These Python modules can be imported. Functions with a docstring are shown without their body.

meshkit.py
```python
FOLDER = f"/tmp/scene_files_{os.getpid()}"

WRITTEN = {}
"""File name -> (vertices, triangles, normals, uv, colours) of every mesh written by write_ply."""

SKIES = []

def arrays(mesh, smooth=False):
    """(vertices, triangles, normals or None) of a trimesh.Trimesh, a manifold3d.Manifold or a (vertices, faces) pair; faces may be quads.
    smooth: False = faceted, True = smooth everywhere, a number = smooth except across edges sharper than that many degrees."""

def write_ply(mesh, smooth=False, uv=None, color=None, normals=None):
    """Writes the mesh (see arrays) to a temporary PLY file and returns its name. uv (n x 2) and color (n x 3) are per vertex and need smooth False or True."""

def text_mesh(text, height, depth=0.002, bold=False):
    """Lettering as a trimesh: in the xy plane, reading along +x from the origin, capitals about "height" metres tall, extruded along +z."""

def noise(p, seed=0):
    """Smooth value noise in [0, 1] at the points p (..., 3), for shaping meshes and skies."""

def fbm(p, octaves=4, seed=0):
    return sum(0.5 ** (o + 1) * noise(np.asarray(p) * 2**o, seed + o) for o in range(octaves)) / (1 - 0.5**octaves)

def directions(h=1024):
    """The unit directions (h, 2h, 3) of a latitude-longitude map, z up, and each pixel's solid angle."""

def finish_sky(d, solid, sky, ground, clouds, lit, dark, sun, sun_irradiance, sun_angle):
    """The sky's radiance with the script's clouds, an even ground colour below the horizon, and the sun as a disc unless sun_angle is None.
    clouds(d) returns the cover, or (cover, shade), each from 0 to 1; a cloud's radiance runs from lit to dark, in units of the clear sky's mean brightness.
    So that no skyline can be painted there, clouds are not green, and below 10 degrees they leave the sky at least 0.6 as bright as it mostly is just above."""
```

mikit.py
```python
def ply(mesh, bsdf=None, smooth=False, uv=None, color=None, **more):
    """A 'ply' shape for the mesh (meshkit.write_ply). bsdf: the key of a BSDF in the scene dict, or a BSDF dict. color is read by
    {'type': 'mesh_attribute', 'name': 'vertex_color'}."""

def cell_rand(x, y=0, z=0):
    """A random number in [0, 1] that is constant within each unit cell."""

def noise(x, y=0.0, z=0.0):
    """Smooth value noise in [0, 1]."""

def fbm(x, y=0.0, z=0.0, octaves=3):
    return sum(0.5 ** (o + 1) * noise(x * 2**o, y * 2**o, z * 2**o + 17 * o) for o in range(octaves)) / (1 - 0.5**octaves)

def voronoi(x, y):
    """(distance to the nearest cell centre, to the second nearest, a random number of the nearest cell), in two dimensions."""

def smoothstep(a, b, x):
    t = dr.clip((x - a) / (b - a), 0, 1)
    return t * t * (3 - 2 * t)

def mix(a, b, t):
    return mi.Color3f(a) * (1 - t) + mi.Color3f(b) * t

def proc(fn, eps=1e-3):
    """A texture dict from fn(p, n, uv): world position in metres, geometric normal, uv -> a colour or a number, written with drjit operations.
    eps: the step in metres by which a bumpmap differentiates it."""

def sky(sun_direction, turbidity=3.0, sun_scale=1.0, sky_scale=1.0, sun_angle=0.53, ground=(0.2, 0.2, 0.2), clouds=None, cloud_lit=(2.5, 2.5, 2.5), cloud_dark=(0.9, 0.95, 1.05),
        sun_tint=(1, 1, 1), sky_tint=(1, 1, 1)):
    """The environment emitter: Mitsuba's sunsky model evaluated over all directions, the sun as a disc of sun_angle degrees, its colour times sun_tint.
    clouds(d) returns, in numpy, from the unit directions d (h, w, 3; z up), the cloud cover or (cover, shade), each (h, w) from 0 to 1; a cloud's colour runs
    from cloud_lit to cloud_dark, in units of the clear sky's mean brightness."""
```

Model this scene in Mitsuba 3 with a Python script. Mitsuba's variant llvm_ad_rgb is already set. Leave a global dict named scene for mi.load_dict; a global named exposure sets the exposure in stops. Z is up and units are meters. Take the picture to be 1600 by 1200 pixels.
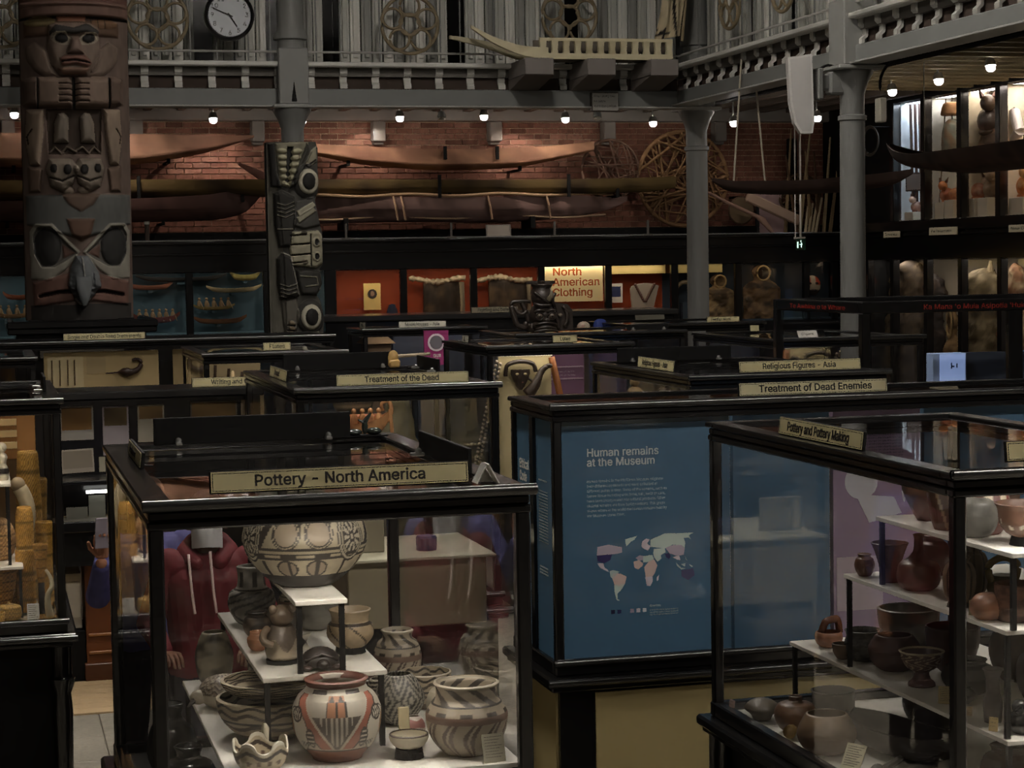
import math, random
import numpy as np, trimesh, mitsuba as mi, mikit, meshkit
import drjit as dr
from shapely.geometry import Polygon, Point, LineString, box as sbox
from shapely.ops import unary_union
T = mi.ScalarTransform4f
scene, labels = {}, {}
PI = math.pi

# ------------------------------------------------------------------ camera, large lights, exposure
exposure = 0.6
EYE = np.array([0.0, 0.0, 2.76])
FOCAL, YAW, PITCH, ROLL = 3091.0, math.radians(14.869), math.radians(3.543), math.radians(0.9475)
_f = np.array([math.sin(YAW) * math.cos(PITCH), math.cos(YAW) * math.cos(PITCH), -math.sin(PITCH)])
_r = np.array([math.cos(YAW), -math.sin(YAW), 0.0]); _d = np.cross(_f, _r)
_r2 = math.cos(ROLL) * _r + math.sin(ROLL) * _d; _d2 = -math.sin(ROLL) * _r + math.cos(ROLL) * _d
_m = np.eye(4); _m[:3, 0], _m[:3, 1], _m[:3, 2], _m[:3, 3] = -_r2, -_d2, _f, EYE
scene['camera'] = {'type': 'perspective', 'fov_axis': 'x', 'fov': math.degrees(2 * math.atan(800 / FOCAL)),
                   'near_clip': 0.1, 'far_clip': 200.0, 'to_world': T(_m.tolist())}
HALL = 2.8            # added fill lamps under the hall roof, above the frame
STRIP = 0.62           # strip lamps inside the glass cases
WALLSPOT = 0.6        # spotlights on the canoes and the brick wall

# ------------------------------------------------------------------ materials
def lin(h):
    v = np.array([int(h[i:i + 2], 16) for i in (0, 2, 4)]) / 255.0
    return np.where(v < 0.04045, v / 12.92, ((v + 0.055) / 1.055) ** 2.4)
def paint(h, rough=0.6, spec=0.4, metal=0.0, coat=0.0):
    """the key of a plain material of this colour"""
    key = f'material_{h}_{int(rough*100)}_{int(spec*100)}_{int(metal*100)}_{int(coat*100)}'
    if key not in scene:
        p = {'type': 'principled', 'base_color': {'type': 'rgb', 'value': lin(h).tolist()}, 'roughness': rough, 'specular': spec, 'metallic': metal}
        if coat: p |= {'clearcoat': coat, 'clearcoat_gloss': 0.9}
        scene[key] = {'type': 'twosided', 'bsdf': p}
    return key
def vc(name, rough, spec=0.4, coat=0.0):
    p = {'type': 'principled', 'base_color': {'type': 'mesh_attribute', 'name': 'vertex_color'}, 'roughness': rough, 'specular': spec}
    if coat: p |= {'clearcoat': coat, 'clearcoat_gloss': 0.85}
    scene[name] = {'type': 'twosided', 'bsdf': p}
vc('painted_matte', 0.75, 0.3)
vc('painted_satin', 0.42, 0.45)
vc('painted_gloss', 0.18, 0.5, 0.4)
scene['pane_glass'] = {'type': 'thindielectric', 'int_ior': 1.5, 'ext_ior': 1.0}
def emit(h, power):
    return {'type': 'area', 'radiance': {'type': 'rgb', 'value': (lin(h) * power).tolist()}}
BLACK = paint('0b0b0c', 0.16, 0.5, 0, 0.5)        # glossy black case paint
FLATBLACK = paint('0a0a0a', 0.7, 0.2)
GREY = paint('6c6d6b', 0.5)                        # painted ironwork
PALE = paint('b4b3ad', 0.5)
CREAM = paint('b3a67c', 0.55)
INK = paint('17130f', 0.6)
WHITE = paint('dcdad2', 0.5)

# ------------------------------------------------------------------ meshes
_CS = np.array([[sx, sy, sz] for sx in (-1, 1) for sy in (-1, 1) for sz in (-1, 1)], float)
_CV = np.array([[*(s * (np.arange(3) == a)), *s] for s in _CS for a in range(3)])
_h = trimesh.convex.convex_hull(np.array([s[3:] - 0.2 * (s[3:] - s[:3]) * 1.0 for s in _CV]))
def _match():
    pts = np.array([s[3:] - 0.2 * (s[3:] - s[:3]) for s in _CV])
    idx = [int(np.argmin(((pts - v) ** 2).sum(1))) for v in _h.vertices]
    return np.array(idx)[_h.faces]
_CF = _match()
def bx(x0, x1, y0, y1, z0, z1, c=0.0):
    """a box, its edges chamfered by c"""
    lo, hi = np.array([min(x0, x1), min(y0, y1), min(z0, z1)]), np.array([max(x0, x1), max(y0, y1), max(z0, z1)])
    if c <= 0:
        m = trimesh.creation.box(bounds=[lo, hi]); return m
    mid, h = (lo + hi) / 2, (hi - lo) / 2
    c = min(c, 0.45 * h.min())
    v = np.array([mid + s[3:] * h - c * (s[3:] - s[:3]) for s in _CV])
    return trimesh.Trimesh(v, _CF, process=False)
def cat(*ms):
    ms = [m for x in ms for m in (x if isinstance(x, (list, tuple)) else [x])]
    return trimesh.util.concatenate(ms)
def lathe(prof, n=40, close=True):
    """(r, z) points turned about z; returns the mesh, rows of n+1 vertices"""
    p = np.array(prof, float); a = np.arange(n) / n * 2 * PI
    v = np.stack([p[:, :1] * np.cos(a), p[:, :1] * np.sin(a), np.repeat(p[:, 1:], n, 1)], -1).reshape(-1, 3)
    i, j = np.meshgrid(np.arange(len(p) - 1), np.arange(n), indexing='ij'); k = (j + 1) % n
    q = np.stack([i * n + j, i * n + k, (i + 1) * n + k, (i + 1) * n + j], -1).reshape(-1, 4)
    return trimesh.Trimesh(v, np.vstack([q[:, [0, 1, 2]], q[:, [0, 2, 3]]]), process=False)
def spl(pts, n):
    """a smooth curve through the points"""
    from scipy.interpolate import PchipInterpolator
    p = np.array(pts, float); t = np.r_[0, np.cumsum(np.linalg.norm(np.diff(p, axis=0), axis=1))]; t /= t[-1]
    return PchipInterpolator(t, p, axis=0)(np.linspace(0, 1, n))
def tube(pts, r, n=8, caps=True):
    p = np.asarray(pts, float); r = np.broadcast_to(np.asarray(r, float), (len(p),))
    t = np.gradient(p, axis=0); t /= np.linalg.norm(t, axis=1, keepdims=True) + 1e-12
    up = np.array([0, 0, 1.0]) if abs(t[:, 2]).mean() < 0.8 else np.array([0, 1.0, 0])
    a = np.cross(t, up); a /= np.linalg.norm(a, axis=1, keepdims=True) + 1e-12; b = np.cross(t, a)
    g = np.arange(n) / n * 2 * PI
    v = (p[:, None] + r[:, None, None] * (np.cos(g)[None, :, None] * a[:, None] + np.sin(g)[None, :, None] * b[:, None])).reshape(-1, 3)
    i, j = np.meshgrid(np.arange(len(p) - 1), np.arange(n), indexing='ij'); k = (j + 1) % n
    q = np.stack([i * n + j, (i + 1) * n + j, (i + 1) * n + k, i * n + k], -1).reshape(-1, 4)
    f = np.vstack([q[:, [0, 1, 2]], q[:, [0, 2, 3]]])
    if caps:
        o = len(p) * n; v = np.vstack([v, p[0], p[-1]])
        jj = np.arange(n); kk = (jj + 1) % n
        f = np.vstack([f, np.stack([jj, kk, jj * 0 + o], 1), np.stack([(len(p) - 1) * n + kk, (len(p) - 1) * n + jj, jj * 0 + o + 1], 1)])
    return trimesh.Trimesh(v, f, process=False)
def loft(rings, caps=True):
    """closed rings of equal length joined in order"""
    R = np.asarray(rings, float); m, n = R.shape[:2]
    v = R.reshape(-1, 3); i, j = np.meshgrid(np.arange(m - 1), np.arange(n), indexing='ij'); k = (j + 1) % n
    q = np.stack([i * n + j, i * n + k, (i + 1) * n + k, (i + 1) * n + j], -1).reshape(-1, 4)
    f = np.vstack([q[:, [0, 1, 2]], q[:, [0, 2, 3]]])
    if caps:
        v = np.vstack([v, R[0].mean(0), R[-1].mean(0)]); o = m * n; jj = np.arange(n); kk = (jj + 1) % n
        f = np.vstack([f, np.stack([kk, jj, jj * 0 + o], 1), np.stack([(m - 1) * n + jj, (m - 1) * n + kk, jj * 0 + o + 1], 1)])
    return trimesh.Trimesh(v, f, process=False)
def grid(P):
    """a sheet through an (m, n, 3) array of points"""
    P = np.asarray(P, float); m, n = P.shape[:2]
    i, j = np.meshgrid(np.arange(m - 1), np.arange(n - 1), indexing='ij')
    q = np.stack([i * n + j, i * n + j + 1, (i + 1) * n + j + 1, (i + 1) * n + j], -1).reshape(-1, 4)
    return trimesh.Trimesh(P.reshape(-1, 3), np.vstack([q[:, [0, 1, 2]], q[:, [0, 2, 3]]]), process=False)
def ball(x, y, z, rx, ry=None, rz=None, sub=2):
    m = trimesh.creation.icosphere(subdivisions=sub, radius=1.0)
    m.apply_scale([rx, ry or rx, rz or rx]); m.apply_translation([x, y, z]); return m
def extr(poly, d):
    """a shapely polygon in (x, z) given depth d: from y = 0 to y = d"""
    gs = [g for g in getattr(poly, 'geoms', [poly]) if g.area > 1e-9]
    m = trimesh.util.concatenate([trimesh.creation.extrude_polygon(g, d, engine='earcut') for g in gs])
    v = m.vertices.copy(); m = trimesh.Trimesh(np.stack([v[:, 0], v[:, 2], v[:, 1]], 1), m.faces[:, ::-1], process=False)
    return m
def mv(m, x=0, y=0, z=0, rz=0, s=None, rx=0, ry=0):
    m = m.copy()
    if s is not None: m.apply_scale(s)
    for a, ax in ((rx, [1, 0, 0]), (ry, [0, 1, 0]), (rz, [0, 0, 1])):
        if a: m.apply_transform(trimesh.transformations.rotation_matrix(math.radians(a), ax))
    m.apply_translation([x, y, z]); return m
_words = {}
def word(text, h, width=None, bold=False, d=0.0015):
    """lettering standing upright in the x-z plane, facing -y, left end at the origin"""
    if (text, bold) not in _words: _words[text, bold] = meshkit.text_mesh(text, .1, .1, bold)
    m = _words[text, bold].copy(); m.apply_scale([h / .1, h / .1, d / .1])
    if width: m.apply_scale([width / max(m.bounds[1][0], 1e-6), 1, 1])
    v = m.vertices; return trimesh.Trimesh(np.stack([v[:, 0], -v[:, 2], v[:, 1]], 1), m.faces, process=False)

# ------------------------------------------------------------------ entries
def num(name):
    def taken(k): return k in labels or k in scene or any(s.startswith(k + '__') for s in _roots.get(k, ()))
    if name not in _used: _used[name] = 0; return name
    _used[name] += 1; return f'{name}_{_used[name]:03d}'
_used, _roots = {}, {}
def put(key, mesh, mat, smooth=False, color=None, light=None, to_world=None):
    if color is not None:
        v, f, n = meshkit.arrays(mesh, smooth)
        c = np.asarray(color(v) if callable(color) else np.broadcast_to(color, (len(v), 3)), float)
        path = meshkit.write_ply((v, f), False, None, np.clip(c, 0, 1), normals=n)
        d = {'type': 'ply', 'filename': path, 'face_normals': n is None, 'bsdf': {'type': 'ref', 'id': mat}}
    else:
        d = mikit.ply(mesh, mat, smooth=smooth)
    if light is not None: d['emitter'] = light
    if to_world is not None: d['to_world'] = to_world
    scene[key] = d
    return key
class Thing:
    """a top-level thing: body() gives it a mesh of its own, part() a child"""
    def __init__(self, name, label, cat_, group=None, kind=None):
        self.key = num(name); labels[self.key] = {'label': label, 'category': cat_}
        if group: labels[self.key]['group'] = group
        if kind: labels[self.key]['kind'] = kind
        self.n = {}
    def body(self, mesh, mat, **k): put(self.key, mesh, mat, **k); return self
    def part(self, name, mesh, mat, label=None, kind=None, **k):
        i = self.n.get(name, 0); self.n[name] = i + 1
        key = f'{self.key}__{name}' + (f'_{i:03d}' if i else '')
        put(key, mesh, mat, **k)
        if label or kind: labels[key] = {a: b for a, b in (('label', label), ('kind', kind)) if b}
        return key
def sub(key, name, mesh, mat, **k):
    i = _used.setdefault(key + '__' + name, 0); _used[key + '__' + name] += 1
    k2 = f'{key}__{name}' + (f'_{i:03d}' if i else '')
    return put(k2, mesh, mat, **k)
def struct(name, label, mesh=None, mat=None, **k):
    t = Thing(name, label, 'building part', kind='structure')
    if mesh is not None: t.body(mesh, mat, **k)
    return t
def speck(base, amt=0.25, f=40.0, seed=0, alt=None, patch=None):
    """vertex colours: the base colour mottled by noise, patches of a second colour"""
    b = lin(base) if isinstance(base, str) else np.asarray(base)
    def fn(v):
        q = meshkit.fbm(v * f + seed * 7.3, 3, seed)[:, None]
        c = b * (1 + amt * 2 * (q - 0.5))
        if alt is not None:
            w = np.clip((meshkit.fbm(v * (patch or f * 0.25) + 31 + seed, 3, seed + 9)[:, None] - 0.47) * 6, 0, 1)
            c = c * (1 - w) + lin(alt) * (1 + amt * (q - 0.5)) * w
        return c
    return fn

# ================================================================== the setting
# added fill lamps: large, soft and unseen under the roof, above the picture's frame
for i, (x, y, z, w, l, p) in enumerate([(5.4, 2.5, 7.6, 5.0, 0.6, 13), (1.0, 10.0, 8.2, 0.5, 2.6, 19), (4.4, 15.5, 8.3, 0.5, 2.6, 17)]):
    t = Thing('added_fill_lamp', ('added long white fill lamp hanging nearest the entrance', 'added long white fill lamp hanging above the basket case', 'added long white fill lamp hanging above the lute case')[i], 'lamp', 'added fill lamps under the hall roof')
    t.part('housing', bx(x - w / 2 - .04, x + w / 2 + .04, y - l / 2 - .04, y + l / 2 + .04, z, z + .12, .01), GREY)
    t.part('diffuser', trimesh.Trimesh([[x - w / 2, y - l / 2, z - .004], [x + w / 2, y - l / 2, z - .004], [x + w / 2, y + l / 2, z - .004], [x - w / 2, y + l / 2, z - .004]], [[0, 2, 1], [0, 3, 2]], process=False), WHITE, light=emit('fff6ea', p * HALL))
    for s in (-1, 1): t.part('cable', tube([[x + s * w * .4, y + s * l * .4, z + .11], [x + s * w * .4, y + s * l * .4, 10.98]], .006), FLATBLACK)

def floor_fn(p, n, uv):
    g = mikit.fbm(p.x * 3, p.y * 3, 0, 4); s = mikit.fbm(p.x * 60, p.y * 60, 1.0, 2)
    return mikit.mix((.17, .155, .125), (.27, .245, .2), g) * (0.85 + 0.3 * s)
scene['floor_stone'] = {'type': 'principled', 'base_color': mikit.proc(floor_fn), 'roughness': 0.5, 'specular': 0.35}
fl = struct('floor', 'worn grey stone floor of the museum court', bx(-9, 14, -3, 27, -.2, -.012), 'floor_stone')
rg = random.Random(3)
tile = mikit.ply(bx(-.297, .297, -.297, .297, -.012, 0, .004), 'floor_stone')
k = 0
for yy in np.arange(7.9, 16.3, .6):
    for xx in np.arange(-.9, 2.6, .6):
        if 12.4 < yy < 13.4 and xx < 1.75: continue
        key = 'floor__tile' + (f'_{k:03d}' if k else ''); k += 1
        scene[key] = {**tile, 'to_world': T().translate([float(xx), float(yy), -.003 * rg.random()])}
for i in range(7): put('floor__board' + (f'_{i:03d}' if i else ''), bx(-.6, 1.75, 12.42 + .14 * i, 12.555 + .14 * i, -.011, .006, .003), 'painted_matte', color=speck('a08a6a', .25, 6, i))  # tan boards stand in for a warmly lit band of floor
def brick_fn(tone):
    def fn(p, n, uv):
        g = mikit.fbm(p.x * 25, p.z * 25, p.y * 25, 3)
        return mikit.mix([float(a) for a in tone * .6], [float(a) for a in tone * 1.35], g)
    return fn
for i, h in enumerate(('80584a', '744d40', '8b6455', '664439')):
    scene[f'brick_clay_{i}'] = {'type': 'principled', 'base_color': mikit.proc(brick_fn(lin(h))), 'roughness': 0.85, 'specular': 0.2}
MORTAR = paint('a08c78', .9, .1)
wb = struct('wall_back', 'red brick back wall behind the hanging canoes', bx(-9, 14, 26.012, 26.3, 0, 11), MORTAR)
unit = [mikit.ply(bx(-.1075, .1075, 0, .05, -.0325, .0325, .004), f'brick_clay_{i}') for i in range(4)]
half = bx(-.1075, .1075, 0, .05, -.0325, .0325)
k, rest = 0, []
for row in range(20):
    z = 3.17 + row * .075
    for col in range(56):
        x = -.6 + col * .225 + (row % 2) * .1125; tone = rg.randrange(4); dy = rg.random() * .006
        if k < 300 and 11 <= row <= 19 and 1.6 < x < 8.4:
            key = 'wall_back__brick' + (f'_{k:03d}' if k else ''); k += 1
            scene[key] = {**unit[tone], 'to_world': T().translate([x, 26.0 - dy, z])}
        else: rest.append(mv(half, x, 26.0 - dy, z))
put('wall_back__brickwork', cat(rest), 'brick_clay_1'); labels['wall_back__brickwork'] = {'kind': 'stuff'}
struct('wall_left', 'dark side wall beyond the left gallery', bx(-9.3, -9, -3, 27, 0, 11), paint('4a453f', .9))
struct('wall_right', 'dark side wall behind the right-hand showcases', bx(13.6, 13.9, -3, 27, 0, 11), paint('2a2724', .9))
struct('wall_front', 'wall behind the entrance platform', bx(-9, 14, -3.3, -3, 0, 11), paint('4a453f', .9))
struct('ceiling', 'dark roof high over the court', bx(-9, 14, -3, 27, 11, 11.2), paint('4a4742', .9))

# lintel and corbels on the back wall under the gallery
struct('trim_1', 'grey painted lintel along the top of the brick wall', bx(-4, 13.5, 25.78, 26.0, 4.64, 4.84, .01), paint('77726c', .6))
t = struct('trim_2', 'grey stone corbels under the lintel of the brick wall')
for i, x in enumerate((.35, 1.94, 3.50, 5.10, 6.69, 8.29, 9.9)):
    t.part('corbel', cat(bx(x - .085, x + .085, 25.8, 26.0, 4.37, 4.64, .012), bx(x - .07, x + .07, 25.88, 26.0, 4.33, 4.38, .01)), paint('6d6761', .7))

# ---- the back gallery
t = struct('gallery_floor', 'back gallery floor with white nosing and curved brackets')
t.part('deck', bx(-4, 13.5, 22.5, 26, 4.9, 5.0), paint('5d5a55', .7))
t.part('nosing', bx(-4, 8.02, 22.36, 22.56, 5.0, 5.055, .012), paint('c9c8c2', .45))
t.part('recess_board', bx(-4, 8.1, 22.56, 22.6, 4.74, 5.0), paint('3a2f28', .8))
prof = LineString([(.095, .235), (.095, .175), (.045, .13), (.05, .07), (.085, .04), (.085, 0)]).buffer(.013, cap_style=2)
for i, x in enumerate([-.9 + .3737 * j for j in range(24)]):
    if abs(x - 3.42) < .15: continue
    t.part('bracket', mv(extr(prof, .085), x + .04, 22.58, 4.765, rz=-90), paint('b9b8b2', .5))
t.part('beam', bx(-4, 8.3, 22.44, 22.6, 4.56, 4.755, .008), paint('6e706e', .5))
t.part('beam_flange', bx(-4, 8.3, 22.38, 22.66, 4.545, 4.565, .004), paint('9a9a96', .45))
for i, x in enumerate(np.arange(-3.8, 11.5, .42)): t.part('joist', bx(x - .05, x + .05, 22.66, 25.78, 4.76, 4.9, .005), paint('4c423a', .8))
# ---- the right gallery
t = struct('gallery_floor', 'right gallery floor on its sloping line of curved brackets')
t.part('deck', bx(8.1, 13.6, 6, 22.5, 4.9, 5.0), paint('5d5a55', .7))
t.part('nosing', bx(7.97, 8.16, 6, 22.5, 5.0, 5.055, .012), paint('c9c8c2', .45))
t.part('recess_board', bx(8.16, 8.2, 6, 22.5, 4.74, 5.0), paint('3a2f28', .8))
for i in range(38):
    y = 22.25 - .3737 * i
    if abs(y - 17.6) < .2: continue
    t.part('bracket', mv(extr(prof, .085), 8.18, y + .04, 4.765, rz=180), paint('b9b8b2', .5))
t.part('beam', bx(8.05, 8.2, 6, 22.5, 4.59, 4.755, .008), paint('6e706e', .5))
t.part('beam_flange', bx(7.98, 8.27, 6, 22.5, 4.575, 4.595, .004), paint('9a9a96', .45))
for i, y in enumerate(np.arange(10.2, 22.3, .42)): t.part('joist', bx(8.27, 11.45, y - .05, y + .05, 4.74, 4.9, .005), paint('8a7c60', .7))
t.part('pipe', tube([[8.75, 23, 4.66], [8.75, 6, 4.66]], .03), FLATBLACK)

# ---- iron columns
def column(x, y, label, ztop, r=.135, upper=None):
    t = struct('gallery_column', label)
    t.part('shaft', mv(lathe([(r * 1.02, 0), (r, .4), (r * .96, 4.05), (r * 1.1, 4.06), (r * 1.1, 4.1), (r * .95, 4.11), (r * .95, 4.3), (r * 1.25, 4.42), (r * 1.6, 4.5), (r * 1.62, 4.54)], 28), x, y, 0), GREY, smooth=40)
    t.part('capital', bx(x - .24, x + .24, y - .24, y + .24, 4.53, 4.57, .01), paint('8f908d', .5))
    t.part('block', cat(bx(x - .17, x + .17, y - .2, y + .16, 4.57, 5.2, .012)), paint('7d7e7b', .5))
    t.part('upper_shaft', mv(lathe([(.15, 5.2), (.15, 5.3), (.19, 5.31), (.19, 5.36), (.165, 5.4), (.15, 5.45), (.14, 6.6)], 28), x, y, 0), paint('7d7e7b', .5), smooth=40)
    return t
t = column(3.44, 22.5, 'grey iron gallery column behind the toothed pole', 5.2)
t.part('notch_plate', mv(extr(Polygon([(-.03, 0), (.03, 0), (0, .22)]), .01), 3.44, 22.29, 4.6), FLATBLACK)
column(8.36, 22.62, 'grey iron column at the corner of the two galleries', 5.2)
t = column(8.1, 17.62, 'grey iron column carrying the white loudspeaker', 5.2, .125)
t.part('junction_box', bx(8.24, 8.31, 17.3, 17.42, 4.02, 4.25, .008), paint('8f8b80', .5))
t.part('conduit', tube(spl([[8.27, 17.36, 4.25], [8.27, 17.36, 4.4], [8.33, 17.2, 4.6], [8.5, 17.0, 4.66]], 14), .014), FLATBLACK)

# ---- balustrades and the boards behind them
def boards(axis, spans, label):
    t = Thing('gallery_partition', label, 'partition', kind='structure')
    for a, b in spans:
        n = max(1, round((b - a) / .125)); w = (b - a) / n
        for i in range(n):
            x0, x1 = a + i * w + .006, a + (i + 1) * w - .006; raise_ = .0 if i % 2 else .018
            tone = ('b4b4ad', 'd0cfc8', '8f8f8a')[i % 3]
            if axis == 'x': t.part('board', cat(bx(x0, x1, 22.86 - raise_, 22.9, 5.0, 6.3, .006), bx(x0 + .03, x1 - .03, 22.83 - raise_, 22.87, 5.15, 6.2, .008)), paint(tone, .6))
            else: t.part('board', cat(bx(8.44 - raise_, 8.48, x0, x1, 5.0, 6.3, .006), bx(8.41 - raise_, 8.45, x0 + .03, x1 - .03, 5.15, 6.2, .008)), paint(tone, .6))
    return t
boards('x', [(-.6, 2.4), (2.6, 3.22), (3.4, 3.88), (4.06, 5.36), (5.56, 6.80), (6.96, 8.2)], 'grey fluted boards behind the back gallery railing')
boards('y', [(21.1, 22.4), (19.95, 20.95), (18.7, 19.75), (15.5, 18.5), (12.0, 15.3)], 'grey fluted boards behind the right gallery railing')
for lb, a, dv in (('added black showcases along the back gallery wall, darkening the railing openings', (-3, 13.4, 25.2, 25.98, 5.0, 7.6), 'x'), ('added black showcases along the right gallery wall, darkening the railing openings', (12.6, 13.55, 6, 25.1, 5.0, 7.6), 'y')):
    t = Thing('added_gallery_showcase', lb, 'showcase'); t.part('body', bx(*a, .01), BLACK)  # black bodies added so the openings in the railing boards read dark
    for k in range(14):
        if dv == 'x': t.part('post', bx(-2.8 + 1.2 * k, -2.7 + 1.2 * k, 25.16, 25.2, 5.05, 7.5, .006), BLACK)
        else: t.part('post', bx(12.56, 12.6, 6.4 + 1.35 * k, 6.5 + 1.35 * k, 5.05, 7.5, .006), BLACK)
def ring(cx, cz, R, w, d=.03, y=0.0, n=40):
    a = np.linspace(0, 2 * PI, n + 1)
    m = tube(np.stack([cx + R * np.cos(a), a * 0 + y, cz + R * np.sin(a)], 1), w, 8, False); return m
def rosette(R=.33):
    ms = [ring(0, 0, R, .021)]
    ms.append(ring(0, 0, R * .36, .019))
    for k in range(5): a = PI / 2 + k * 2 * PI / 5; ms.append(ring(R * .64 * math.cos(a), R * .64 * math.sin(a), R * .345, .016, y=-.006))
    return ms
def balustrade(axis, a, b, centres, label, bars):
    t = Thing('gallery_railing', label, 'railing')
    def place(m, pos):
        return mv(m, pos, 22.42, 0) if axis == 'x' else mv(m, 8.06, pos, 0, rz=-90)
    long = lambda z, r: tube([[a, 22.42, z], [b, 22.42, z]], r) if axis == 'x' else tube([[8.06, a, z], [8.06, b, z]], r)
    t.part('bottom_rail', long(5.165, .014), paint('9c9b96', .5)); t.part('top_rail', long(6.1, .03), paint('9c9b96', .5))
    for c, z in centres:
        ms = rosette()
        key = t.part('rosette', place(mv(ms[0], 0, 0, z), c), paint('7c6f57', .5), smooth=True)
        for m in ms[1:]: sub(key, 'circle', place(mv(m, 0, 0, z), c), paint('7c6f57', .5), smooth=True)
        for s in (-1, 1): t.part('baluster', place(mv(bx(-.008, .008, -.008, .008, 5.05, 6.1), s * .355, 0, 0), c), GREY)
        t.part('baluster', place(mv(bx(-.008, .008, -.008, .008, 5.05, 5.17)), c), GREY)
    for c in bars: t.part('baluster', place(bx(-.008, .008, -.008, .008, 5.05, 6.1), c), GREY)
balustrade('x', -2, 8.1, [(.27, 5.51), (1.95, 5.51), (4.81, 5.49), (6.72, 5.62)], 'iron railing of the back gallery with five-petal roundels', [2.6, 2.95, 3.2, 3.72, 4.0, 5.4, 5.8])
balustrade('y', 8, 22.3, [(20.7, 5.62), (19.2, 5.62), (16.2, 5.62), (14.4, 5.62)], 'iron railing of the right gallery in steep perspective', [21.7, 20.0, 18.4, 17.0])

# ---- row of spotlights under the galleries
def spot(x, y, z, where, aim=None, power=0, glow=60, arm=None, dead=False):
    t = Thing('spotlight', f'small round spotlight {where}', 'lamp', None)
    t.part('shade', mv(lathe([(.02, .1), (.04, .095), (.056, .045), (.058, .02), (.052, .02), (.05, .045), (.03, .08)], 18), x, y, z, rx=-10), paint('6b6864', .5) if not dead else GREY, smooth=40)
    if not dead: t.part('bulb', mv(ball(0, 0, 0, .05, .05, .046, 2), x, y - .004, z), WHITE, smooth=True, light=emit('fff4e6', glow))
    else: t.part('bulb', mv(ball(0, 0, 0, .05, .05, .03, 2), x, y, z), paint('9a958c', .3), smooth=True)
    t.part('stem', tube([[x, y + .02, z + .1], [x, y + .02, 4.905]], .012), GREY)
    if arm: t.part('arm', tube([[x, y, z + .15], [x + arm, y, z + .14]], .018), paint('b5b2ac', .5))
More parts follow.
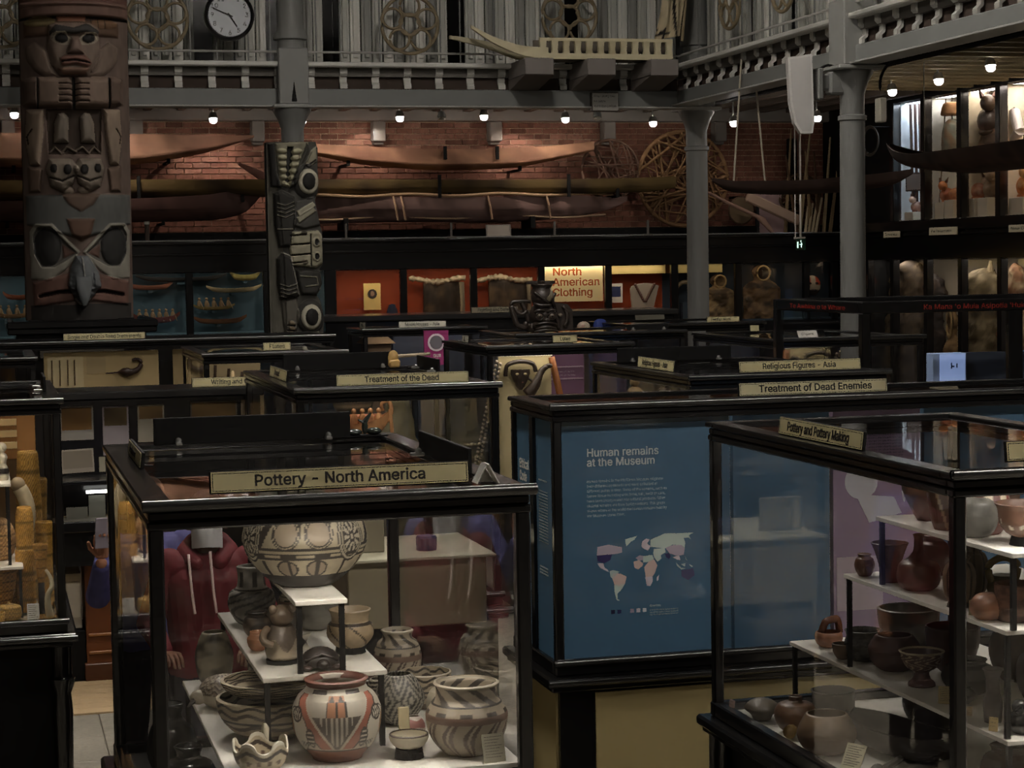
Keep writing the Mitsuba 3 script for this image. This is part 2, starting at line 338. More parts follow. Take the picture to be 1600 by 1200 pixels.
for x, y, z, w, arm, dead in [(.42, 25, 4.64, 'left of the great carved pole', None, 0), (2.83, 25, 4.585, 'between the two carved poles', None, 0), (3.95, 25, 4.57, 'beside the column behind the toothed pole', None, 0),
                   (5.21, 25, 4.61, 'above the middle of the upper canoe', None, 0), (5.76, 25, 4.605, 'unlit, between two lit ones above the upper canoe', None, 1), (6.32, 25, 4.63, 'above the right half of the upper canoe', None, 0),
                   (7.42, 25, 4.60, 'on a white arm above the tip of the upper canoe', .42, 0), (7.86, 25, 4.62, 'unlit, at the end of the white arm', None, 1), (8.63, 25, 4.55, 'left of the corner column', None, 0),
                   (8.48, 22.9, 4.40, 'just in front of the corner column', None, 0), (8.95, 22.9, 4.405, 'right of the corner column', None, 0),
                   (10.0, 22.77, 4.46, 'behind the white loudspeaker bracket', None, 0), (10.0, 20.68, 4.6, 'first of the row before the bright showcases', None, 0),
                   (10.0, 19.55, 4.62, 'second of the row before the bright showcases', None, 0), (10.0, 18.41, 4.655, 'third of the row before the bright showcases', None, 0)]:
    spot(x, y, z, w, arm=arm, dead=dead)
for i, (x, y, z, ty, tz, p, cut) in enumerate([(.9, 25.66, 4.6, 25.8, 3.3, 34, 66), (2.9, 25.66, 4.6, 25.8, 3.3, 38, 66), (4.95, 25.66, 4.6, 25.8, 3.3, 34, 66), (6.95, 25.66, 4.6, 25.8, 3.3, 36, 66),
                                               (1.6, 24.72, 4.57, 25.5, 3.3, 50, 66), (4.6, 24.72, 4.57, 25.5, 3.3, 50, 66), (7.2, 24.72, 4.57, 25.5, 3.3, 44, 60), (10.1, 24.6, 4.5, 25.7, 3.3, 7, 44)]):
    scene[f'wall_beam_{i}'] = {'type': 'spot', 'intensity': {'type': 'rgb', 'value': (lin('fff0e0') * p * .1 * WALLSPOT).tolist()}, 'cutoff_angle': cut, 'beam_width': cut * .5,
                               'to_world': T().look_at([x, y, z], [x, ty, tz], [0, 1, 0])}

# ================================================================== boats and frames on the back wall
def hull(rows, n=48, m=9, th=.12, tuck=False, round_=.75):
    """rows (s, top, bottom, half-width): an open hull along x, centred on y = 0"""
    r = np.array(rows, float)
    from scipy.interpolate import PchipInterpolator
    side = lambda q: np.sign(np.cos(q)) * (np.minimum(1, 1.55 * np.abs(np.cos(q))) if tuck else np.abs(np.cos(q)) ** .7)
    s = np.linspace(r[0, 0], r[-1, 0], n); f = PchipInterpolator(r[:, 0], r[:, 1:], axis=0)(s)
    ph = np.linspace(0, PI, m); rings = []
    for x, (zt, zb, hw) in zip(s, f):
        h = zt - zb
        out = np.stack([ph * 0 + x, -hw * side(ph), zt - h * np.sin(ph) ** round_], 1)
        k = 1 - th
        inn = np.stack([ph * 0 + x, -hw * k * side(ph), zt - h * k * np.sin(ph) ** round_], 1)[::-1]
        rings.append(np.vstack([out, inn]))
    return loft(rings)
def boat(name, label, cat_, rows, y, col, mat='painted_matte', group=None, hang=(), **kw):
    t = Thing(name, label, cat_, group)
    t.part('hull', mv(hull(rows, **kw), 0, y, 0), mat, smooth=50, color=col)
    for x, z in hang: t.part('hanger', cat(bx(x - .02, x + .02, y - .05, 26.0, z - .05, z - .02), bx(x - .02, x + .02, y - .12, y - .09, z - .05, z + .12)), FLATBLACK)
    return t
boat('canoe', 'long wooden canoe on the wall left of the toothed pole, highest there', 'canoe', [(-1.2, 4.44, 4.35, .05), (-.6, 4.44, 4.1, .2), (.6, 4.44, 4.03, .27), (1.8, 4.43, 4.06, .26), (2.6, 4.42, 4.17, .2), (3.1, 4.42, 4.3, .1), (3.4, 4.43, 4.4, .02)], 25.5,
     speck('8d6a55', .35, 9, 1, '6a4a3a', 3), hang=[(.4, 4.03), (2.3, 4.12)], tuck=True, m=15)
t = boat('canoe', 'slender upper wooden canoe right of the toothed pole with upswept tip', 'canoe', [(3.75, 4.38, 4.3, .03), (4.2, 4.31, 4.17, .16), (5.0, 4.26, 4.03, .24), (5.9, 4.235, 3.97, .26), (6.8, 4.25, 4.0, .24), (7.4, 4.29, 4.1, .15), (7.95, 4.35, 4.22, .05)], 25.5,
     speck('977158', .35, 9, 2, '74513f', 3), hang=[(4.6, 4.08), (6.9, 4.0)], tuck=True, m=15)
for x in (5.85, 6.55): t.part('strap', bx(x - .02, x + .02, 25.21, 25.24, 4.1, 4.27), FLATBLACK)
t = boat('canoe', 'very long narrow yellow-brown dugout hung along the whole wall', 'canoe', [(-1.5, 3.86, 3.64, .1), (1, 3.86, 3.62, .17), (4, 3.85, 3.64, .19), (7, 3.83, 3.64, .18), (8.6, 3.85, 3.66, .12), (9.05, 3.87, 3.72, .04)], 25.34,
     speck('5d4c2c', .4, 10, 3, '382c1e', 2.5), hang=[(.9, 3.62), (3.2, 3.62), (5.9, 3.62), (8.2, 3.64)])
for x in (5.75, 1.9, 7.5): t.part('strap', bx(x - .02, x + .02, 25.14, 25.17, 3.6, 3.9), FLATBLACK)
boat('canoe', 'dark red-brown bark canoe low on the wall behind the great carved pole', 'canoe', [(-1.2, 3.6, 3.38, .2), (.6, 3.6, 3.34, .26), (1.8, 3.62, 3.33, .27), (2.7, 3.66, 3.34, .22), (3.2, 3.74, 3.42, .12), (3.46, 3.82, 3.66, .03)], 25.35,
     speck('4c3530', .35, 10, 4, '352622', 3), hang=[(.3, 3.34), (2.2, 3.34)])
t = Thing('canoe_prow', 'dark pointed prow tip jutting up beside the toothed pole', 'canoe prow')
t.body(loft([[(3.17 + .02 * math.cos(a), 25.2, 4.045 + .02 * math.sin(a)) for a in np.arange(8) * PI / 4], [(3.34 + .04 * math.cos(a), 25.22, 3.96 + .05 * math.sin(a)) for a in np.arange(8) * PI / 4],
             [(3.55 + .06 * math.cos(a), 25.26, 3.84 + .08 * math.sin(a)) for a in np.arange(8) * PI / 4], [(3.8 + .06 * math.cos(a), 25.3, 3.76 + .1 * math.sin(a)) for a in np.arange(8) * PI / 4]]), 'painted_matte', smooth=40, color=speck('4a2c22', .3, 20, 5))
t = boat('canoe', 'pale ribbed bark canoe resting low on the ledge right of the toothed pole', 'canoe', [(3.7, 3.66, 3.4, .1), (4.2, 3.655, 3.29, .24), (5.2, 3.62, 3.3, .3), (6.4, 3.61, 3.28, .3), (7.3, 3.63, 3.31, .25), (7.8, 3.62, 3.36, .14), (8.2, 3.6, 3.45, .05), (8.42, 3.62, 3.55, .02)], 25.5,
     speck('826963', .4, 12, 6, '58443e', 4), hang=[])
t.part('gunwale', cat(*[tube([[x, 25.5 - .3 * min(1, (8.4 - x) / 1.2, (x - 3.4) / .8), 3.64 + .015 * math.sin(5 * x)] for x in np.linspace(3.8, 8.2, 24)], .022)]), 'painted_matte', smooth=True, color=speck('a98a6c', .3, 20))
t.part('lower_seam', tube([[x, 25.5 - .2 * min(1, (8.3 - x) / 1.2, (x - 3.4) / .8), 3.355 + .02 * math.sin(4 * x)] for x in np.linspace(3.8, 8.1, 24)], .014), 'painted_matte', smooth=True, color=speck('b79a80', .3, 20))
for x in (5.14, 5.24, 6.4, 7.2): t.part('rib', tube([[x, 25.2, 3.64], [x + .03, 25.19, 3.5], [x + .07, 25.25, 3.32]], .014), 'painted_matte', color=lin('a98a70'))
for x in (4.5, 7.0): t.part('cradle', bx(x, x + .06, 25.25, 25.75, 3.2, 3.35), FLATBLACK)
# hoops and wicker discs
def wicker(name, label, x, z, R, col, n_in, seed, rim=.03, w=.014):
    q = random.Random(seed); t = Thing(name, label, 'wicker trap'); y = 25.66
    t.part('hoop', mv(ring(0, 0, R, rim), x, y, z), 'painted_matte', smooth=True, color=speck(col, .4, 30, seed))
    ms = []
    for i in range(n_in):
        a = q.random() * 2 * PI; b = a + PI * (.45 + .9 * q.random())
        yy = y - .07 + .14 * q.random(); m = .5 * q.random() - .25
        p0, p1 = np.array([x + R * math.cos(a), yy, z + R * math.sin(a)]), np.array([x + R * math.cos(b), yy, z + R * math.sin(b)])
        mid = (p0 + p1) / 2 + [m * R * .15, -.05, m * R * .12]
        ms.append(tube(spl([p0, mid, p1], 7), w * (.7 + .8 * q.random()), 5))
    t.part('withies', cat(ms), 'painted_matte', smooth=True, color=speck(col, .5, 14, seed), kind='stuff')
    t.part('wall_hook', bx(x - .02, x + .02, y, 26.0, z + R - .02, z + R + .02), FLATBLACK)
wicker('wicker_hoop', 'small reddish wicker hoop at the right end of the canoes', 8.24, 3.98, .4, '5d463a', 24, 5, .02, .009)
wicker('wicker_trap', 'great round wicker trap half hidden behind the corner column', 9.28, 3.85, .64, '75583c', 46, 8, .03, .014)
wicker('wicker_trap', 'dark wicker bundle hanging in the corner right of the small drum', 11.0, 3.6, .3, '4a3a2a', 16, 9, .02, .012)
t = Thing('hand_drum', 'small round skin drum low on the wall right of the corner column', 'drum')
t.part('rim', mv(ring(0, 0, .175, .02), 10.1, 25.6, 3.41), paint('4a3727', .7), smooth=True); t.part('skin', mv(lathe([(0, -.01), (.17, -.01), (.175, .02), (0, .02)], 30), 10.1, 25.6, 3.41, rx=90), 'painted_matte', color=speck('6b5a45', .3, 20))
t.part('wall_hook', bx(10.08, 10.12, 25.6, 26, 3.58, 3.61), FLATBLACK)

# ================================================================== showcases along the back wall
BLUE = paint('4a626a', .7); ORANGE = paint('8e3a17', .7); NAVY = paint('27333d', .7)
bw = Thing('back_showcase', 'black ledge and cornice running along the top of the back wall showcases', 'showcase')
bw.part('ledge', bx(-3, 11.5, 25.14, 26.0, 3.04, 3.075, .01), BLACK); bw.part('cornice', bx(-3, 11.5, 25.2, 25.3, 2.69, 3.04), BLACK)
bw.part('cornice_moulding', bx(-3, 11.5, 25.17, 25.2, 2.9, 2.93, .006), BLACK); bw.part('plinth_board', bx(-3, 11.5, 25.9, 26.0, 3.075, 3.2), FLATBLACK)
bw.part('ledge_rail', tube([[-3, 25.16, 3.085], [11.4, 25.16, 3.085]], .01), paint('8d8d8d', .2, .5, .6))
for x in (4.51, 5.9, 7.3, 8.6): bw.part('rail_post', cat(bx(x - .012, x + .012, 25.16, 25.19, 3.07, 3.28), bx(x - .06, x + .06, 25.14, 25.2, 3.075, 3.1)), paint('55534f', .4))
bw.part('base', bx(-3, 11.5, 25.2, 26, 0, 1.9), BLACK)
def wall_case(label, x0, x1, posts, back, glow=None, tint='ffe9cf', p=0):
    t = Thing('back_showcase', label, 'showcase')
    t.part('backing', bx(x0, x1, 25.72, 25.76, 1.9, 2.69), back); t.part('shelf', bx(x0, x1, 25.24, 25.72, 1.88, 1.92), back)
    for x in posts: t.part('post', bx(x - .045, x + .045, 25.2, 25.28, 1.9, 2.69, .008), BLACK)
    for a, b in zip(posts[:-1], posts[1:]):
        t.part('glass_pane', grid([[[a + .045, 25.24, 1.92], [b - .045, 25.24, 1.92]], [[a + .045, 25.24, 2.69], [b - .045, 25.24, 2.69]]]), 'pane_glass')
    if p:
        m = trimesh.Trimesh([[x0 + .1, 25.32, 2.68], [x1 - .1, 25.32, 2.68], [x1 - .1, 25.4, 2.69], [x0 + .1, 25.4, 2.69]], [[0, 2, 1], [0, 3, 2]], process=False)
        t.part('strip_lamp', m, WHITE, light=emit(tint, p * STRIP))
    return t
wall_case('back wall showcase with blue-green backing and model boats', -2.5, 4.31, [-2.5, -.95, .75, 2.5, 3.48, 4.27], BLUE, p=3, tint='f4f0e4')
wall_case('back wall showcase with orange backing and skin clothing', 4.31, 8.98, [4.33, 5.26, 6.2, 7.12, 8.05, 8.98], ORANGE, p=7)
wall_case('back wall showcase with dark blue backing behind the corner column', 8.98, 11.45, [8.99, 9.9, 10.9, 11.32], NAVY, p=1.6)
bo = 'model boats in the blue-green wall showcase'
def model_boat(label, x0, x1, z, h, col, crew=0, mast=False, y=25.5):
    t = Thing('model_boat', label, 'model boat', bo); L = x1 - x0
    t.part('hull', mv(hull([(x0, z + h * 1.15, z + h * .8, .005), (x0 + .18 * L, z + h * .75, z + .12 * h, .05), (x0 + .5 * L, z + h * .62, z, .07), (x0 + .82 * L, z + h * .75, z + .12 * h, .05), (x1, z + h * 1.2, z + h * .85, .005)], n=16, m=7), 0, y, 0), 'painted_satin', smooth=50, color=speck(col, .3, 30, int(x0 * 10)))
    for i in range(crew):
        x = x0 + L * (.15 + .7 * i / max(1, crew - 1))
        t.part('rower', cat(mv(lathe([(.022, 0), (.03, .05), (.02, .09), (.009, .1)], 8), x, y, z + h * .4), ball(x, y, z + h * .4 + .118, .019, sub=1), tube([[x + .02, y - .02, z + h * .4 + .07], [x + .05, y - .06, z + h * .2]], .005, 5)), paint('8f7757', .7), smooth=50)
    t.part('stand', bx(x0 + .45 * L, x0 + .55 * L, y - .02, 25.73, z - .03, z + .01), BLUE)
for a in [('long black model canoe right of the great pole', 1.86, 3.0, 2.57, .09, '23211e'), ('orange-painted model boat just right of the great pole', 1.75, 2.32, 2.47, .1, '84503a'), ('red model boat carrying a row of upright rowers', 1.8, 2.4, 2.05, .12, '6a372d', 6),
          ('brown model canoe below the little yellow carvings', 2.56, 3.25, 2.02, .1, '7a5236'), ('pale slender model canoe with bulbous end in the second bay', 2.74, 3.45, 2.42, .09, 'a8966f'), ('yellow model canoe at the top of the second bay', 3.05, 3.44, 2.57, .12, '82743f'),
          ('little yellow carved boat with crew in the second bay', 2.57, 3.1, 2.2, .07, '94804f', 5), ('orange model boat left of the great pole', .22, .62, 2.38, .1, '8f5238'), ('model boat with pale crew at the left edge of the picture', .12, .55, 2.15, .09, '8f6d4a', 4)]:
    model_boat(*a)
# clothing bays
t = Thing('portrait_panel', 'cream panel with an oval portrait, on the orange backing', 'panel')
t.part('board', mv(bx(-.115, .115, -.012, 0, 0, .35, .003), 4.905, 25.55, 2.155, rz=4), paint('d9bd72', .6))
t.part('portrait', mv(cat(mv(lathe([(0, 0), (.062, 0), (.062, .006), (0, .006)], 24), 0, -.013, .21, rx=90, s=[1, 1, 1]).apply_scale([1, 1, 1.0])), 4.905, 25.55, 2.155, rz=4, s=[1, 1, 1.0]), paint('3a3029', .7))
t.part('face', mv(ball(0, -.016, .215, .033, .006, .042), 4.905, 25.55, 2.155, rz=4), paint('8d7058', .7), smooth=True)
t.part('stand', bx(4.87, 4.93, 25.56, 25.72, 1.92, 2.16), ORANGE)
t = Thing('blue_bag', 'dark blue beaded cloth bag beside the oval portrait', 'bag'); t.body(mv(lathe([(.0, 0), (.075, .01), (.09, .1), (.07, .22), (.04, .3), (0, .31)], 20), 5.17, 25.55, 1.92, s=[1, .5, 1.0]), 'painted_matte', smooth=40, color=speck('1d2536', .5, 30, 4))
def skin_coat(label, x0, x1, seed):
    t = Thing('skin_coat', label, 'coat', 'fur-edged coats on the orange backing')
    xs = np.linspace(x0 + .25 * (x1 - x0), x1, 26); zs = np.linspace(1.94, 2.52, 14)
    P = np.array([[[x, 25.58 - .05 * math.sin(PI * (x - x0) / (x1 - x0)) + .018 * math.sin(24 * x + 3 * z), z + .02 * math.sin(9 * x)] for x in xs] for z in zs])
    back = P.copy(); back[..., 1] += .05
    t.part('skin', loft(np.concatenate([P, back[:, ::-1]], 1)), 'painted_matte', smooth=50, color=speck('2c241b', .5, 14, seed, '4a3b28', 6))
    pts = [[x, 25.54, 2.53 + .025 * math.sin(9 * x + seed)] for x in np.linspace(x0 - .02, x1 + .02, 40)]
    r = .022 + .03 * np.array([random.Random(seed + i).random() for i in range(40)])
    t.part('fur_collar', tube(pts, r, 8), 'painted_matte', smooth=True, color=speck('a3967a', .6, 60, seed, '6f6550', 30))
    for x in (x1 - .03,): t.part('fur_edge', tube([[x, 25.53, 2.5], [x + .012, 25.53, 2.2], [x, 25.53, 1.95]], [.035, .03, .035], 8), 'painted_matte', smooth=True, color=speck('8f8468', .6, 60, seed, '5a5140', 30))
    t.part('hanger', bx((x0 + x1) / 2 - .02, (x0 + x1) / 2 + .02, 25.58, 25.72, 2.4, 2.44), FLATBLACK)
skin_coat('dark hide coat with pale fur trim in the middle orange bay', 5.42, 6.14, 3)
skin_coat('dark hide coat with pale fur trim left of the clothing sign', 6.3, 7.06, 5)
t = Thing('section_sign', 'cream panel reading North American Clothing in orange letters', 'sign')
t.part('board', bx(7.19, 8.03, 25.4, 25.43, 2.21, 2.7, .003), paint('ecd9a0', .6)); LT = paint('a8501f', .6)
for i, (s, w) in enumerate((('North', .41), ('American', .66), ('Clothing', .56))): t.part('lettering', mv(word(s, .098, w, True), 7.32, 25.399, 2.565 - .138 * i), LT)
t.part('stand', bx(7.5, 7.7, 25.43, 25.72, 2.24, 2.3), ORANGE)
t = Thing('header_strip', 'cream blank strip above the necklace right of the clothing sign', 'panel'); t.body(bx(8.1, 8.94, 25.45, 25.72, 2.565, 2.685, .003), paint('b7a468', .6))
t = Thing('header_strip', 'cream blank strip right of the corner column', 'panel'); t.body(bx(9.03, 9.76, 25.45, 25.72, 2.565, 2.685, .003), paint('c9b878', .6))
t = Thing('photo_card', 'white card with a dark blue picture beside the necklace bust', 'card'); t.part('card', bx(8.11, 8.34, 25.5, 25.512, 2.18, 2.44, .002), paint('c6c1b4', .6)); t.part('picture', extr(Polygon([(0, 0), (.17, 0), (.17, .14), (.0, .14)]), .004).apply_translation([8.14, 25.497, 2.26]), paint('252c4e', .5)); t.part('stand', bx(8.2, 8.24, 25.51, 25.72, 2.2, 2.24), ORANGE)
t = Thing('necklace_bust', 'pale neck bust wearing a V-shaped beaded necklace', 'necklace')
t.part('bust', mv(extr(Polygon([(0, 0), (.3, 0), (.38, .3), (.3, .33), (.2, .34), (.1, .33), (.0, .3), (-.02, .26)]), .05), 8.46, 25.45, 2.1), paint('948a7b', .7))
t.part('necklace', cat(*[ball(8.5 + .12 * f, 25.44, 2.42 - .22 * f, .02, sub=1) for f in np.linspace(0, 1, 9)], *[ball(8.77 - .12 * f, 25.44, 2.42 - .22 * f, .02, sub=1) for f in np.linspace(0, 1, 9)]), paint('50392f', .5), smooth=True)
t.part('stand', bx(8.6, 8.66, 25.5, 25.72, 1.92, 2.2), ORANGE)
def parka(label, x, y, z, h, w, col, rz=0, open_=True, alt=None, seed=1, top=.16, name='hooded_coat', cat_='coat', group=None):
    """a hooded garment on a stand, its opening towards -y before turning"""
    t = Thing(name, label, cat_, group)
    pr = spl([(w * .5, 0), (w * .48, h * .3), (w * .5, h * .55), (w * .36, h * .66), (w * top * 1.25, h * .74), (w * top * 1.5, h * .84), (w * top * 1.2, h * .94), (w * .03, h)], 22)
    m = lathe(spl(pr, 60), 56); v = m.vertices; v[:, 1] *= .55; v += (meshkit.fbm(v * 9 + seed, 3, seed)[:, None] - .5) * .1 * np.array([1, 1, .3]); 
    if open_:
        d = np.sqrt((v[:, 0] / (w * top * .95)) ** 2 + ((v[:, 2] - h * .84) / (h * .12)) ** 2); v[:, 1] += np.where(v[:, 1] < .02, np.clip(1.15 - d, 0, .5) * 2 * w * .26, 0)
    m.vertices = v
    t.part('coat', mv(m, x, y, z, rz=rz), 'painted_matte', smooth=True, color=speck(col, .5, 22, seed, alt, 8))
    if open_:
        t.part('fur_trim', mv(mv(ring(0, 0, w * top * 1.05, .013, n=30), 0, 0, 0, s=[1, 1, (.12 * h) / (w * top * .95)]), *(np.array([x, y, z]) + np.array([math.sin(math.radians(rz)), -math.cos(math.radians(rz)), 0]) * (w * .1 + .02) + [0, 0, h * .84]), rz=rz), 'painted_matte', smooth=True, color=speck('9a8156', .5, 60, seed))
    return t
t = Thing('horn_collar', 'pale curved horn collar right of the corner column', 'collar')
t.part('collar', tube([[9.25 + .16 * math.cos(a), 25.55, 2.2 + .24 * math.sin(a)] for a in np.linspace(-.5, 3.6, 26)], np.linspace(.04, .02, 26), 8), 'painted_satin', smooth=True, color=speck('6b5f48', .4, 20))
t.part('stand', bx(9.2, 9.3, 25.5, 25.6, 1.92, 2.16), NAVY)
parka('pale fur hooded coat in the dark blue showcase', 9.72, 25.5, 1.92, .62, .5, '8a7350', alt='4d3d2a', seed=3)
parka('brown hooded coat beside the red and white mask', 10.35, 25.5, 1.92, .74, .55, '6d563c', alt='33281d', seed=4)
t = Thing('painted_mask', 'red and white painted face mask in the dark corner showcase', 'mask')
t.part('face', mv(ball(0, 0, 0, .13, .06, .14, 3), 11.1, 25.5, 2.36), 'painted_satin', smooth=True, color=lambda v: np.where((np.abs(v[:, :1] - 11.1) > .035) & (v[:, 2:] > 2.36), lin('a3402c'), np.where(v[:, 2:] < 2.3, lin('2a1f1a'), lin('b8ab94'))))
for s in (-1, 1): t.part('eye', ball(11.1 + s * .05, 25.445, 2.39, .022, .015, .014), paint('0c0a08', .4), smooth=True)
t.part('mouth', ball(11.1, 25.45, 2.29, .05, .02, .016), paint('1a0d0b', .5), smooth=True); t.part('stand', cat(bx(11.07, 11.13, 25.5, 25.54, 1.92, 2.25), bx(11.0, 11.2, 25.45, 25.6, 1.92, 1.94)), NAVY)
t = Thing('ledge_label', 'grey label on the ledge before the pale bark canoe', 'label'); t.part('plate', mv(bx(-.17, .17, 0, .015, 0, .165, .004), 6.54, 25.17, 3.085, rx=-12), paint('5b5650', .5)); t.part('face', mv(bx(-.15, .15, -.003, 0, .015, .15), 6.54, 25.17, 3.085, rx=-12), paint('79726a', .6))
t = Thing('white_bottle', 'small post with white cap on the ledge beside the great pole', 'post'); t.part('post', mv(lathe([(.03, 0), (.03, .12), (.028, .24), (0, .24)], 12), 2.0, 25.3, 3.075), paint('5b5048', .6), smooth=40); t.part('cap', mv(lathe([(.036, 0), (.036, .1), (.02, .13), (0, .13)], 12), 2.0, 25.3, 3.3), WHITE, smooth=40)

# ================================================================== right-hand wall: bright upper showcases, coat showcases below
XR = 11.5
up = Thing('upper_showcase', 'tall bright wall showcase above the coats on the right wall', 'showcase')
ups = [(22.99, 23.71), (22.01, 22.80), (21.09, 21.88), (20.40, 20.90)]
edges = [23.78, 22.90, 21.94, 20.99, 19.9, 18.9]
up.part('cornice', bx(XR, 13.5, 17.5, 26, 4.73, 5.0), FLATBLACK)
for y in edges: up.part('post', bx(XR - .02, XR + .1, y - .055, y + .055, 3.1, 4.74, .01), BLACK)
up.part('end_wall', bx(XR, 13.5, 23.8, 26, 3.0, 4.9), FLATBLACK)
up.part('sill', bx(XR - .04, 12.4, 17.5, 26, 3.06, 3.2, .01), BLACK)
for i, (a, b) in enumerate(zip(edges[:-1], edges[1:])):
    w = paint('cfd6da', .7) if i == 0 else paint('c9bda6', .7)
    up.part('backing', bx(12.3, 12.34, b, a, 3.2, 4.74), w); up.part('floor', mv(bx(XR + .06, 12.32, b + .02, a - .02, -.01, 0), 0, 0, 3.21, ry=0), paint('cfc9bb', .7))
    if i < 4: up.part('partition', bx(XR + .1, 12.3, b - .012, b + .012, 3.2, 4.74), w)
    up.part('glass_pane', grid([[[XR + .03, a - .055, 3.2], [XR + .03, b + .055, 3.2]], [[XR + .03, a - .055, 4.73], [XR + .03, b + .055, 4.73]]]), 'pane_glass')
up.part('end_panel', bx(XR + .1, 12.3, 23.73, 23.79, 3.2, 4.74), paint('cfd6da', .7))
def panel_light(t, y0, y1, h, p):
    t.part('strip_lamp', trimesh.Trimesh([[XR + .14, y0, 4.72], [XR + .34, y0, 4.725], [XR + .34, y1, 4.725], [XR + .14, y1, 4.72]], [[0, 2, 1], [0, 3, 2]], process=False), WHITE, light=emit(h, p * STRIP))
panel_light(up, 22.95, 23.7, 'e9f3ff', 30); panel_light(up, 21.05, 22.85, 'fff1de', 13); panel_light(up, 19.2, 20.9, 'fff0e6', 24)
t = Thing('framed_picture', 'small dark framed picture in the white end bay of the bright showcase', 'picture'); t.part('frame', mv(bx(-.13, .13, -.02, .0, 0, .24, .004), 11.66, 23.46, 3.58, rz=-60), paint('2a211c', .5)); t.part('print', mv(bx(-.11, .11, -.023, -.02, .02, .22), 11.66, 23.46, 3.58, rz=-60), paint('6a625c', .6)); t.part('stand', bx(11.66, 11.68, 23.47, 23.49, 3.21, 3.6), BLACK)
for k, lb in enumerate(('dark staff leaning leftmost in the white end bay', 'dark staff second from the left in the white end bay', 'dark staff third from the left in the white end bay', 'dark staff against the post of the white end bay')):
    Thing('ritual_staff', lb, 'staff').body(tube([[11.66 + .03 * k, 23.5 - .055 * k, 3.21], [11.66 + .03 * k, 23.58 - .07 * k, 4.7]], .018), paint(('33231b', '3a2620', '43302a', '2c1f19')[k], .6))
def figure(name, label, cat_, x, y, z, s, body, trim, rz=0, wings=0, horn=False, group=None):
    t = Thing(name, label, cat_, group)
    q = lambda m: mv(m, x, y, z, rz=rz, s=s)
    t.part('body', q(cat(ball(0, 0, .12, .16, .1, .12), ball(-.02, 0, .02, .13, .09, .04))), 'painted_satin', smooth=True, color=speck(body, .5, 18, int(y * 7), trim, 9))
    t.part('head', q(ball(.13, 0, .27, .08, .07, .075)), 'painted_satin', smooth=True, color=speck(trim, .4, 25, int(y * 5)))
    for sd in (-1, 1):
        t.part('ear', q(tube([[.12, sd * .05, .32], [.1, sd * .08, .4]], [.025, .005], 6)), paint('43281e', .6)); t.part('leg', q(tube([[.06 * sd, sd * .04, .06], [.08 * sd, sd * .05, -.01]], [.03, .025], 6)), paint('4a2f22', .6))
    if wings: t.part('crest', q(cat(*[tube([[0, 0, .2], [-.1 - .04 * k, .03 * k, .42 - .05 * k]], [.035, .008], 6) for k in range(wings)])), 'painted_matte', smooth=True, color=speck(body, .6, 30))
    if horn: t.part('beak', q(tube(spl([[.18, 0, .3], [.32, 0, .34], [.38, 0, .22]], 8), np.linspace(.04, .006, 8), 8)), paint('14110f', .3), smooth=True)
    return t
bays = [('masked_figure', 'brown and white masked figure low in the white end bay', 'figure', 11.68, 23.44, 3.3, .62, '7d5546', 'bb9a86', -160, 0, False), ('animal_figure', 'reddish carved animal on the left of the beige bay', 'figure', 11.72, 22.68, 3.4, .8, '8a4a30', 'a8693f', -150, 0, False),
        ('animal_figure', 'second reddish animal in the beige bay, beside the post', 'figure', 11.72, 22.42, 3.42, .7, '93583c', 'b07a50', -30, 0, False), ('animal_figure', 'horn-beaked carved bird with red and white body', 'figure', 11.74, 21.92, 3.42, .85, '94583e', 'c8ad96', -60, 0, True),
        ('animal_figure', 'grey-brown shaggy animal right of the horn-beaked bird', 'figure', 11.74, 21.6, 3.42, 1.0, '5d4a3a', '75604a', -120, 4, False)]
for a in bays:
    figure(*a); up.part('riser', bx(a[3] - .12, a[3] + .2, a[4] - .12, a[4] + .12, 3.2, a[5] + .012, .004), paint('b9b0a0', .7))
figure('costume_bird', 'large dark feathered costume high in the third bay', 'costume', 11.78, 21.74, 4.2, 1.35, '2e2420', '43352b', -120, 5); up.part('hanging_rod', tube([[11.85, 21.74, 4.2], [11.85, 21.74, 4.73]], .008), FLATBLACK)
t = Thing('basket_hat', 'round brown basket hat hanging in the beige bay', 'hat'); t.body(mv(lathe(spl([(.03, .16), (.1, .14), (.13, .06), (.14, 0), (.12, -.01)], 12), 20), 11.75, 22.62, 4.5), 'painted_matte', smooth=True, color=speck('6a4c30', .4, 30))
t = Thing('feather_cape', 'grey-blue feather cape hanging below the basket hat', 'cape'); t.body(mv(lathe(spl([(.05, .42), (.11, .36), (.14, .1), (.13, 0)], 10), 20), 11.75, 22.6, 4.02), 'painted_matte', smooth=True, color=speck('5d635c', .5, 25, 2, '6e5844', 9)); up.part('hanging_rod', tube([[11.75, 22.61, 4.4], [11.75, 22.61, 4.73]], .006), FLATBLACK)
t = Thing('spear', 'thin spear slanting across the beige bay', 'spear'); t.body(tube([[11.66, 22.83, 3.21], [11.66, 22.72, 3.8], [11.66, 22.6, 4.7]], .008, 6), paint('3a332c', .5))
t = Thing('dark_cloak', 'wide dark cloak spread under the large feathered costume', 'cloak'); t.body(mv(lathe(spl([(.05, .42), (.17, .36), (.27, .18), (.3, 0), (.27, -.03)], 14), 24), 11.82, 21.72, 3.86, s=[.5, 1, 1]), 'painted_matte', smooth=True, color=speck('33271f', .6, 22, 8, '5a483a', 8)); up.part('cloak_post', bx(11.83, 11.86, 21.7, 21.74, 3.21, 4.0), FLATBLACK)
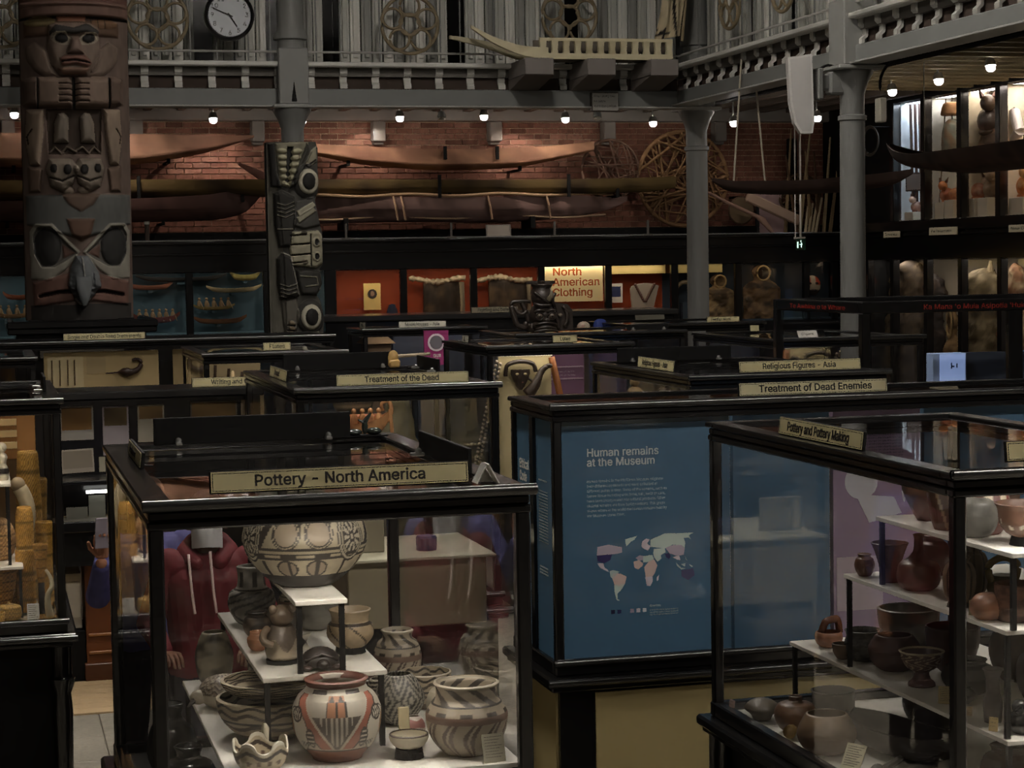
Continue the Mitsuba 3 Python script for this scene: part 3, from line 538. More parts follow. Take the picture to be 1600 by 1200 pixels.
t = Thing('white_boot', 'white slanting boot in the fourth bay', 'boot'); t.part('shaft', tube([[11.7, 20.98, 4.42], [11.7, 20.86, 4.18]], [.07, .065], 12), paint('c3bcb6', .6), smooth=40); t.part('foot', tube([[11.7, 20.86, 4.18], [11.68, 20.99, 4.08]], [.07, .04], 12), paint('aaa39c', .6), smooth=40); t.part('tip', tube([[11.7, 20.98, 4.42], [11.7, 21.03, 4.5], [11.7, 21.0, 4.56]], [.025, .03, .01], 8), paint('1c1917', .5), smooth=40); t.part('stand', bx(11.76, 11.78, 20.84, 20.87, 3.21, 4.15), FLATBLACK)
figure('costume_figure', 'orange shaggy costume figure in the fourth bay', 'figure', 11.72, 20.75, 3.4, 1.1, 'b0622c', 'd09a60', -120, 5)
up.part('riser', bx(11.6, 12.0, 20.6, 20.93, 3.2, 3.41, .01), paint('b9b0a0', .7))

lo = Thing('lower_showcase', 'black wall showcase with beige backing and fur coats on the right wall', 'showcase')
lo.part('cornice', bx(XR, XR + .1, 17.5, 26, 2.71, 3.06), BLACK); lo.part('cornice_moulding', bx(XR - .03, XR, 17.5, 26, 3.0, 3.04, .005), BLACK)
le = [24.55, 23.79, 22.83, 21.92, 20.95, 19.9, 18.9]
for y in le: lo.part('post', bx(XR - .02, XR + .08, y - .05, y + .05, .8, 2.72, .008), BLACK)
for a, b in zip(le[:-1], le[1:]):
    lo.part('glass_pane', grid([[[XR + .03, a - .05, .8], [XR + .03, b + .05, .8]], [[XR + .03, a - .05, 2.71], [XR + .03, b + .05, 2.71]]]), 'pane_glass')
lo.part('backing', bx(12.2, 12.24, 18.9, 24.6, .8, 2.9), paint('a59a86', .7)); lo.part('base', bx(XR, 12.3, 17.5, 26, 0, .8), BLACK)
lo.part('end_panel', bx(XR, 12.2, 24.55, 26, .8, 2.9), FLATBLACK)
lo.part('strip_lamp', trimesh.Trimesh([[XR + .12, 19, 2.7], [XR + .22, 19, 2.705], [XR + .22, 24.5, 2.705], [XR + .12, 24.5, 2.7]], [[0, 2, 1], [0, 3, 2]], process=False), WHITE, light=emit('fff2e4', 8 * STRIP))
for y, h, w, c, alt, sd, lb, op in [(24.32, 1.8, .44, '4d4029', '33291d', 21, 'yellow-brown hooded coat beside the loudspeaker column', False), (23.86, 1.9, .66, '463c31', '5c4f3c', 22, 'dark hooded fur coat second from the loudspeaker column', False), (23.2, 1.72, .46, '2a231e', '3c3028', 23, 'near-black round-shouldered coat third from the loudspeaker column', False),
                            (21.92, 1.78, .66, '7d7056', '54482f', 24, 'pale gut-skin coat with two pointed peaks', False), (21.1, 1.85, .6, '6f4f35', 'a08a6a', 25, 'brown striped coat at the right edge of the picture', False), (22.7, 1.3, .34, '8a6f4a', '5b4228', 26, 'short tan cloth coat low between the dark coats', True)]:
    parka(lb, 11.8, y, .8, h, w, c, -90, op, alt, sd, {22: .3, 23: .3, 24: .4}.get(sd, .18))
t = Thing('coat_peak', 'two pointed hood peaks of the pale gut-skin coat', 'coat peak'); t.body(cat(*[tube([[11.8, 21.92 + s * .17, 2.3], [11.8, 21.92 + s * .19, 2.62 + (.06 if s < 0 else -.1)]], [.12, .012], 8) for s in (-1, 1)]), 'painted_matte', smooth=True, color=speck('8d7d5f', .4, 30))
for (y0, y1, z0, z1, s) in [(23.92, 23.45, 2.99, 3.07, 'Textiles'), (22.62, 21.89, 3.0, 3.095, 'The Performance'), (20.63, 19.9, 3.0, 3.085, 'New Guinea')]:
    t = Thing('ledge_tag', f'small white tag under the bright showcase, lettered {s}', 'label'); t.part('card', bx(XR - .07, XR - .055, y1, y0, z0, z1, .002), paint('cfc7ae', .6)); t.part('lettering', mv(word(s, .035, abs(y0 - y1) * .75), XR - .0705, y0 - .05, (z0 + z1) / 2 - .015, rz=-90), INK)
t = Thing('exit_sign', 'hanging green emergency exit sign with a white running figure', 'exit sign')
t.part('plate', bx(8.97, 9.0, 20.84, 21.06, 2.835, 2.965, .003), paint('0f3d2c', .4)); t.part('symbol', cat(mv(bx(-.002, 0, -.02, .02, .03, .1), 8.969, 20.99, 2.83), ball(8.968, 20.9, 2.935, .003, .014, .014), mv(bx(-.002, 0, -.012, .014, .035, .09), 8.969, 20.9, 2.83, rx=15), bx(8.967, 8.969, 20.86, 20.94, 2.895, 2.905)), paint('bfe8d4', .4), light=emit('c8ffe6', .8))
t.part('bracket', cat(bx(8.975, 8.995, 20.83, 21.12, 2.965, 2.985), tube([[8.985, 20.95, 2.98], [8.985, 20.95, 4.905]], .012), tube([[8.985, 21.1, 2.98], [8.985, 21.1, 4.905]], .007)), paint('d6d3cc', .4))

# ---- dark canoe hung on ropes between the columns, long boat before the bright showcases
t = Thing('dugout_boat', 'dark dugout slung on ropes between the two right columns', 'boat')
t.part('hull', mv(hull([(7.68, 3.628, 3.59, .02), (7.94, 3.59, 3.47, .13), (8.49, 3.59, 3.443, .18), (9.14, 3.628, 3.46, .18), (9.78, 3.683, 3.535, .1), (10.06, 3.72, 3.66, .02)]), 0, 20.3, 0), 'painted_matte', smooth=50, color=speck('2d1f1a', .4, 14, 3))
for a, b in [((7.92, 20.3, 3.5), (8.03, 20.3, 4.91)), ((8.3, 20.3, 3.5), (8.17, 20.3, 4.91)), ((9.4, 20.3, 3.5), (9.4, 20.3, 4.91))]: t.part('rope', tube([a, b], .011, 6), paint('9b9486', .8))
t = Thing('pale_board', 'pale pinkish board leaning on the wall behind the slung dugout', 'board'); t.body(mv(bx(-.2, .2, 0, .03, 0, .62, .004), 10.62, 25.75, 3.076, rx=-14), 'painted_matte', color=speck('a58a8a', .2, 6))
t = Thing('black_post', 'black upright stanchion beside the pale pinkish board', 'post'); t.body(bx(10.86, 10.98, 25.7, 25.8, 3.076, 4.4, .01), FLATBLACK)
t = Thing('carved_plank', 'thick pale plank lying aslant under the slung dugout', 'plank'); t.body(mv(bx(-.42, .42, -.04, .04, -.07, .07, .02), 10.45, 25.3, 3.42, ry=24), 'painted_matte', color=speck('a38a78', .25, 10)); put(t.key + '__prop', bx(10.7, 10.74, 25.28, 25.32, 3.076, 3.26), FLATBLACK); put(t.key + '__prop_001', bx(10.2, 10.24, 25.28, 25.32, 3.076, 3.5), FLATBLACK)
for k, lb in enumerate(('pale stick leftmost in the bundle behind the loudspeaker column', 'pale stick second in the bundle behind the loudspeaker column', 'pale stick third in the bundle behind the loudspeaker column', 'pale stick nearest the loudspeaker column in the bundle')):
    Thing('stick', lb, 'stick').body(tube([[10.9 + .05 * k, 25.25, 3.076], [11.05 + .07 * k, 25.5, 3.45 + .04 * k]], [.022, .016], 7), 'painted_matte', color=speck('b8a78c', .3, 20, k))
t = Thing('oar', 'pale oar blade leaning under the slung dugout', 'oar'); t.body(loft([[(9.3 + .02 * math.cos(a), 25.28 + .02 * math.sin(a), 3.75) for a in np.arange(8) * PI / 4], [(9.8 + .06 * math.cos(a), 25.28 + .02 * math.sin(a), 3.5) for a in np.arange(8) * PI / 4], [(10.25 + .07 * math.cos(a), 25.28 + .02 * math.sin(a), 3.3) for a in np.arange(8) * PI / 4], [(10.45 + .03 * math.cos(a), 25.28 + .02 * math.sin(a), 3.076) for a in np.arange(8) * PI / 4]]), 'painted_matte', smooth=40, color=speck('8b6e60', .3, 14))
for k in range(7):
    a = random.Random(k).random()
    Thing('paddle', 'thin upright paddle, ' + ('leftmost', 'second', 'third', 'fourth', 'fifth', 'sixth', 'rightmost')[k] + ' of seven standing in the dark far corner', 'paddle', 'paddles standing in the far corner').body(tube([[10.7 + .11 * k, 25.3 + .2 * a, 3.08], [10.6 + .13 * k + .3 * a, 25.6, 4.1 + .5 * a]], [.03, .012], 6), 'painted_matte', color=speck(('7d6a4e', '4a3626', '9a886a')[k % 3], .4, 20))
t = Thing('dugout_boat', 'long dark boat hung in front of the bright showcases', 'boat')
t.part('hull', mv(hull([(-19.75, 3.97, 3.92, .02), (-19.3, 3.86, 3.72, .15), (-18.7, 3.80, 3.63, .24), (-17.6, 3.79, 3.55, .3), (-16.2, 3.80, 3.55, .3), (-14.5, 3.82, 3.6, .2), (-13.9, 3.95, 3.88, .03)]), 0, 0, 0).apply_transform(trimesh.transformations.rotation_matrix(-PI / 2, [0, 0, 1])).apply_translation([9.5, 0, 0]), 'painted_matte', smooth=50, color=speck('3a2820', .4, 12, 6, '241a15', 4))
for y in (18.9, 14.8): t.part('wire', tube([[9.5, y, 3.62], [9.5, y, 4.75]], .006, 6), paint('6b675f', .5))
t = Thing('wire_coil', 'dark round coil of cord hung left of the bright showcases', 'coil'); t.part('coil', cat(*[mv(ring(0, 0, .17 + .012 * k, .012, n=26), 11.2, 23.8 + .02 * k, 4.25, rz=-80) for k in range(3)]), paint('2e2822', .7), smooth=True); t.part('hook', tube([[11.2, 23.8, 4.43], [11.5, 23.8, 4.43]], .01), FLATBLACK)

# ---- white loudspeaker on its bracket
t = Thing('loudspeaker', 'flat white loudspeaker panel on the second right column', 'loudspeaker')
P = np.array([(0, 0), (.0, .56), (.05, .72), (.60, .72), (.62, .70), (.60, .0), (.52, -.04), (.16, -.03)])
sp = Polygon([(0, .72), (.235, .75), (.25, .1), (.235, .0), (.12, .0), (.06, .1), (.02, .3)])
t.part('cabinet', mv(extr(sp.buffer(-.012).buffer(.012), .14), 7.43, 17.6, 3.93, rz=-14), paint('b2b0ad', .55), smooth=30)
t.part('grille', mv(extr(sp.buffer(-.022), .006), 7.43, 17.594, 3.93, rz=-14), paint('a3a19f', .75))
t.part('bracket', cat(bx(7.7, 7.95, 17.6, 17.7, 4.34, 4.5, .02), bx(7.72, 7.78, 17.55, 17.75, 4.25, 4.55, .02), bx(7.85, 8.0, 17.56, 17.7, 4.3, 4.52, .02)), GREY)
t.part('cable', tube(spl([[7.75, 17.65, 4.52], [7.85, 17.6, 4.58], [7.98, 17.6, 4.5], [7.9, 17.62, 4.36]], 16), .012), FLATBLACK)
# ---- sledge, sail, sign and clock at the back gallery
t = Thing('sledge', 'long white wooden sledge with curled runners on the gallery brackets', 'sledge'); IV = speck('cdc4a4', .18, 10, 4, 'b9ae8c', 4)
def runner(off, xe, ze, y):
    top = spl([(xe, ze), (5.75 + off, 5.27), (6.05 + off, 5.2), (6.3 + off, 5.19)], 18); th = np.interp(np.linspace(0, 1, 18), [0, .3, 1], [.035, .07, .14])
    pts = np.vstack([top, np.stack([top[::-1, 0], top[::-1, 1] - th[::-1]], 1)])
    return mv(extr(Polygon(pts).buffer(0), .05), 0, y, 0)
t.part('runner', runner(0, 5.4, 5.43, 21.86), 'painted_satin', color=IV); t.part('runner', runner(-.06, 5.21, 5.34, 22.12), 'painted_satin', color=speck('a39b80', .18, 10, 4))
t.part('side_board', mv(extr(sbox(6.2, 5.06, 7.8, 5.125), .05), 0, 21.86, 0), 'painted_satin', color=IV); t.part('top_rail', mv(extr(sbox(6.2, 5.265, 7.8, 5.3), .05), 0, 21.86, 0), 'painted_satin', color=IV)
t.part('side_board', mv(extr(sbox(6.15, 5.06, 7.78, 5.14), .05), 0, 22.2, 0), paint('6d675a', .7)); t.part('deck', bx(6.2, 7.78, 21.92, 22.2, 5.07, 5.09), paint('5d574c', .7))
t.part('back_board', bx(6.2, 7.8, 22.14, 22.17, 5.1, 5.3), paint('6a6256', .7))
for i in range(12): t.part('stanchion', mv(extr(Polygon([(-.04, 0), (.04, 0), (.03, .05), (.04, .15), (-.04, .15), (-.03, .05)]), .05), 6.24 + .138 * i, 21.86, 5.12), 'painted_satin', color=IV)
for i, x in enumerate((6.16, 6.9, 7.66)):
    t = Thing('timber_bracket', ('grey timber bracket under the curl of the white sledge', 'grey timber bracket under the middle of the white sledge', 'grey timber bracket under the sail end of the white sledge')[i], 'bracket', 'timber brackets under the sledge')
    t.part('arm', bx(x - .17, x + .17, 21.75, 22.5, 4.87, 5.06, .01), paint('7c7672', .7)); t.part('strut', trimesh.Trimesh([[x - .17, 21.75, 4.87], [x + .17, 21.75, 4.87], [x - .17, 22.5, 4.87], [x + .17, 22.5, 4.87], [x - .17, 22.5, 4.74], [x + .17, 22.5, 4.74]], [[0, 4, 1], [1, 4, 5], [0, 2, 4], [1, 5, 3], [2, 3, 5], [2, 5, 4]], process=False), paint('635c57', .7))
t = Thing('painted_sail', 'cream cloth sail with black markings at the right end of the sledge', 'sail')
P = np.array([[[7.62 + .33 * u + .1 * v + .06 * math.sin(3 * v) * (1 - u), 22.0 + .03 * math.sin(14 * u + 3 * v), 5.3 + .85 * v + .06 * u * (1 - v)] for u in np.linspace(0, 1, 26)] for v in np.linspace(0, 1, 30)])
bk = P.copy(); bk[..., 1] += .012
def sailcol(v):
    u = v[:, 0] - 7.62; w = v[:, 2] - 5.3
    m = (np.abs(w - .05 - .25 * u) < .012) & (u < .14) | (np.abs(u - .09 - .3 * w) < .01) & (w < .14) | (np.abs(w - .12 + .2 * u) < .01) & (u < .2)
    m |= np.abs((u - .1 * w) - .27 + .06 * np.sin(3 * w)) < .014
    return np.where(m[:, None], lin('1d1a17'), speck('b9ab8e', .25, 8, 4)(v))
t.part('cloth', loft(np.concatenate([P, bk[:, ::-1]], 1)), 'painted_matte', smooth=50, color=sailcol); t.part('spar', tube([[7.98, 22.05, 5.3], [8.08, 22.05, 6.2]], .018), paint('8b7c60', .6))
t = Thing('beam_sign', 'white three-line notice fixed to the gallery beam under the sledge', 'sign'); t.part('board', bx(6.975, 7.29, 22.36, 22.38, 4.515, 4.72, .003), paint('a9a8a3', .6)); t.part('frame', bx(6.965, 7.3, 22.38, 22.44, 4.505, 4.73, .003), paint('4c463f', .6))
for i, (s, w) in enumerate((('Four-storey tour', .26), ('museum', .14), ('and timber sledges', .27))): t.part('lettering', mv(word(s, .026, w), 6.99, 22.359, 4.672 - .058 * i), paint('3c3a38', .6))
t = Thing('wall_clock', 'round black-rimmed clock with white face on the back gallery railing', 'clock'); cx, cy, cz, R = 2.725, 22.25, 5.54, .275
q = lambda m: mv(m, cx, cy, cz)
t.part('rim', q(lathe([(R * .86, -.03), (R * .93, -.05), (R * 1.0, -.03), (R * 1.02, .03), (0, .03)], 48).apply_transform(trimesh.transformations.rotation_matrix(-PI / 2, [1, 0, 0]))), paint('0d0d0e', .15, .5, 0, .5), smooth=40)
t.part('face', q(mv(lathe([(0, .0), (R * .88, .0), (R * .88, .02), (0, .02)], 48), rx=90)), paint('c2c6cb', .5))
nm = []
for k in range(1, 13):
    a = math.radians(90 - 30 * k); m = word(str(k), .05); m.apply_translation([-m.bounds[1][0] / 2, 0, -.017]); nm.append(mv(m, .7 * R * math.cos(a), -.021, .72 * R * math.sin(a)))
for m in nm: t.part('numeral', q(m), INK)
t.part('ticks', q(cat(*[mv(bx(-.002, .002, -.022, -.02, R * .82, R * .86), ry=6 * k) for k in range(60)])), INK)
t.part('hour_hand', q(mv(bx(-.008, .008, -.03, -.027, -.03, .15, .002), ry=147)), INK); t.part('minute_hand', q(mv(bx(-.006, .006, -.034, -.031, -.04, .2, .002), ry=-67)), INK)
t.part('arm', bx(cx - .03, cx + .03, 22.27, 22.85, cz - .03, cz + .03), FLATBLACK)

# ================================================================== carved poles
from scipy import ndimage
import shapely
class Relief:
    """a carved face: heights (metres) and colours on a grid of drawing units"""
    def __init__(s, x0, x1, y0, y1, col, step=1.0, seed=0):
        s.x, s.y = np.arange(x0, x1 + step / 2, step), np.arange(y0, y1 + step / 2, step)
        s.X, s.Y = np.meshgrid(s.x, s.y); s.H = np.zeros_like(s.X); s.C = np.tile(lin(col), (*s.X.shape, 1)); s.step = step
    def mask(s, m, h, bevel, col):
        if bevel > 0:
            d = ndimage.distance_transform_edt(m) * s.step; t = np.clip(d / bevel, 0, 1); w = np.sqrt(1 - (1 - t) ** 2)
        else: w = m.astype(float)
        s.H += np.where(m, h * w, 0)
        if col is not None: s.C[m] = lin(col)
        return s
    def ell(s, cx, cy, rx, ry, h=.04, col=None, rot=0, bevel=None, hole=0):
        a = math.radians(rot); u = (s.X - cx) * math.cos(a) + (s.Y - cy) * math.sin(a); v = -(s.X - cx) * math.sin(a) + (s.Y - cy) * math.cos(a)
        d = (u / rx) ** 2 + (v / ry) ** 2; m = (d < 1) & (d >= hole)
        return s.mask(m, h, bevel if bevel is not None else min(rx, ry), col)
    def poly(s, pts, h=.04, col=None, bevel=4):
        return s.mask(shapely.contains_xy(Polygon(pts).buffer(0), s.X, s.Y), h, bevel, col)
    def line(s, pts, w, h=.02, col=None, bevel=None):
        return s.mask(shapely.contains_xy(LineString(pts).buffer(w / 2), s.X, s.Y), h, w / 2 if bevel is None else bevel, col)
    def mirror(s, fn, c):
        fn(lambda x: x); fn(lambda x: 2 * c - x); return s
    def solid(s, xyz, back, amt=.22, f=26, smooth=0.8, seed=1):
        """xyz(u 0..1, y, H) -> points; closed by a back sheet at depth back"""
        H = ndimage.gaussian_filter(s.H, smooth)
        u = (s.X - s.x[0]) / (s.x[-1] - s.x[0]); P = xyz(u, s.Y, H)
        b0, b1 = P[:, :1].copy(), P[:, -1:].copy(); b0[..., 1] = back; b1[..., 1] = back
        R = np.concatenate([P, b1, b0], 1); C = np.concatenate([s.C, s.C[:, -1:], s.C[:, :1]], 1)
        m = loft(R); c = np.vstack([C.reshape(-1, 3), C[0].mean(0), C[-1].mean(0)])
        q = meshkit.fbm(m.vertices * np.array([f, f, f * .35]), 3, seed)[:, None]; c = c * (1 + 2 * amt * (q - .5))
        return m, c
def put_relief(t, name, rel, xyz, back, mat, own=False, **k):
    m, c = rel.solid(xyz, back, **k)
    path = meshkit.write_ply(m, True, None, np.clip(c, 0, 1))
    d = {'type': 'ply', 'filename': path, 'face_normals': False, 'bsdf': {'type': 'ref', 'id': mat}}
    i = t.n.get(name, 0); t.n[name] = i + 1; scene[f'{t.key}__{name}' + (f'_{i:03d}' if i else '')] = d

BR, RD, GR, BK, WH, LB = '564942', '523b34', '4b4c4a', '211f1d', '8a867c', '75675a'
r = Relief(30, 214, -110, 500, BR, 1.0)
# hat and brow
r.poly([(30, -110), (214, -110), (214, 10), (30, 10)], .03, RD, 2); r.poly([(30, 2), (214, 2), (214, 28), (30, 28)], .10, '5b473f', 6); r.line([(30, 27), (214, 27)], 3, -.03, BK)
r.poly([(36, 32), (196, 32), (196, 56), (36, 56)], .05, '4b392d', 8); r.ell(63, 33, 26, 8, .02, '5d5238'); r.ell(170, 36, 24, 8, .02, '5d4633'); r.poly([(90, 26), (140, 26), (138, 34), (92, 34)], .03, '74503f', 3)
for x in (148, 160, 172): r.line([(x, 30), (x, 44)], 1.6, -.02, BK)
# face
r.poly([(78, 40), (90, 36), (145, 36), (160, 44), (162, 80), (155, 105), (140, 118), (95, 118), (80, 100), (74, 75)], .11, '62554c', 14)
r.poly([(78, 52), (88, 40), (118, 46), (140, 38), (162, 50), (158, 56), (138, 52), (119, 56), (92, 52), (80, 60)], .03, '2d2b29', 3)
for cx, ro in ((98, 8), (143, -8)):
    r.ell(cx, 62, 19, 9, .0, '7d7468', ro * 1.6, 3); r.ell(cx, 61, 11, 7, .03, '1a1918', ro)
r.line([(84, 62), (90, 52), (104, 53), (115, 66)], 2, .015, '9c9484'); r.line([(158, 62), (152, 53), (138, 54), (126, 64)], 2, .015, '9c9484')
r.poly([(114, 60), (126, 60), (136, 86), (106, 86)], .09, '62524a', 9); r.poly([(94, 92), (105, 87), (138, 88), (148, 99), (142, 106), (120, 101), (98, 104)], .05, '60453c', 5); r.line([(98, 97), (120, 95), (144, 99)], 2.4, -.04, '1e1412'); r.poly([(90, 106), (146, 106), (134, 117), (100, 117)], .03, '665044', 5)
# arms, hands, legs
r.poly([(70, 168), (164, 168), (160, 240), (74, 240)], -.05, '30261f', 8)
for s_ in (lambda x: x, lambda x: 234 - x):
    r.poly([(s_(40), 72), (s_(55), 64), (s_(74), 78), (s_(82), 104), (s_(94), 120), (s_(70), 120), (s_(52), 106), (s_(42), 92)], .075, '5f5249', 9)
    r.poly([(s_(34), 124), (s_(46), 118), (s_(110), 121), (s_(115), 130), (s_(114), 166), (s_(60), 166), (s_(36), 160)], .12, '66574d', 10)
    r.poly([(s_(31), 121), (s_(56), 119), (s_(57), 166), (s_(31), 160)], .03, '53453d', 4); r.line([(s_(57), 120), (s_(57), 166)], 2.2, -.04, BK)
    for k in range(4): r.line([(s_(92), 131 + 9 * k), (s_(115), 130 + 9 * k)], 2, -.035, '2a1f1a')
    for k in range(3): r.ell(s_(102), 131 + 10 * k, 9, 4.5, .015)
    r.poly([(s_(38), 168), (s_(68), 168), (s_(64), 215), (s_(58), 256), (s_(42), 256), (s_(36), 215)], .10, LB, 10); r.line([(s_(46), 200), (s_(38), 210), (s_(40), 222)], 2.4, -.03, '2a2019')
    # frog heads between the legs
    r.poly([(s_(82), 222), (s_(84), 190), (s_(90), 176), (s_(100), 174), (s_(108), 182), (s_(106), 222)], .10, '655d54', 9)
    r.poly([(s_(68), 262), (s_(74), 246), (s_(110), 246), (s_(121), 262), (s_(112), 286), (s_(94), 298), (s_(76), 290)], .13, '6b6258', 12)
    r.line([(s_(76), 236), (s_(84), 228), (s_(94), 238), (s_(104), 228), (s_(118), 236)], 4, .05, '554c43'); r.ell(s_(80), 262, 6, 7, .03, '1b1917'); r.ell(s_(103), 264, 6.5, 8, .03, '1b1917')
    r.line([(s_(74), 276), (s_(94), 282), (s_(114), 274)], 2.6, -.03, '2a2520'); r.poly([(s_(38), 256), (s_(62), 262), (s_(58), 298), (s_(40), 298)], .06, '57483e', 6); r.ell(s_(104), 296, 10, 6, .04, '6d6257')
r.line([(117, 122), (117, 168)], 5, -.05, BK)
# the beaked bird below
r.poly([(34, 302), (212, 302), (212, 348), (170, 360), (124, 372), (76, 360), (34, 348)], .05, GR, 6); r.poly([(92, 302), (124, 300), (158, 302), (146, 318), (124, 330), (104, 318)], .02, '4a3c33', 6)
for s_ in (lambda x: x, lambda x: 248 - x):
    r.poly([(s_(38), 360), (s_(48), 347), (s_(76), 348), (s_(100), 370), (s_(122), 392), (s_(112), 404), (s_(96), 420), (s_(70), 437), (s_(40), 434)], .03, '77746b', 5)
    r.poly([(s_(44), 366), (s_(52), 352), (s_(74), 353), (s_(98), 378), (s_(116), 394), (s_(98), 406), (s_(78), 416), (s_(58), 416), (s_(47), 398)], -.06, '4a4743', 5)
    r.ell(s_(68), 384, 23, 31, .06, '242423'); r.poly([(s_(92), 380), (s_(114), 394), (s_(94), 402)], .02, '503c34', 4)
    r.poly([(s_(42), 440), (s_(92), 428), (s_(106), 424), (s_(104), 448), (s_(118), 452), (s_(116), 468), (s_(44), 478)], .04, '5a423a', 5); r.line([(s_(54), 461), (s_(86), 455), (s_(116), 454)], 5.5, -.05, '1d0f0e'); r.line([(s_(54), 461), (s_(100), 455)], 9, -.01)
r.poly([(100, 340), (148, 340), (140, 366), (124, 376), (108, 366)], .03, '4f3b30', 6); r.poly([(114, 398), (134, 398), (152, 424), (156, 446), (138, 466), (124, 482), (112, 466), (100, 446), (104, 420)], .20, '55585a', 20); r.line([(124, 402), (128, 440), (126, 468)], 2.4, .03, '8a8a86'); r.line([(112, 466), (125, 480), (136, 466)], 3, .02, '8f8a80')
r.poly([(38, 476), (210, 474), (210, 502), (38, 502)], .0, '2a2826', 3)
t = Thing('totem_pole', 'great broad carved pole with crouching figure above a hook-beaked bird', 'totem pole')
put_relief(t, 'carved_pole', r, lambda u, y, H: np.stack([.415 + 1.055 * u - .022 * y / 500, 20.5 - .52 * np.sqrt(np.clip(1 - (.94 * (2 * u - 1)) ** 2, 0, 1)) - H, 5.385 - .00627 * y], -1), 20.6, 'painted_matte', amt=.3, f=14)
t.part('beak_tip', mv(loft([[(.16 * w * math.cos(a), -.11 - .05 * k + .1 * w * math.sin(a), z) for a in np.arange(12) * PI / 6] for k, w, z in ((0, .5, .16), (1, .48, .06), (1.4, .3, -.05), (1.1, .12, -.12))]), .94, 19.86, 2.52), 'painted_matte', smooth=50, color=speck('55585a', .3, 14))
t.part('foot_block', bx(.42, 1.44, 20.1, 20.6, 2.2, 2.26), FLATBLACK)
t = Thing('pole_plinth', 'black plinth case with raised rim under the great carved pole', 'plinth')
t.part('body', bx(.28, 1.52, 19.68, 21.1, 0, 2.13, .01), BLACK); t.part('tray', bx(.2, 1.62, 19.6, 21.2, 2.13, 2.2, .012), BLACK)
t.part('rim', cat(bx(.19, 1.63, 19.58, 19.66, 2.18, 2.26, .02), bx(.19, .27, 19.6, 21.2, 2.18, 2.26, .02), bx(1.55, 1.63, 19.6, 21.2, 2.18, 2.26, .02)), BLACK)
t.part('side_panel', bx(.5, 1.3, 19.66, 19.68, 1.9, 2.09), paint('4e4a42', .4))

r = Relief(415, 504, 222, 548, '3b3a36', .6)
r.poly([(415, 222), (428, 222), (430, 296), (436, 380), (440, 548), (415, 548)], -.02, '57554d', 3)
r.poly([(417, 224), (427, 224), (429, 270), (436, 292), (420, 290)], .06, '1f1e1d', 3); r.poly([(428, 224), (482, 222), (478, 240), (455, 280), (446, 292), (434, 288)], .02, '6f6c5c', 4); r.poly([(447, 230), (456, 230), (448, 288), (442, 286)], -.05, '191816', 2)
for k in range(6): r.ell(438 + k * .6, 236 + 10 * k, 8 - .5 * k, 4.2, .035, '8e8a74', 6); r.ell(462 - 2.4 * k, 237 + 10 * k, 9 - .9 * k, 4.2, .035, '8e8a74', -8)
r.poly([(478, 224), (486, 238), (458, 288), (448, 294), (452, 282)], .06, '35342f', 3); r.poly([(484, 236), (496, 228), (496, 252), (480, 262), (474, 258)], .04, '7a7767', 3); r.line([(477, 260), (494, 250)], 2.5, -.02, BK)
for cy in (283, 491):
    r.ell(479, cy, 24, 27, .08, '2e2d2a'); r.ell(479, cy, 17.5, 19.5, .03, '9d998a', bevel=4); r.ell(479, cy, 11, 13, .03, '1b1a19')
r.poly([(424, 300), (436, 296), (456, 306), (458, 340), (448, 382), (430, 384), (424, 350)], .07, '262522', 6)
for k in range(4): r.line([(428, 316 + 6 * k), (440, 320 + 6 * k), (454, 314 + 6 * k)], 1.6, .012, '5d5a50')
r.line([(428, 356), (452, 356)], 1.8, .012, '5d5a50'); r.poly([(458, 312), (490, 306), (499, 350), (470, 356), (452, 350)], .04, '3a3936', 4)
for k in (0, 1): r.poly([(458, 338 - 10 * k), (486, 322 - 8 * k), (492, 328 - 8 * k), (462, 347 - 10 * k)], .02, '858272', 2)
r.poly([(450, 360), (496, 358), (503, 366), (503, 408), (490, 416), (450, 412), (446, 386)], .06, '807c6b', 5)
for a in [((448, 366), (472, 364)), ((448, 380), (480, 378)), ((448, 396), (480, 394)), ((450, 408), (472, 406)), ((481, 364), (481, 412))]: r.line(a, 2.2, -.03, '26241f')
for cy in (376, 398): r.ell(491, cy, 8, 8, .03, '8f8b79'); r.ell(491, cy, 4, 5, -.03, '1d1c1a')
r.ell(470, 362, 5, 4, .03, '3c3831'); r.ell(470, 406, 5, 4, .03, '5b564a')
r.poly([(426, 400), (436, 390), (448, 398), (456, 430), (460, 458), (430, 464), (426, 440)], .08, '262522', 6); r.line([(434, 392), (447, 396), (454, 430), (460, 456)], 2, .015, '74716a')
for k in range(4): r.line([(430, 440 + 6 * k), (442, 444 + 6 * k), (456, 440 + 6 * k)], 1.6, .012, '5d5a50')
r.poly([(456, 418), (498, 420), (500, 440), (490, 458), (464, 456), (458, 436)], .06, '2b2a27', 5); r.line([(462, 428), (490, 430), (492, 442), (470, 444)], 2, .012, '6a6759'); r.poly([(494, 448), (503, 440), (500, 460)], .04, '807c6b', 3)
r.poly([(432, 466), (456, 462), (460, 488), (452, 522), (440, 530), (434, 500)], .04, '4f4c45', 4)
for k in range(4): r.ell(447, 500 + 8 * k, 5, 3.4, .03, '6d6251', 20); r.line([(440, 503 + 8 * k), (452, 504 + 8 * k)], 1.4, -.02, BK)
r.poly([(466, 514), (494, 514), (488, 530), (472, 530)], .05, '827e6c', 4); r.line([(466, 514), (472, 530), (488, 530), (494, 514)], 2, .01, '1d1c1a')
t = Thing('totem_pole', 'narrow dark carved pole with white teeth and ringed round eyes', 'totem pole')
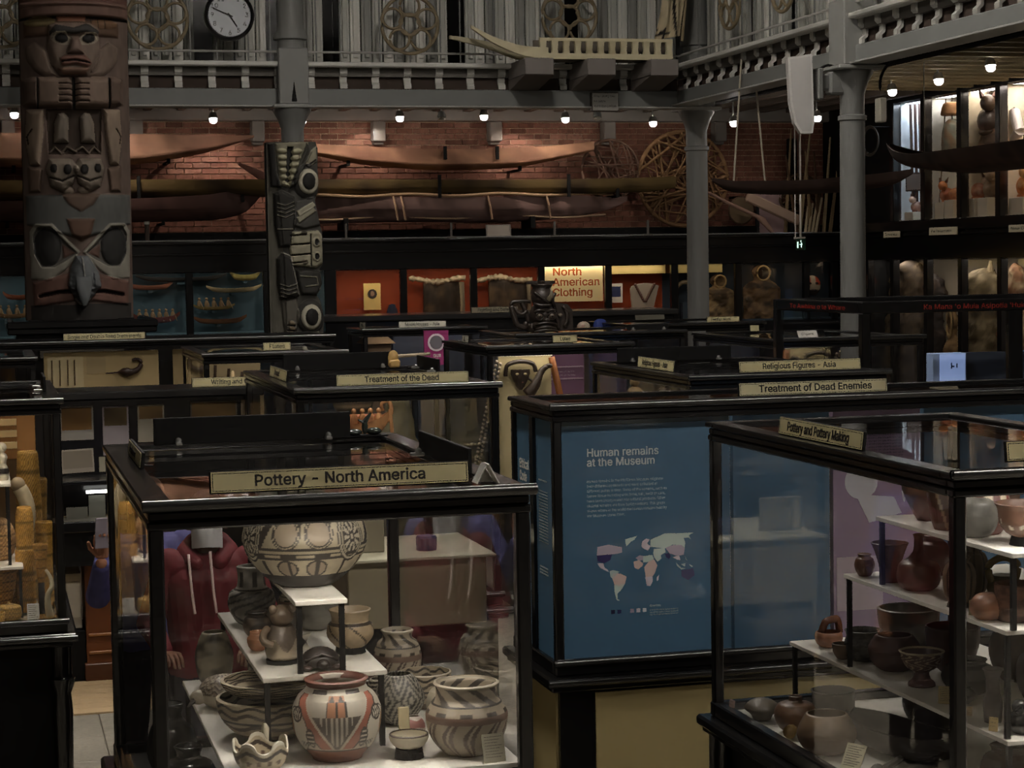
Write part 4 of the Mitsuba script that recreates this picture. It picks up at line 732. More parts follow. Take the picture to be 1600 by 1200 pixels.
put_relief(t, 'carved_pole', r, lambda u, y, H: np.stack([2.835 + .56 * np.minimum(u, (np.interp(y, [222, 232, 250, 300, 312, 350, 360, 410, 418, 440, 458, 468, 500, 530, 548], [495, 498, 498, 496, 491, 500, 504, 504, 497, 501, 491, 498, 504, 500, 492]) - 415) / 89), 20.42 - .2 * np.sqrt(np.clip(1 - (.92 * (2 * u - 1)) ** 2, 0, 1)) - H, 4.02 - (y - 222) * .00667], -1), 20.5, 'painted_matte', amt=.25, f=18)
t.part('base', bx(2.84, 3.38, 20.2, 20.5, 0, 1.86, .01), FLATBLACK)

# ================================================================== glass cases on the court floor
def ringframe(x0, x1, y0, y1, z0, z1, w, c=.006):
    return cat(bx(x0, x1, y0, y0 + w, z0, z1, c), bx(x0, x1, y1 - w, y1, z0, z1, c), bx(x0, x0 + w, y0 + w, y1 - w, z0, z1, c), bx(x1 - w, x1, y0 + w, y1 - w, z0, z1, c))
def strip(x0, x1, y, z, d=.03):
    return trimesh.Trimesh([[x0, y, z], [x1, y, z], [x1, y + d, z + .012], [x0, y + d, z + .012]], [[0, 2, 1], [0, 3, 2]], process=False)
GLOSS = paint('141415', .27, 1.0)
def case(label, x0, x1, y0, y1, zt=2.1, zg=.92, p=40, lamp=0, tint='fff2e0', lampy=None, panel=None, glass=(1, 1, 1, 1, 1), floor='b9b5aa', name='display_case', legs=False, bead=True):
    t = Thing(name, label, 'display case', 'black-framed glass cases on the court floor'); w = .042
    t.part('top_frame', cat(ringframe(x0 - .012, x1 + .012, y0 - .012, y1 + .012, zt - .022, zt, .085, .008), ringframe(x0, x1, y0, y1, zt - .05, zt - .022, .05)), BLACK)
    t.part('top_rail', ringframe(x0 - .004, x1 + .004, y0 - .004, y1 + .004, zt - .075, zt - .05, .05), BLACK)
    for x in (x0, x1 - w):
        for y in (y0, y1 - w): t.part('post', bx(x, x + w, y, y + w, zg, zt - .07, .006), BLACK)
    t.part('bottom_frame', ringframe(x0 - .004, x1 + .004, y0 - .004, y1 + .004, zg - .03, zg + .03, .05), BLACK)
    t.part('floor_board', bx(x0 + .01, x1 - .01, y0 + .01, y1 - .01, zg - .03, zg - .005), paint(floor, .6))
    t.part('plinth_moulding', cat(bx(x0 - .05, x1 + .05, y0 - .05, y1 + .05, zg - .075, zg - .03, .02), bx(x0 - .03, x1 + .03, y0 - .03, y1 + .03, zg - .1, zg - .075, .008)), BLACK)
    if legs:
        for x in (x0 + .03, x1 - .03):
            for y in (y0 + .03, y1 - .03): t.part('leg', mv(lathe([(.05, 0), (.055, .05), (.04, .08), (.05, .5), (.042, zg - .35), (.06, zg - .3), (.065, zg - .27), (.05, zg - .25), (.05, zg - .1)], 18), x, y, 0), BLACK, smooth=40)
        t.part('base', bx(x0 + .06, x1 - .06, y0 + .05, y1 - .06, .1, zg - .1), FLATBLACK)
    else:
        t.part('base', bx(x0 + .02, x1 - .02, y0 + .02, y1 - .02, 0, zg - .1), BLACK)
        if panel:
            pm = paint(panel, .7)
            t.part('base_panel', bx(x0 + .19, x1 - .19, y0 + .008, y0 + .02, .1, zg - .12), pm); t.part('base_panel', bx(x0 + .008, x0 + .02, y0 + .05, y1 - .05, .08, zg - .12), pm)
    a, b, c, d, e, g = x0 + .012, x1 - .012, y0 + .012, y1 - .012, zg + .03, zt - .03
    for on, P in zip(glass, ([[[a, c, e], [b, c, e]], [[a, c, g], [b, c, g]]], [[[a, d, e], [a, c, e]], [[a, d, g], [a, c, g]]], [[[b, c, e], [b, d, e]], [[b, c, g], [b, d, g]]], [[[b, d, e], [a, d, e]], [[b, d, g], [a, d, g]]], [[[a, c, zt - .012], [b, c, zt - .012]], [[a, d, zt - .012], [b, d, zt - .012]]])):
        if on: t.part('glass_pane', grid(P), 'pane_glass')
    if bead:
        for z, o in ((zt - .004, .016), (zg + .03, .012), (zg - .052, .05)): t.part('bead', tube([[x0 - o, y0 - o, z], [x1 + o, y0 - o, z]], .017, 16), GLOSS, smooth=True)
    if lamp: t.part('strip_lamp', strip(x0 + .12, x1 - .12, lampy or y0 + .055, zt - .07), WHITE, light=emit(tint, lamp * STRIP))
    return t
def plaque(text, where, x, y, z, w, h=.065, rz=0, tw=.62, lead=.13, col='b3a982', tx=None, rx=-7, border=True):
    """a lettered strip standing on a case; x, y is the middle of its foot"""
    lab = (f'cream plaque lettered {text}' if text else 'cream plaque') + ', ' + where
    t = Thing('case_plaque', lab, 'sign'); q = lambda m: mv(mv(m, rx=rx), x, y, z, rz=rz)
    t.part('board', q(bx(-w / 2, w / 2, 0, .012, 0, h, .002)), FLATBLACK); t.part('face', q(bx(-w / 2 + .004, w / 2 - .004, -.0025, .0, .004, h - .003)), paint(col, .55))
    if border: t.part('border', q(cat(bx(-w / 2 + .008, w / 2 - .008, -.0032, -.002, .0075, .0095), bx(-w / 2 + .008, w / 2 - .008, -.0032, -.002, h - .0095, h - .0075), bx(-w / 2 + .008, -w / 2 + .01, -.0032, -.002, .0075, h - .0075), bx(w / 2 - .01, w / 2 - .008, -.0032, -.002, .0075, h - .0075))), INK)
    [t.part('foot', q(bx(s * w * .3 - .012, s * w * .3 + .012, 0, .05, 0, .006)), FLATBLACK) for s in (-1, 1)]
    if text: t.part('lettering', q(mv(word(text, h * .48, w * tw, True), -w / 2 + w * lead, -.0026, h * .29)), INK)
    return t
def dark_plaque(where, x, y, z, w, h, rz):
    t = Thing('case_plaque', f'black back of a plaque {where}', 'sign'); q = lambda m: mv(m, x, y, z, rz=rz)
    t.part('board', q(bx(-w / 2, w / 2, 0, .014, 0, h, .002)), FLATBLACK); [t.part('bracket', q(cat(bx(s * w * .38 - .012, s * w * .38 + .012, -.05, 0, 0, .012, .003), ball(s * w * .38, -.02, .016, .012, sub=1))), paint('a8a8a6', .25, .5, .8)) for s in (-1, 1)]

# A: the pottery case in front
case('nearest glass case holding patterned pots, lettered Pottery - North America', .42, 1.525, 5.56, 7.53, zg=.94, lamp=75, floor='3a3833')
plaque('Pottery - North America', 'largest, along the front of the nearest case', 1.0, 5.74, 2.1, .775, .067, tw=.66, lead=.165)
plaque('Pottery', 'seen edge-on at the left side of the nearest case', .475, 6.84, 2.1, .56, .055, rz=-90, tw=.5)
dark_plaque('along the far edge of the nearest case', .96, 7.42, 2.1, .74, .1, 0)
dark_plaque('along the right edge of the nearest case', 1.44, 6.34, 2.1, .72, .08, -90)
t = Thing('folded_card', 'small white folded paper tent beside the front plaque', 'card')
for s, c in ((1, WHITE), (-1, paint('c9c7c2', .6))): t.part('leaf', mv(bx(-.002, .002, -.03, .03, 0, .066), 1.432 + s * .034, 5.72, 2.1005, ry=-s * 28), c)
t.part('inner_fold', mv(extr(Polygon([(-.03, 0), (.03, 0), (0, .045)]), .002), 1.432, 5.74, 2.101), paint('b5b3ae', .6))
# C: pottery making, right
case('glass case at the right edge lettered Pottery and Pottery Making', 2.81, 3.91, 5.4, 7.5, zg=.93, lamp=55, tint='fff4e6', floor='c9c6bd', panel='857a5a', legs=True)
plaque('Pottery and Pottery Making', 'slanting along the left edge of the right-hand case', 2.85, 6.5, 2.1, .73, .068, rz=-90, tw=.74, lead=.11)
plaque('', 'blank end at the right border of the picture', 3.45, 5.62, 2.1, .69, .067)
# D: baskets, left
case('glass case of baskets cut off by the left edge of the picture', -.76, .352, 10.25, 12.1, zg=.94, lamp=40, floor='9d927a', legs=True)
dark_plaque('seen edge-on on the left basket case', .29, 11.2, 2.1, .5, .08, -90)
# B: the tall blue board case
case('glass case with blue information boards lettered Treatment of Dead Enemies', 2.48, 5.35, 8.63, 9.38, zg=.885, panel='9a8b60', glass=(1, 0, 0, 0, 1), floor='26363f', lamp=0)
plaque('Treatment of Dead Enemies', 'middle of the wide blue board case', 3.83, 8.78, 2.1, .77, .067, tw=.76, lead=.13, col='c6bd98')
t = Thing('information_board', 'blue board headed Human remains at the Museum with a world map', 'information board')
BB = paint('40607a', .55); t.part('board', bx(2.53, 3.36, 8.69, 8.71, .92, 2.0), BB); t.part('header', bx(2.53, 3.36, 8.7, 8.715, 2.0, 2.03), paint('3b4d54', .6))
PT = paint('d4d6d4', .6)
t.part('heading', cat(mv(word('Human remains', .036, .352, True), 2.655, 8.69, 1.856), mv(word('at the Museum', .036, .332, True), 2.655, 8.69, 1.811)), PT)
para = ['Human remains in the Pitt Rivers Museum originate', 'from different continents and were collected at', 'different points in time. Some of the remains, such as', 'human tissue including skin, bone, hair, teeth or nails,', 'have been incorporated into cultural products. Other', 'skeletal remains are from burial contexts. This graph', 'shows where in the world the human remains held by', 'the Museum come from.']
t.part('text', cat(*[mv(word(s, .0125, .39 * (.47 if i == 7 else (.955, .88, 1, .98, .98, .975, 1)[i])), 2.655, 8.69, 1.735 - .0228 * i) for i, s in enumerate(para)]), paint('a8b4b8', .6))
MX = lambda p: [(2.655 - .0132 + .00041 * a, 1.462 - .00041 * (b - 165) + .00002 * a) for a, b in p]
lands = {'a79cab': [[(150, 240), (290, 225), (330, 240), (440, 270), (440, 330), (370, 340), (140, 335)], [(960, 330), (1040, 310), (1150, 315), (1190, 360), (1180, 430), (1100, 440), (1010, 400)], [(600, 410), (650, 385), (690, 395), (690, 440), (640, 450)]],
         '2b2356': [[(140, 335), (320, 335), (300, 400), (230, 430), (150, 400)], [(950, 400), (1000, 395), (1020, 430), (1000, 465), (970, 440)]],
         'b4c2bb': [[(480, 185), (620, 160), (590, 200), (540, 220), (495, 265), (480, 220)], [(780, 220), (960, 165), (1120, 180), (1300, 190), (1240, 215), (1270, 265), (1240, 240), (1180, 240), (1200, 300), (1190, 355), (1160, 320), (1040, 305), (950, 335), (780, 300)], [(820, 330), (950, 330), (960, 380), (900, 410), (910, 450), (860, 480), (820, 420), (810, 380)], [(340, 690), (470, 690), (420, 760), (380, 790), (375, 850), (410, 880), (370, 870), (345, 780)], [(690, 400), (800, 395), (820, 440), (760, 470), (690, 470)]],
         'cbb4ad': [[(325, 560), (420, 570), (490, 610), (470, 690), (410, 720), (345, 690), (320, 620)], [(700, 530), (760, 460), (820, 450), (860, 520), (830, 600), (800, 640), (720, 640)], [(575, 450), (640, 440), (690, 480), (680, 510), (630, 545), (585, 520)]],
         'd8cdd6': [[(680, 230), (730, 200), (770, 215), (740, 260), (780, 290), (750, 340), (690, 310), (670, 280)], [(145, 425), (215, 430), (230, 480), (270, 510), (280, 540), (220, 505), (180, 480)], [(710, 640), (800, 640), (800, 700), (770, 750), (730, 740)], [(850, 660), (880, 630), (870, 690), (850, 700)], [(1050, 450), (1120, 430), (1140, 490), (1100, 480)]],
         'a9b7b4': [[(1085, 515), (1150, 580), (1200, 590), (1150, 600), (1095, 550)], [(1150, 540), (1200, 530), (1190, 570)], [(1240, 545), (1290, 575), (1270, 585)], [(1195, 450), (1225, 510), (1205, 490)], [(290, 530), (330, 520), (400, 545), (330, 620), (300, 600)]],
         '4a4668': [[(1150, 610), (1290, 600), (1310, 680), (1230, 730), (1150, 680)]]}
for col, ps in lands.items(): t.part('map_land', cat(*[mv(extr(Polygon(MX(p)).buffer(0), .002), 0, 8.688, 0) for p in ps]), paint(col, .6))
for i, c in enumerate(('1a1c3c', '23264f', None, '8f8596', 'b4b1ba', 'c5c8cc')):
    if c: t.part('key_square', bx(2.765 + .031 * i, 2.783 + .031 * i, 8.688, 8.69, 1.118, 1.136), paint(c, .6))
t.part('key_text', cat(mv(word('Known items', .011, .055, True), 2.955, 8.69, 1.14), *[mv(word('approximate numbers of human remains held', .007, .14), 2.955, 8.69, 1.122 - .011 * i) for i in range(3)]), paint('97a3a6', .6))
t.part('stand', bx(2.6, 3.3, 8.72, 8.75, .9, 1.99), paint('26363f', .7))
t = Thing('information_board', 'blank blue board between the world map and the mauve board', 'information board'); t.body(bx(3.38, 3.87, 8.7, 8.74, .9, 2.03), BB)
t = Thing('information_board', 'mauve board with text columns and pale drawings behind the right case', 'information board'); MV = paint('84718a', .6)
t.part('board', bx(3.885, 4.34, 8.69, 8.73, .9, 2.03), MV); t.part('text', cat(*[mv(word('collected by scholars across the islands and sent', .008, .33), 3.92, 8.69, 1.97 - .0145 * i) for i in range(16)], *[mv(word('these objects were once part of homes and', .008, .22), 3.905, 8.69, 1.29 - .0145 * i) for i in range(13)]), paint('54465e', .7))
t.part('drawing', cat(mv(extr(Point(0, 0).buffer(.085), .002), 4.03, 8.687, 1.68), mv(extr(Polygon([(0, 0), (.2, -.02), (.24, -.1), (.07, -.14)]), .002), 4.0, 8.687, 1.62)), paint('b9b9c0', .6)); t.part('text_block', bx(3.9, 4.14, 8.687, 8.69, 1.06, 1.32), paint('a597a0', .6))
t = Thing('information_board', "blue board ending in the letters s'? at the right edge", 'information board'); t.part('board', bx(4.36, 5.3, 8.69, 8.73, .9, 2.03), BB); t.part('lettering', mv(word("What are 'human remains'?", .05, .62, True), 4.24, 8.69, 1.575), PT)
t = Thing('information_board', 'two narrow blue boards on the left end of the board case, lettered Ethical Code', 'information board')
for a, b, ty in ((9.06, 9.34, 0), (8.74, 9.0, 1)):
    t.part('board', bx(2.5, 2.52, a, b, .9, 2.02), BB)
    if ty == 0: [t.part('lettering', mv(word(w_, .045, l_, True), 2.4985, b - .05, z_, rz=-90), PT) for w_, l_, z_ in (('Ethical', .17, 1.76), ('Code', .13, 1.7))]
    else: t.part('lettering', cat(*[mv(word('codes for museums', .009, .14, True), 2.4985, b - .05, z, rz=-90) for z in (1.73, 1.32, 1.305, 1.29)], *[mv(word('all staff handle remains with', .006, .15), 2.4985, b - .05, 1.68 - .014 * i, rz=-90) for i in range(18)]), paint('a8b4b8', .6))
t.part('mullion', bx(2.485, 2.52, 9.0, 9.06, .9, 2.03), BLACK)

# ---- the other cases, row by row
case('glass case lettered Treatment of the Dead behind the nearest case', 1.575, 2.68, 10.38, 12.5, lamp=16, floor='6b6455')
plaque('Treatment of the Dead', 'second case row, behind the nearest case', 2.19, 10.56, 2.1, .74, .065, tw=.56, lead=.21)
plaque('Dead', 'slanting at the left edge of the Treatment of the Dead case', 1.63, 11.45, 2.1, .66, .066, rz=-90, tw=.3, lead=.3)
dark_plaque('along the far edge of the Treatment of the Dead case', 2.16, 12.38, 2.1, .72, .1, 0)
dark_plaque('along the right edge of the Treatment of the Dead case', 2.62, 11.9, 2.1, .6, .08, -90)
case('glass case lettered Religious Figures - Asia', 3.8, 5.0, 10.42, 12.28, lamp=0, floor='5a5548')
plaque('Religious Figures - Asia', 'behind the wide blue board case', 4.54, 10.6, 2.1, .76, .067, tw=.6, lead=.19)
plaque('Religious Figures - Asia', 'slanting on the left edge of its case', 3.86, 11.2, 2.1, .66, .068, rz=-90, tw=.7)
dark_plaque('along the far edge of the Religious Figures case', 4.32, 12.14, 2.1, .78, .09, 0)
case('glass case of lutes behind Treatment of the Dead', 3.76, 4.94, 14.88, 16.42, lamp=14, floor='6b6455')
plaque('Lutes', 'small, at the right end of the lute case', 4.51, 15.3, 2.1, .21, .062, tw=.42, lead=.3)
plaque('L', 'small white one at the left edge of the lute case', 3.8, 15.8, 2.1, .22, .062, rz=-90, tw=.3, lead=.3, col='b3b0a2')
case('glass case of flutes behind the writing desk', 1.575, 2.66, 14.95, 16.6, lamp=8, floor='6b6455')
plaque('Flutes', 'on the flute case beside the toothed pole', 2.18, 15.3, 2.1, .22, .065, tw=.56, lead=.22)
case('small glass case top just behind the basket case', -.76, .352, 15.2, 16.8, lamp=0, floor='6b6455')
case('glass case lettered Model Houses - Asia', 3.66, 4.92, 19.55, 20.45, lamp=9, floor='6b6455')
plaque('Model Houses - Asia', 'white, between toothed pole and demon carving', 4.31, 19.75, 2.1, .5, .07, tw=.72, col='b9b6a8')
plaque('Asia', 'tiny white one at the left edge of the model house case', 3.72, 19.95, 2.1, .3, .066, rz=-90, tw=.4, lead=.3, col='a9a695')
case('long black case lettered Single and Double Reed Instruments', -.4, 3.15, 18.35, 19.45, zg=1.0, lamp=0, floor='6b6455', glass=(1, 0, 0, 0, 1))
plaque('Single and Double Reed Instruments', 'below the carved pole', 1.05, 18.5, 2.1, .74, .07, tw=.9, lead=.05)
case('glass case half hidden behind the tall black case', 6.1, 7.4, 14.75, 16.65, lamp=7, floor='6b6455')
plaque('', 'tiny blank one left of the tall black case', 6.63, 16.5, 2.1, .09, .06, col='a9a07c', border=False)
t = Thing('folded_card', 'white lettered card lying on the case inside the tall black frame', 'card'); t.part('card', mv(bx(-.085, .085, 0, .004, 0, .075), 6.48, 14.95, 2.1, rx=-40), WHITE); t.part('lettering', mv(mv(word('Cigars', .02, .11), -.06, -.0005, .03), 6.48, 14.95, 2.1, rx=-40), INK)
case('low black case in front of the corner column', 6.3, 7.7, 18.9, 20.5, lamp=5, floor='55503f')
plaque('', 'blank grey one on the low case before the corner column', 6.98, 20.4, 2.1, .34, .06, col='57544a', border=False)
plaque('Feather Work', 'before the corner column', 7.33, 19.1, 2.1, .36, .06, tw=.6)
case('small black case under the dark demon carving', 4.62, 6.22, 17.2, 18.6, lamp=0, floor='55503f')
dark_plaque('standing right of the dark demon carving', 6.0, 17.6, 2.1, .4, .05, 0)
t = Thing('bench_case', 'long black bench case with pale top edge below the orange showcase', 'showcase'); t.part('body', bx(3.98, 8.45, 23.75, 24.7, 0, 2.06, .01), BLACK); t.part('top', bx(3.94, 8.5, 23.7, 24.75, 2.06, 2.13, .015), paint('2a2a2a', .15, .5, 0, .6))
plaque('Fighting and Defence', 'grey, far, below the fringed coats', 6.1, 23.74, 2.13, .6, .075, tw=.8, col='8d8672')
# reed panel, flutes, writing desk
t = Thing('drawing_panel', 'beige panel with drawings and a dark crook-shaped horn below the great pole', 'panel')
t.part('board', bx(.5, 1.53, 18.45, 18.48, 1.2, 2.0), paint('a8946b', .7)); t.part('board', bx(1.66, 2.1, 18.45, 18.48, 1.2, 2.0), paint('8d7b58', .7)); t.part('stand', bx(.6, 2.0, 18.5, 18.56, .97, 1.9), FLATBLACK)
t.part('paper', bx(.53, .85, 18.44, 18.45, 1.66, 1.96), paint('b7a883', .7)); t.part('paper', bx(.88, 1.05, 18.44, 18.45, 1.8, 1.95), paint('9c8a66', .7))
for x in (.57, .64, .71, .77): t.part('reed', tube([[x, 18.43, 1.93], [x, 18.43, 1.70]], .006, 6), paint('54422c', .6))
t.part('crook_horn', tube(spl([[1.05, 18.42, 1.80], [1.15, 18.42, 1.805], [1.2, 18.42, 1.81], [1.27, 18.42, 1.805], [1.35, 18.42, 1.84], [1.37, 18.42, 1.89], [1.33, 18.42, 1.925], [1.29, 18.42, 1.91]], 30), np.interp(np.linspace(0, 1, 30), [0, .25, .33, .42, .52, .8, 1], [.006, .008, .035, .042, .028, .018, .012]), 10), paint('2a1a14', .5), smooth=True)
t = Thing('flute', 'pale upright flute mouthpiece in the flute case', 'flute'); t.body(mv(lathe([(.018, 0), (.012, .08), (.008, .1), (0, .1)], 10), 1.82, 15.2, 1.86), paint('c9b48c', .5)); 
t = Thing('flute_board', 'beige backing panel with dark flutes inside the flute case', 'panel'); t.part('board', bx(1.62, 2.18, 16.3, 16.34, .95, 2.02), paint('8e7e5e', .7)); t.part('stand', bx(1.7, 2.1, 16.34, 16.4, .92, 1.9), FLATBLACK)
for k in range(4): t.part('flute', tube([[1.68 + .1 * k, 16.29, 1.5], [1.7 + .11 * k, 16.29, 1.98 - .03 * k]], .012, 8), paint('3a2c20', .5))
t = Thing('flute_stand', 'riser carrying the flute mouthpiece', 'stand'); t.body(bx(1.7, 2.05, 15.15, 15.3, .915, 1.86, .004), paint('8e7e5e', .7))
d = Thing('writing_desk', 'black desk case with pinned drawings above brown wooden drawers', 'desk')
d.part('top', bx(.28, 1.82, 13.42, 14.0, 1.88, 1.94, .012), BLACK); d.part('back', bx(.3, 1.8, 13.56, 13.98, 1.1, 1.88), BLACK); d.part('stile', cat(bx(.3, .45, 13.5, 13.56, 1.36, 1.88), bx(1.7, 1.8, 13.5, 13.56, 1.36, 1.88)), BLACK)
d.part('ledge', bx(.3, 1.8, 13.2, 13.58, 1.34, 1.37, .008), BLACK); d.part('desk_floor', bx(.33, 1.77, 13.24, 13.56, 1.06, 1.09), paint('9b968a', .6)); d.part('glass_pane', grid([[[.33, 13.22, 1.1], [1.77, 13.22, 1.1]], [[.33, 13.3, 1.34], [1.77, 13.3, 1.34]]]), 'pane_glass')
d.part('desk_rail', bx(.3, 1.8, 13.2, 13.24, 1.03, 1.1, .006), BLACK); d.part('apron', bx(.3, 1.8, 13.26, 13.98, .8, 1.06), BLACK)
WD = 'painted_satin'; d.part('cupboard', bx(.585, 1.75, 13.42, 13.95, 0.02, .8, .006), WD, color=speck('6a3b1d', .3, 8, 5)); d.part('cupboard_moulding', cat(bx(.6, 1.74, 13.4, 13.42, .3, .32, .004), bx(.6, 1.74, 13.4, 13.42, .18, .2, .004)), WD, color=speck('8a5a33', .2, 8)); d.part('skirting', bx(.57, 1.76, 13.38, 13.97, 0, .12, .006), WD, color=speck('4a2a18', .2, 8)); d.part('end_block', bx(.44, .585, 13.44, 13.9, 0, .34, .006), FLATBLACK)
d.part('lamp_tube', mv(lathe([(0, -.09), (.012, -.09), (.012, .09), (0, .09)], 10), .70, 13.42, 1.272, ry=90), WHITE, light=emit('f4f4ec', 2.2))
d.part('desk_card', cat(bx(.48, .62, 13.45, 13.455, 1.09, 1.17), bx(.63, .74, 13.5, 13.505, 1.09, 1.24)), paint('8b8a80', .6))
t = Thing('file_box', 'pale stacked files standing beside the brown cupboard', 'box'); t.part('box', bx(.46, .565, 13.5, 13.8, .345, .72, .004), paint('b3aa98', .7)); t.part('spine', bx(.47, .555, 13.496, 13.5, .42, .66), paint('cfc8b8', .7))
def pinned(label, x0, x1, z0, z1, col, pic, cut=.5, rot=0):
    t = Thing('pinned_drawing', label, 'drawing'); xm, zm = (x0 + x1) / 2, (z0 + z1) / 2
    q = lambda m: mv(mv(m, -xm, 0, -zm, ), xm, 13.55, zm, ry=rot)
    t.part('card', mv(mv(bx(x0, x1, -.008, 0, z0, z1, .002), -xm, 0, -zm), xm, 13.552, zm, ry=rot), paint(col, .7)); t.part('picture', mv(mv(bx(x0 + .012, x1 - .012, -.01, -.008, z0 + (z1 - z0) * cut, z1 - .012), -xm, 0, -zm), xm, 13.552, zm, ry=rot), 'painted_matte', color=speck(pic, .5, 40, int(x0 * 100), '3a2c1c', 20))
pinned('brown drawing on pale paper, top left of the writing desk', .46, .68, 1.61, 1.84, '8f8a82', '7a5a33', .3); pinned('tall lilac-grey sheet with small picture on the writing desk', .739, .913, 1.5, 1.833, '8d8588', '5f5138', .6)
pinned('sheet with brown picture right of the tall lilac one', .972, 1.152, 1.58, 1.834, '8a8475', '6e5737', .62); pinned('framed brown arched picture near the right end of the desk', 1.327, 1.646, 1.71, 1.845, '5c5548', '6b5536', .12)
pinned('narrow pale slip at the right end of the desk', 1.672, 1.726, 1.72, 1.847, '8a7a66', '8a7a66', .9); pinned('grey drawing lower left on the desk', .46, .676, 1.39, 1.55, '8f867a', '7d7466', .2, -2); pinned('small blank slip beside the nearest case post', .708, .751, 1.39, 1.492, '8d8776', '8d8776', .9)
plaque('Writing and Calculating', 'on top of the writing desk', 1.7, 13.52, 1.94, .72, .066, tw=.6, lead=.18)

# the tall black case with red lettering
t = Thing('tall_case', 'tall black open-framed case with red lettering on its top rail', 'display case'); a, b, c, e, z = 5.3, 7.9, 11.4, 12.85, 2.47
t.part('top_frame', ringframe(a, b, c, e, z - .075, z, .07, .008), BLACK)
for x in (a, b - .06):
    for y in (c, e - .06): t.part('post', bx(x, x + .06, y, y + .06, .9, z - .07, .006), BLACK)
t.part('post', bx(6.32, 6.42, c, c + .05, .9, z - .07, .006), BLACK)
t.part('top_glass', grid([[[a + .05, c + .05, z - .02], [b - .05, c + .05, z - .02]], [[a + .05, e - .05, z - .02], [b - .05, e - .05, z - .02]]]), 'pane_glass')
for P in ([[[a, c + .02, 1], [b, c + .02, 1]], [[a, c + .02, 2.4], [b, c + .02, 2.4]]], [[[a + .02, e, 1], [a + .02, c, 1]], [[a + .02, e, 2.4], [a + .02, c, 2.4]]]): t.part('glass_pane', grid(P), 'pane_glass')
t.part('base', bx(a - .02, b + .02, c - .02, e + .02, 0, 1.0, .01), BLACK)
RDL = paint('7a2018', .5)
t.part('lettering', mv(word("Ka Mana 'o Muia Asipotia 'Huia", .032, .72), 5.72, c - .001, z - .055), RDL); t.part('lettering', mv(word('Te Awhina o te Whare', .03, .9), a - .001, 12.55, z - .055, rz=-90), RDL)
t = Thing('light_panel', 'pale blue glowing panel with a small dark figure in the tall black case', 'light panel'); t.part('box', bx(6.19, 6.44, 12.2, 12.3, 1.0, 2.09, .004), paint('8ea4cc', .5), ); t.part('screen', bx(6.24, 6.43, 12.195, 12.2, 1.85, 2.085), paint('9fb4dc', .5), light=emit('8ea8e0', .28)); t.part('figure', cat(bx(6.322, 6.328, 12.19, 12.194, 1.985, 2.025), bx(6.362, 6.368, 12.19, 12.194, 1.99, 2.02), bx(6.33, 6.345, 12.19, 12.194, 1.995, 2.005), bx(6.335, 6.34, 12.19, 12.194, 1.87, 1.9)), paint('1b2344', .6))
t = Thing('navy_panel', 'dark navy panel slanting right of the glowing blue panel', 'panel'); t.body(mv(bx(0, .85, 0, .02, 0, 1.09), 6.46, 12.25, 1.0, rz=-12), paint('1c2636', .5))
t = Thing('light_panel', 'bright blue strip at the right edge of the picture', 'light panel'); t.body(bx(6.84, 7.2, 12.2, 12.25, 1.0, 2.09), paint('3f86c4', .5), light=emit('2f7cd0', .25))

# ---- things in the far cases
t = Thing('demon_carving', 'dark carved demon head with bulging ringed eyes, a scrolled left side and a flat crown', 'carving'); DK = speck('2b241f', .5, 22, 3); q = lambda m: mv(m, 5.0, 17.7, 2.1); P_ = dict(smooth=True, color=DK)
t.part('head', q(cat(ball(0, 0, .16, .115, .13, .13, 3), ball(0, -.06, .06, .115, .1, .06, 3), bx(-.13, .13, -.06, .12, 0, .08, .03))), 'painted_satin', smooth=40, color=DK)
t.part('upper_mask', q(cat(ball(.0, -.02, .32, .105, .1, .1, 3), ball(.03, -.11, .29, .035, .03, .03, 2))), 'painted_satin', **P_)
for u in (-.062, .056):
    t.part('eye', q(ball(u, -.135, .152, .026, .02, .026, 2)), paint('544a41', .3), smooth=True); t.part('eye_ring', q(ring(u, .152, .034, .008, y=-.135, n=24)), 'painted_satin', **P_); t.part('pupil', q(ball(u, -.153, .15, .01, .006, .011, 1)), paint('0d0b0a', .2), smooth=True)
    t.part('brow', q(tube(spl([[u - .045, -.12, .19], [u, -.145, .208], [u + .045, -.125, .196]], 10), .013, 7)), 'painted_satin', **P_); t.part('small_eye', q(ball(u * .9, -.105, .315, .018, .014, .016, 2)), paint('463c33', .3), smooth=True)
t.part('nose', q(ball(0, -.145, .115, .035, .04, .025, 2)), 'painted_satin', **P_)
for z, w_ in ((.085, .1), (.045, .095), (.02, .11)): t.part('lip', q(tube(spl([[-w_, -.13, z - .012], [0, -.17, z + .006], [w_, -.13, z - .012]], 12), .011, 7)), 'painted_satin', **P_)
t.part('tusk', q(tube(spl([[.03, -.13, .30], [.05, -.15, .36], [.045, -.13, .41]], 8), [.026, .025, .022, .018, .014, .01, .006, .003], 8)), paint('6d6552', .35), smooth=True)
for a_ in ([[-.1, -.1, .37], [-.02, -.13, .31], [.03, -.13, .27]], [[.1, -.1, .36], [.07, -.12, .3], [.09, -.1, .24]], [[-.1, -.08, .27], [-.03, -.13, .25], [.05, -.13, .255]]): t.part('band', q(tube(spl(a_, 10), .015, 7)), 'painted_satin', **P_)
t.part('crown', q(mv(extr(Polygon([(.12 * (1.15 if k % 2 else .82) * math.cos(k * PI / 9), .1 * (1.1 if k % 2 else .85) * math.sin(k * PI / 9)) for k in range(18)]), .03), -.005, .02, .445, rx=90)), 'painted_satin', color=DK); t.part('crown_neck', q(lathe([(.11, .36), (.085, .41), (.1, .435), (.1, .45), (0, .45)], 18)), 'painted_satin', **P_)
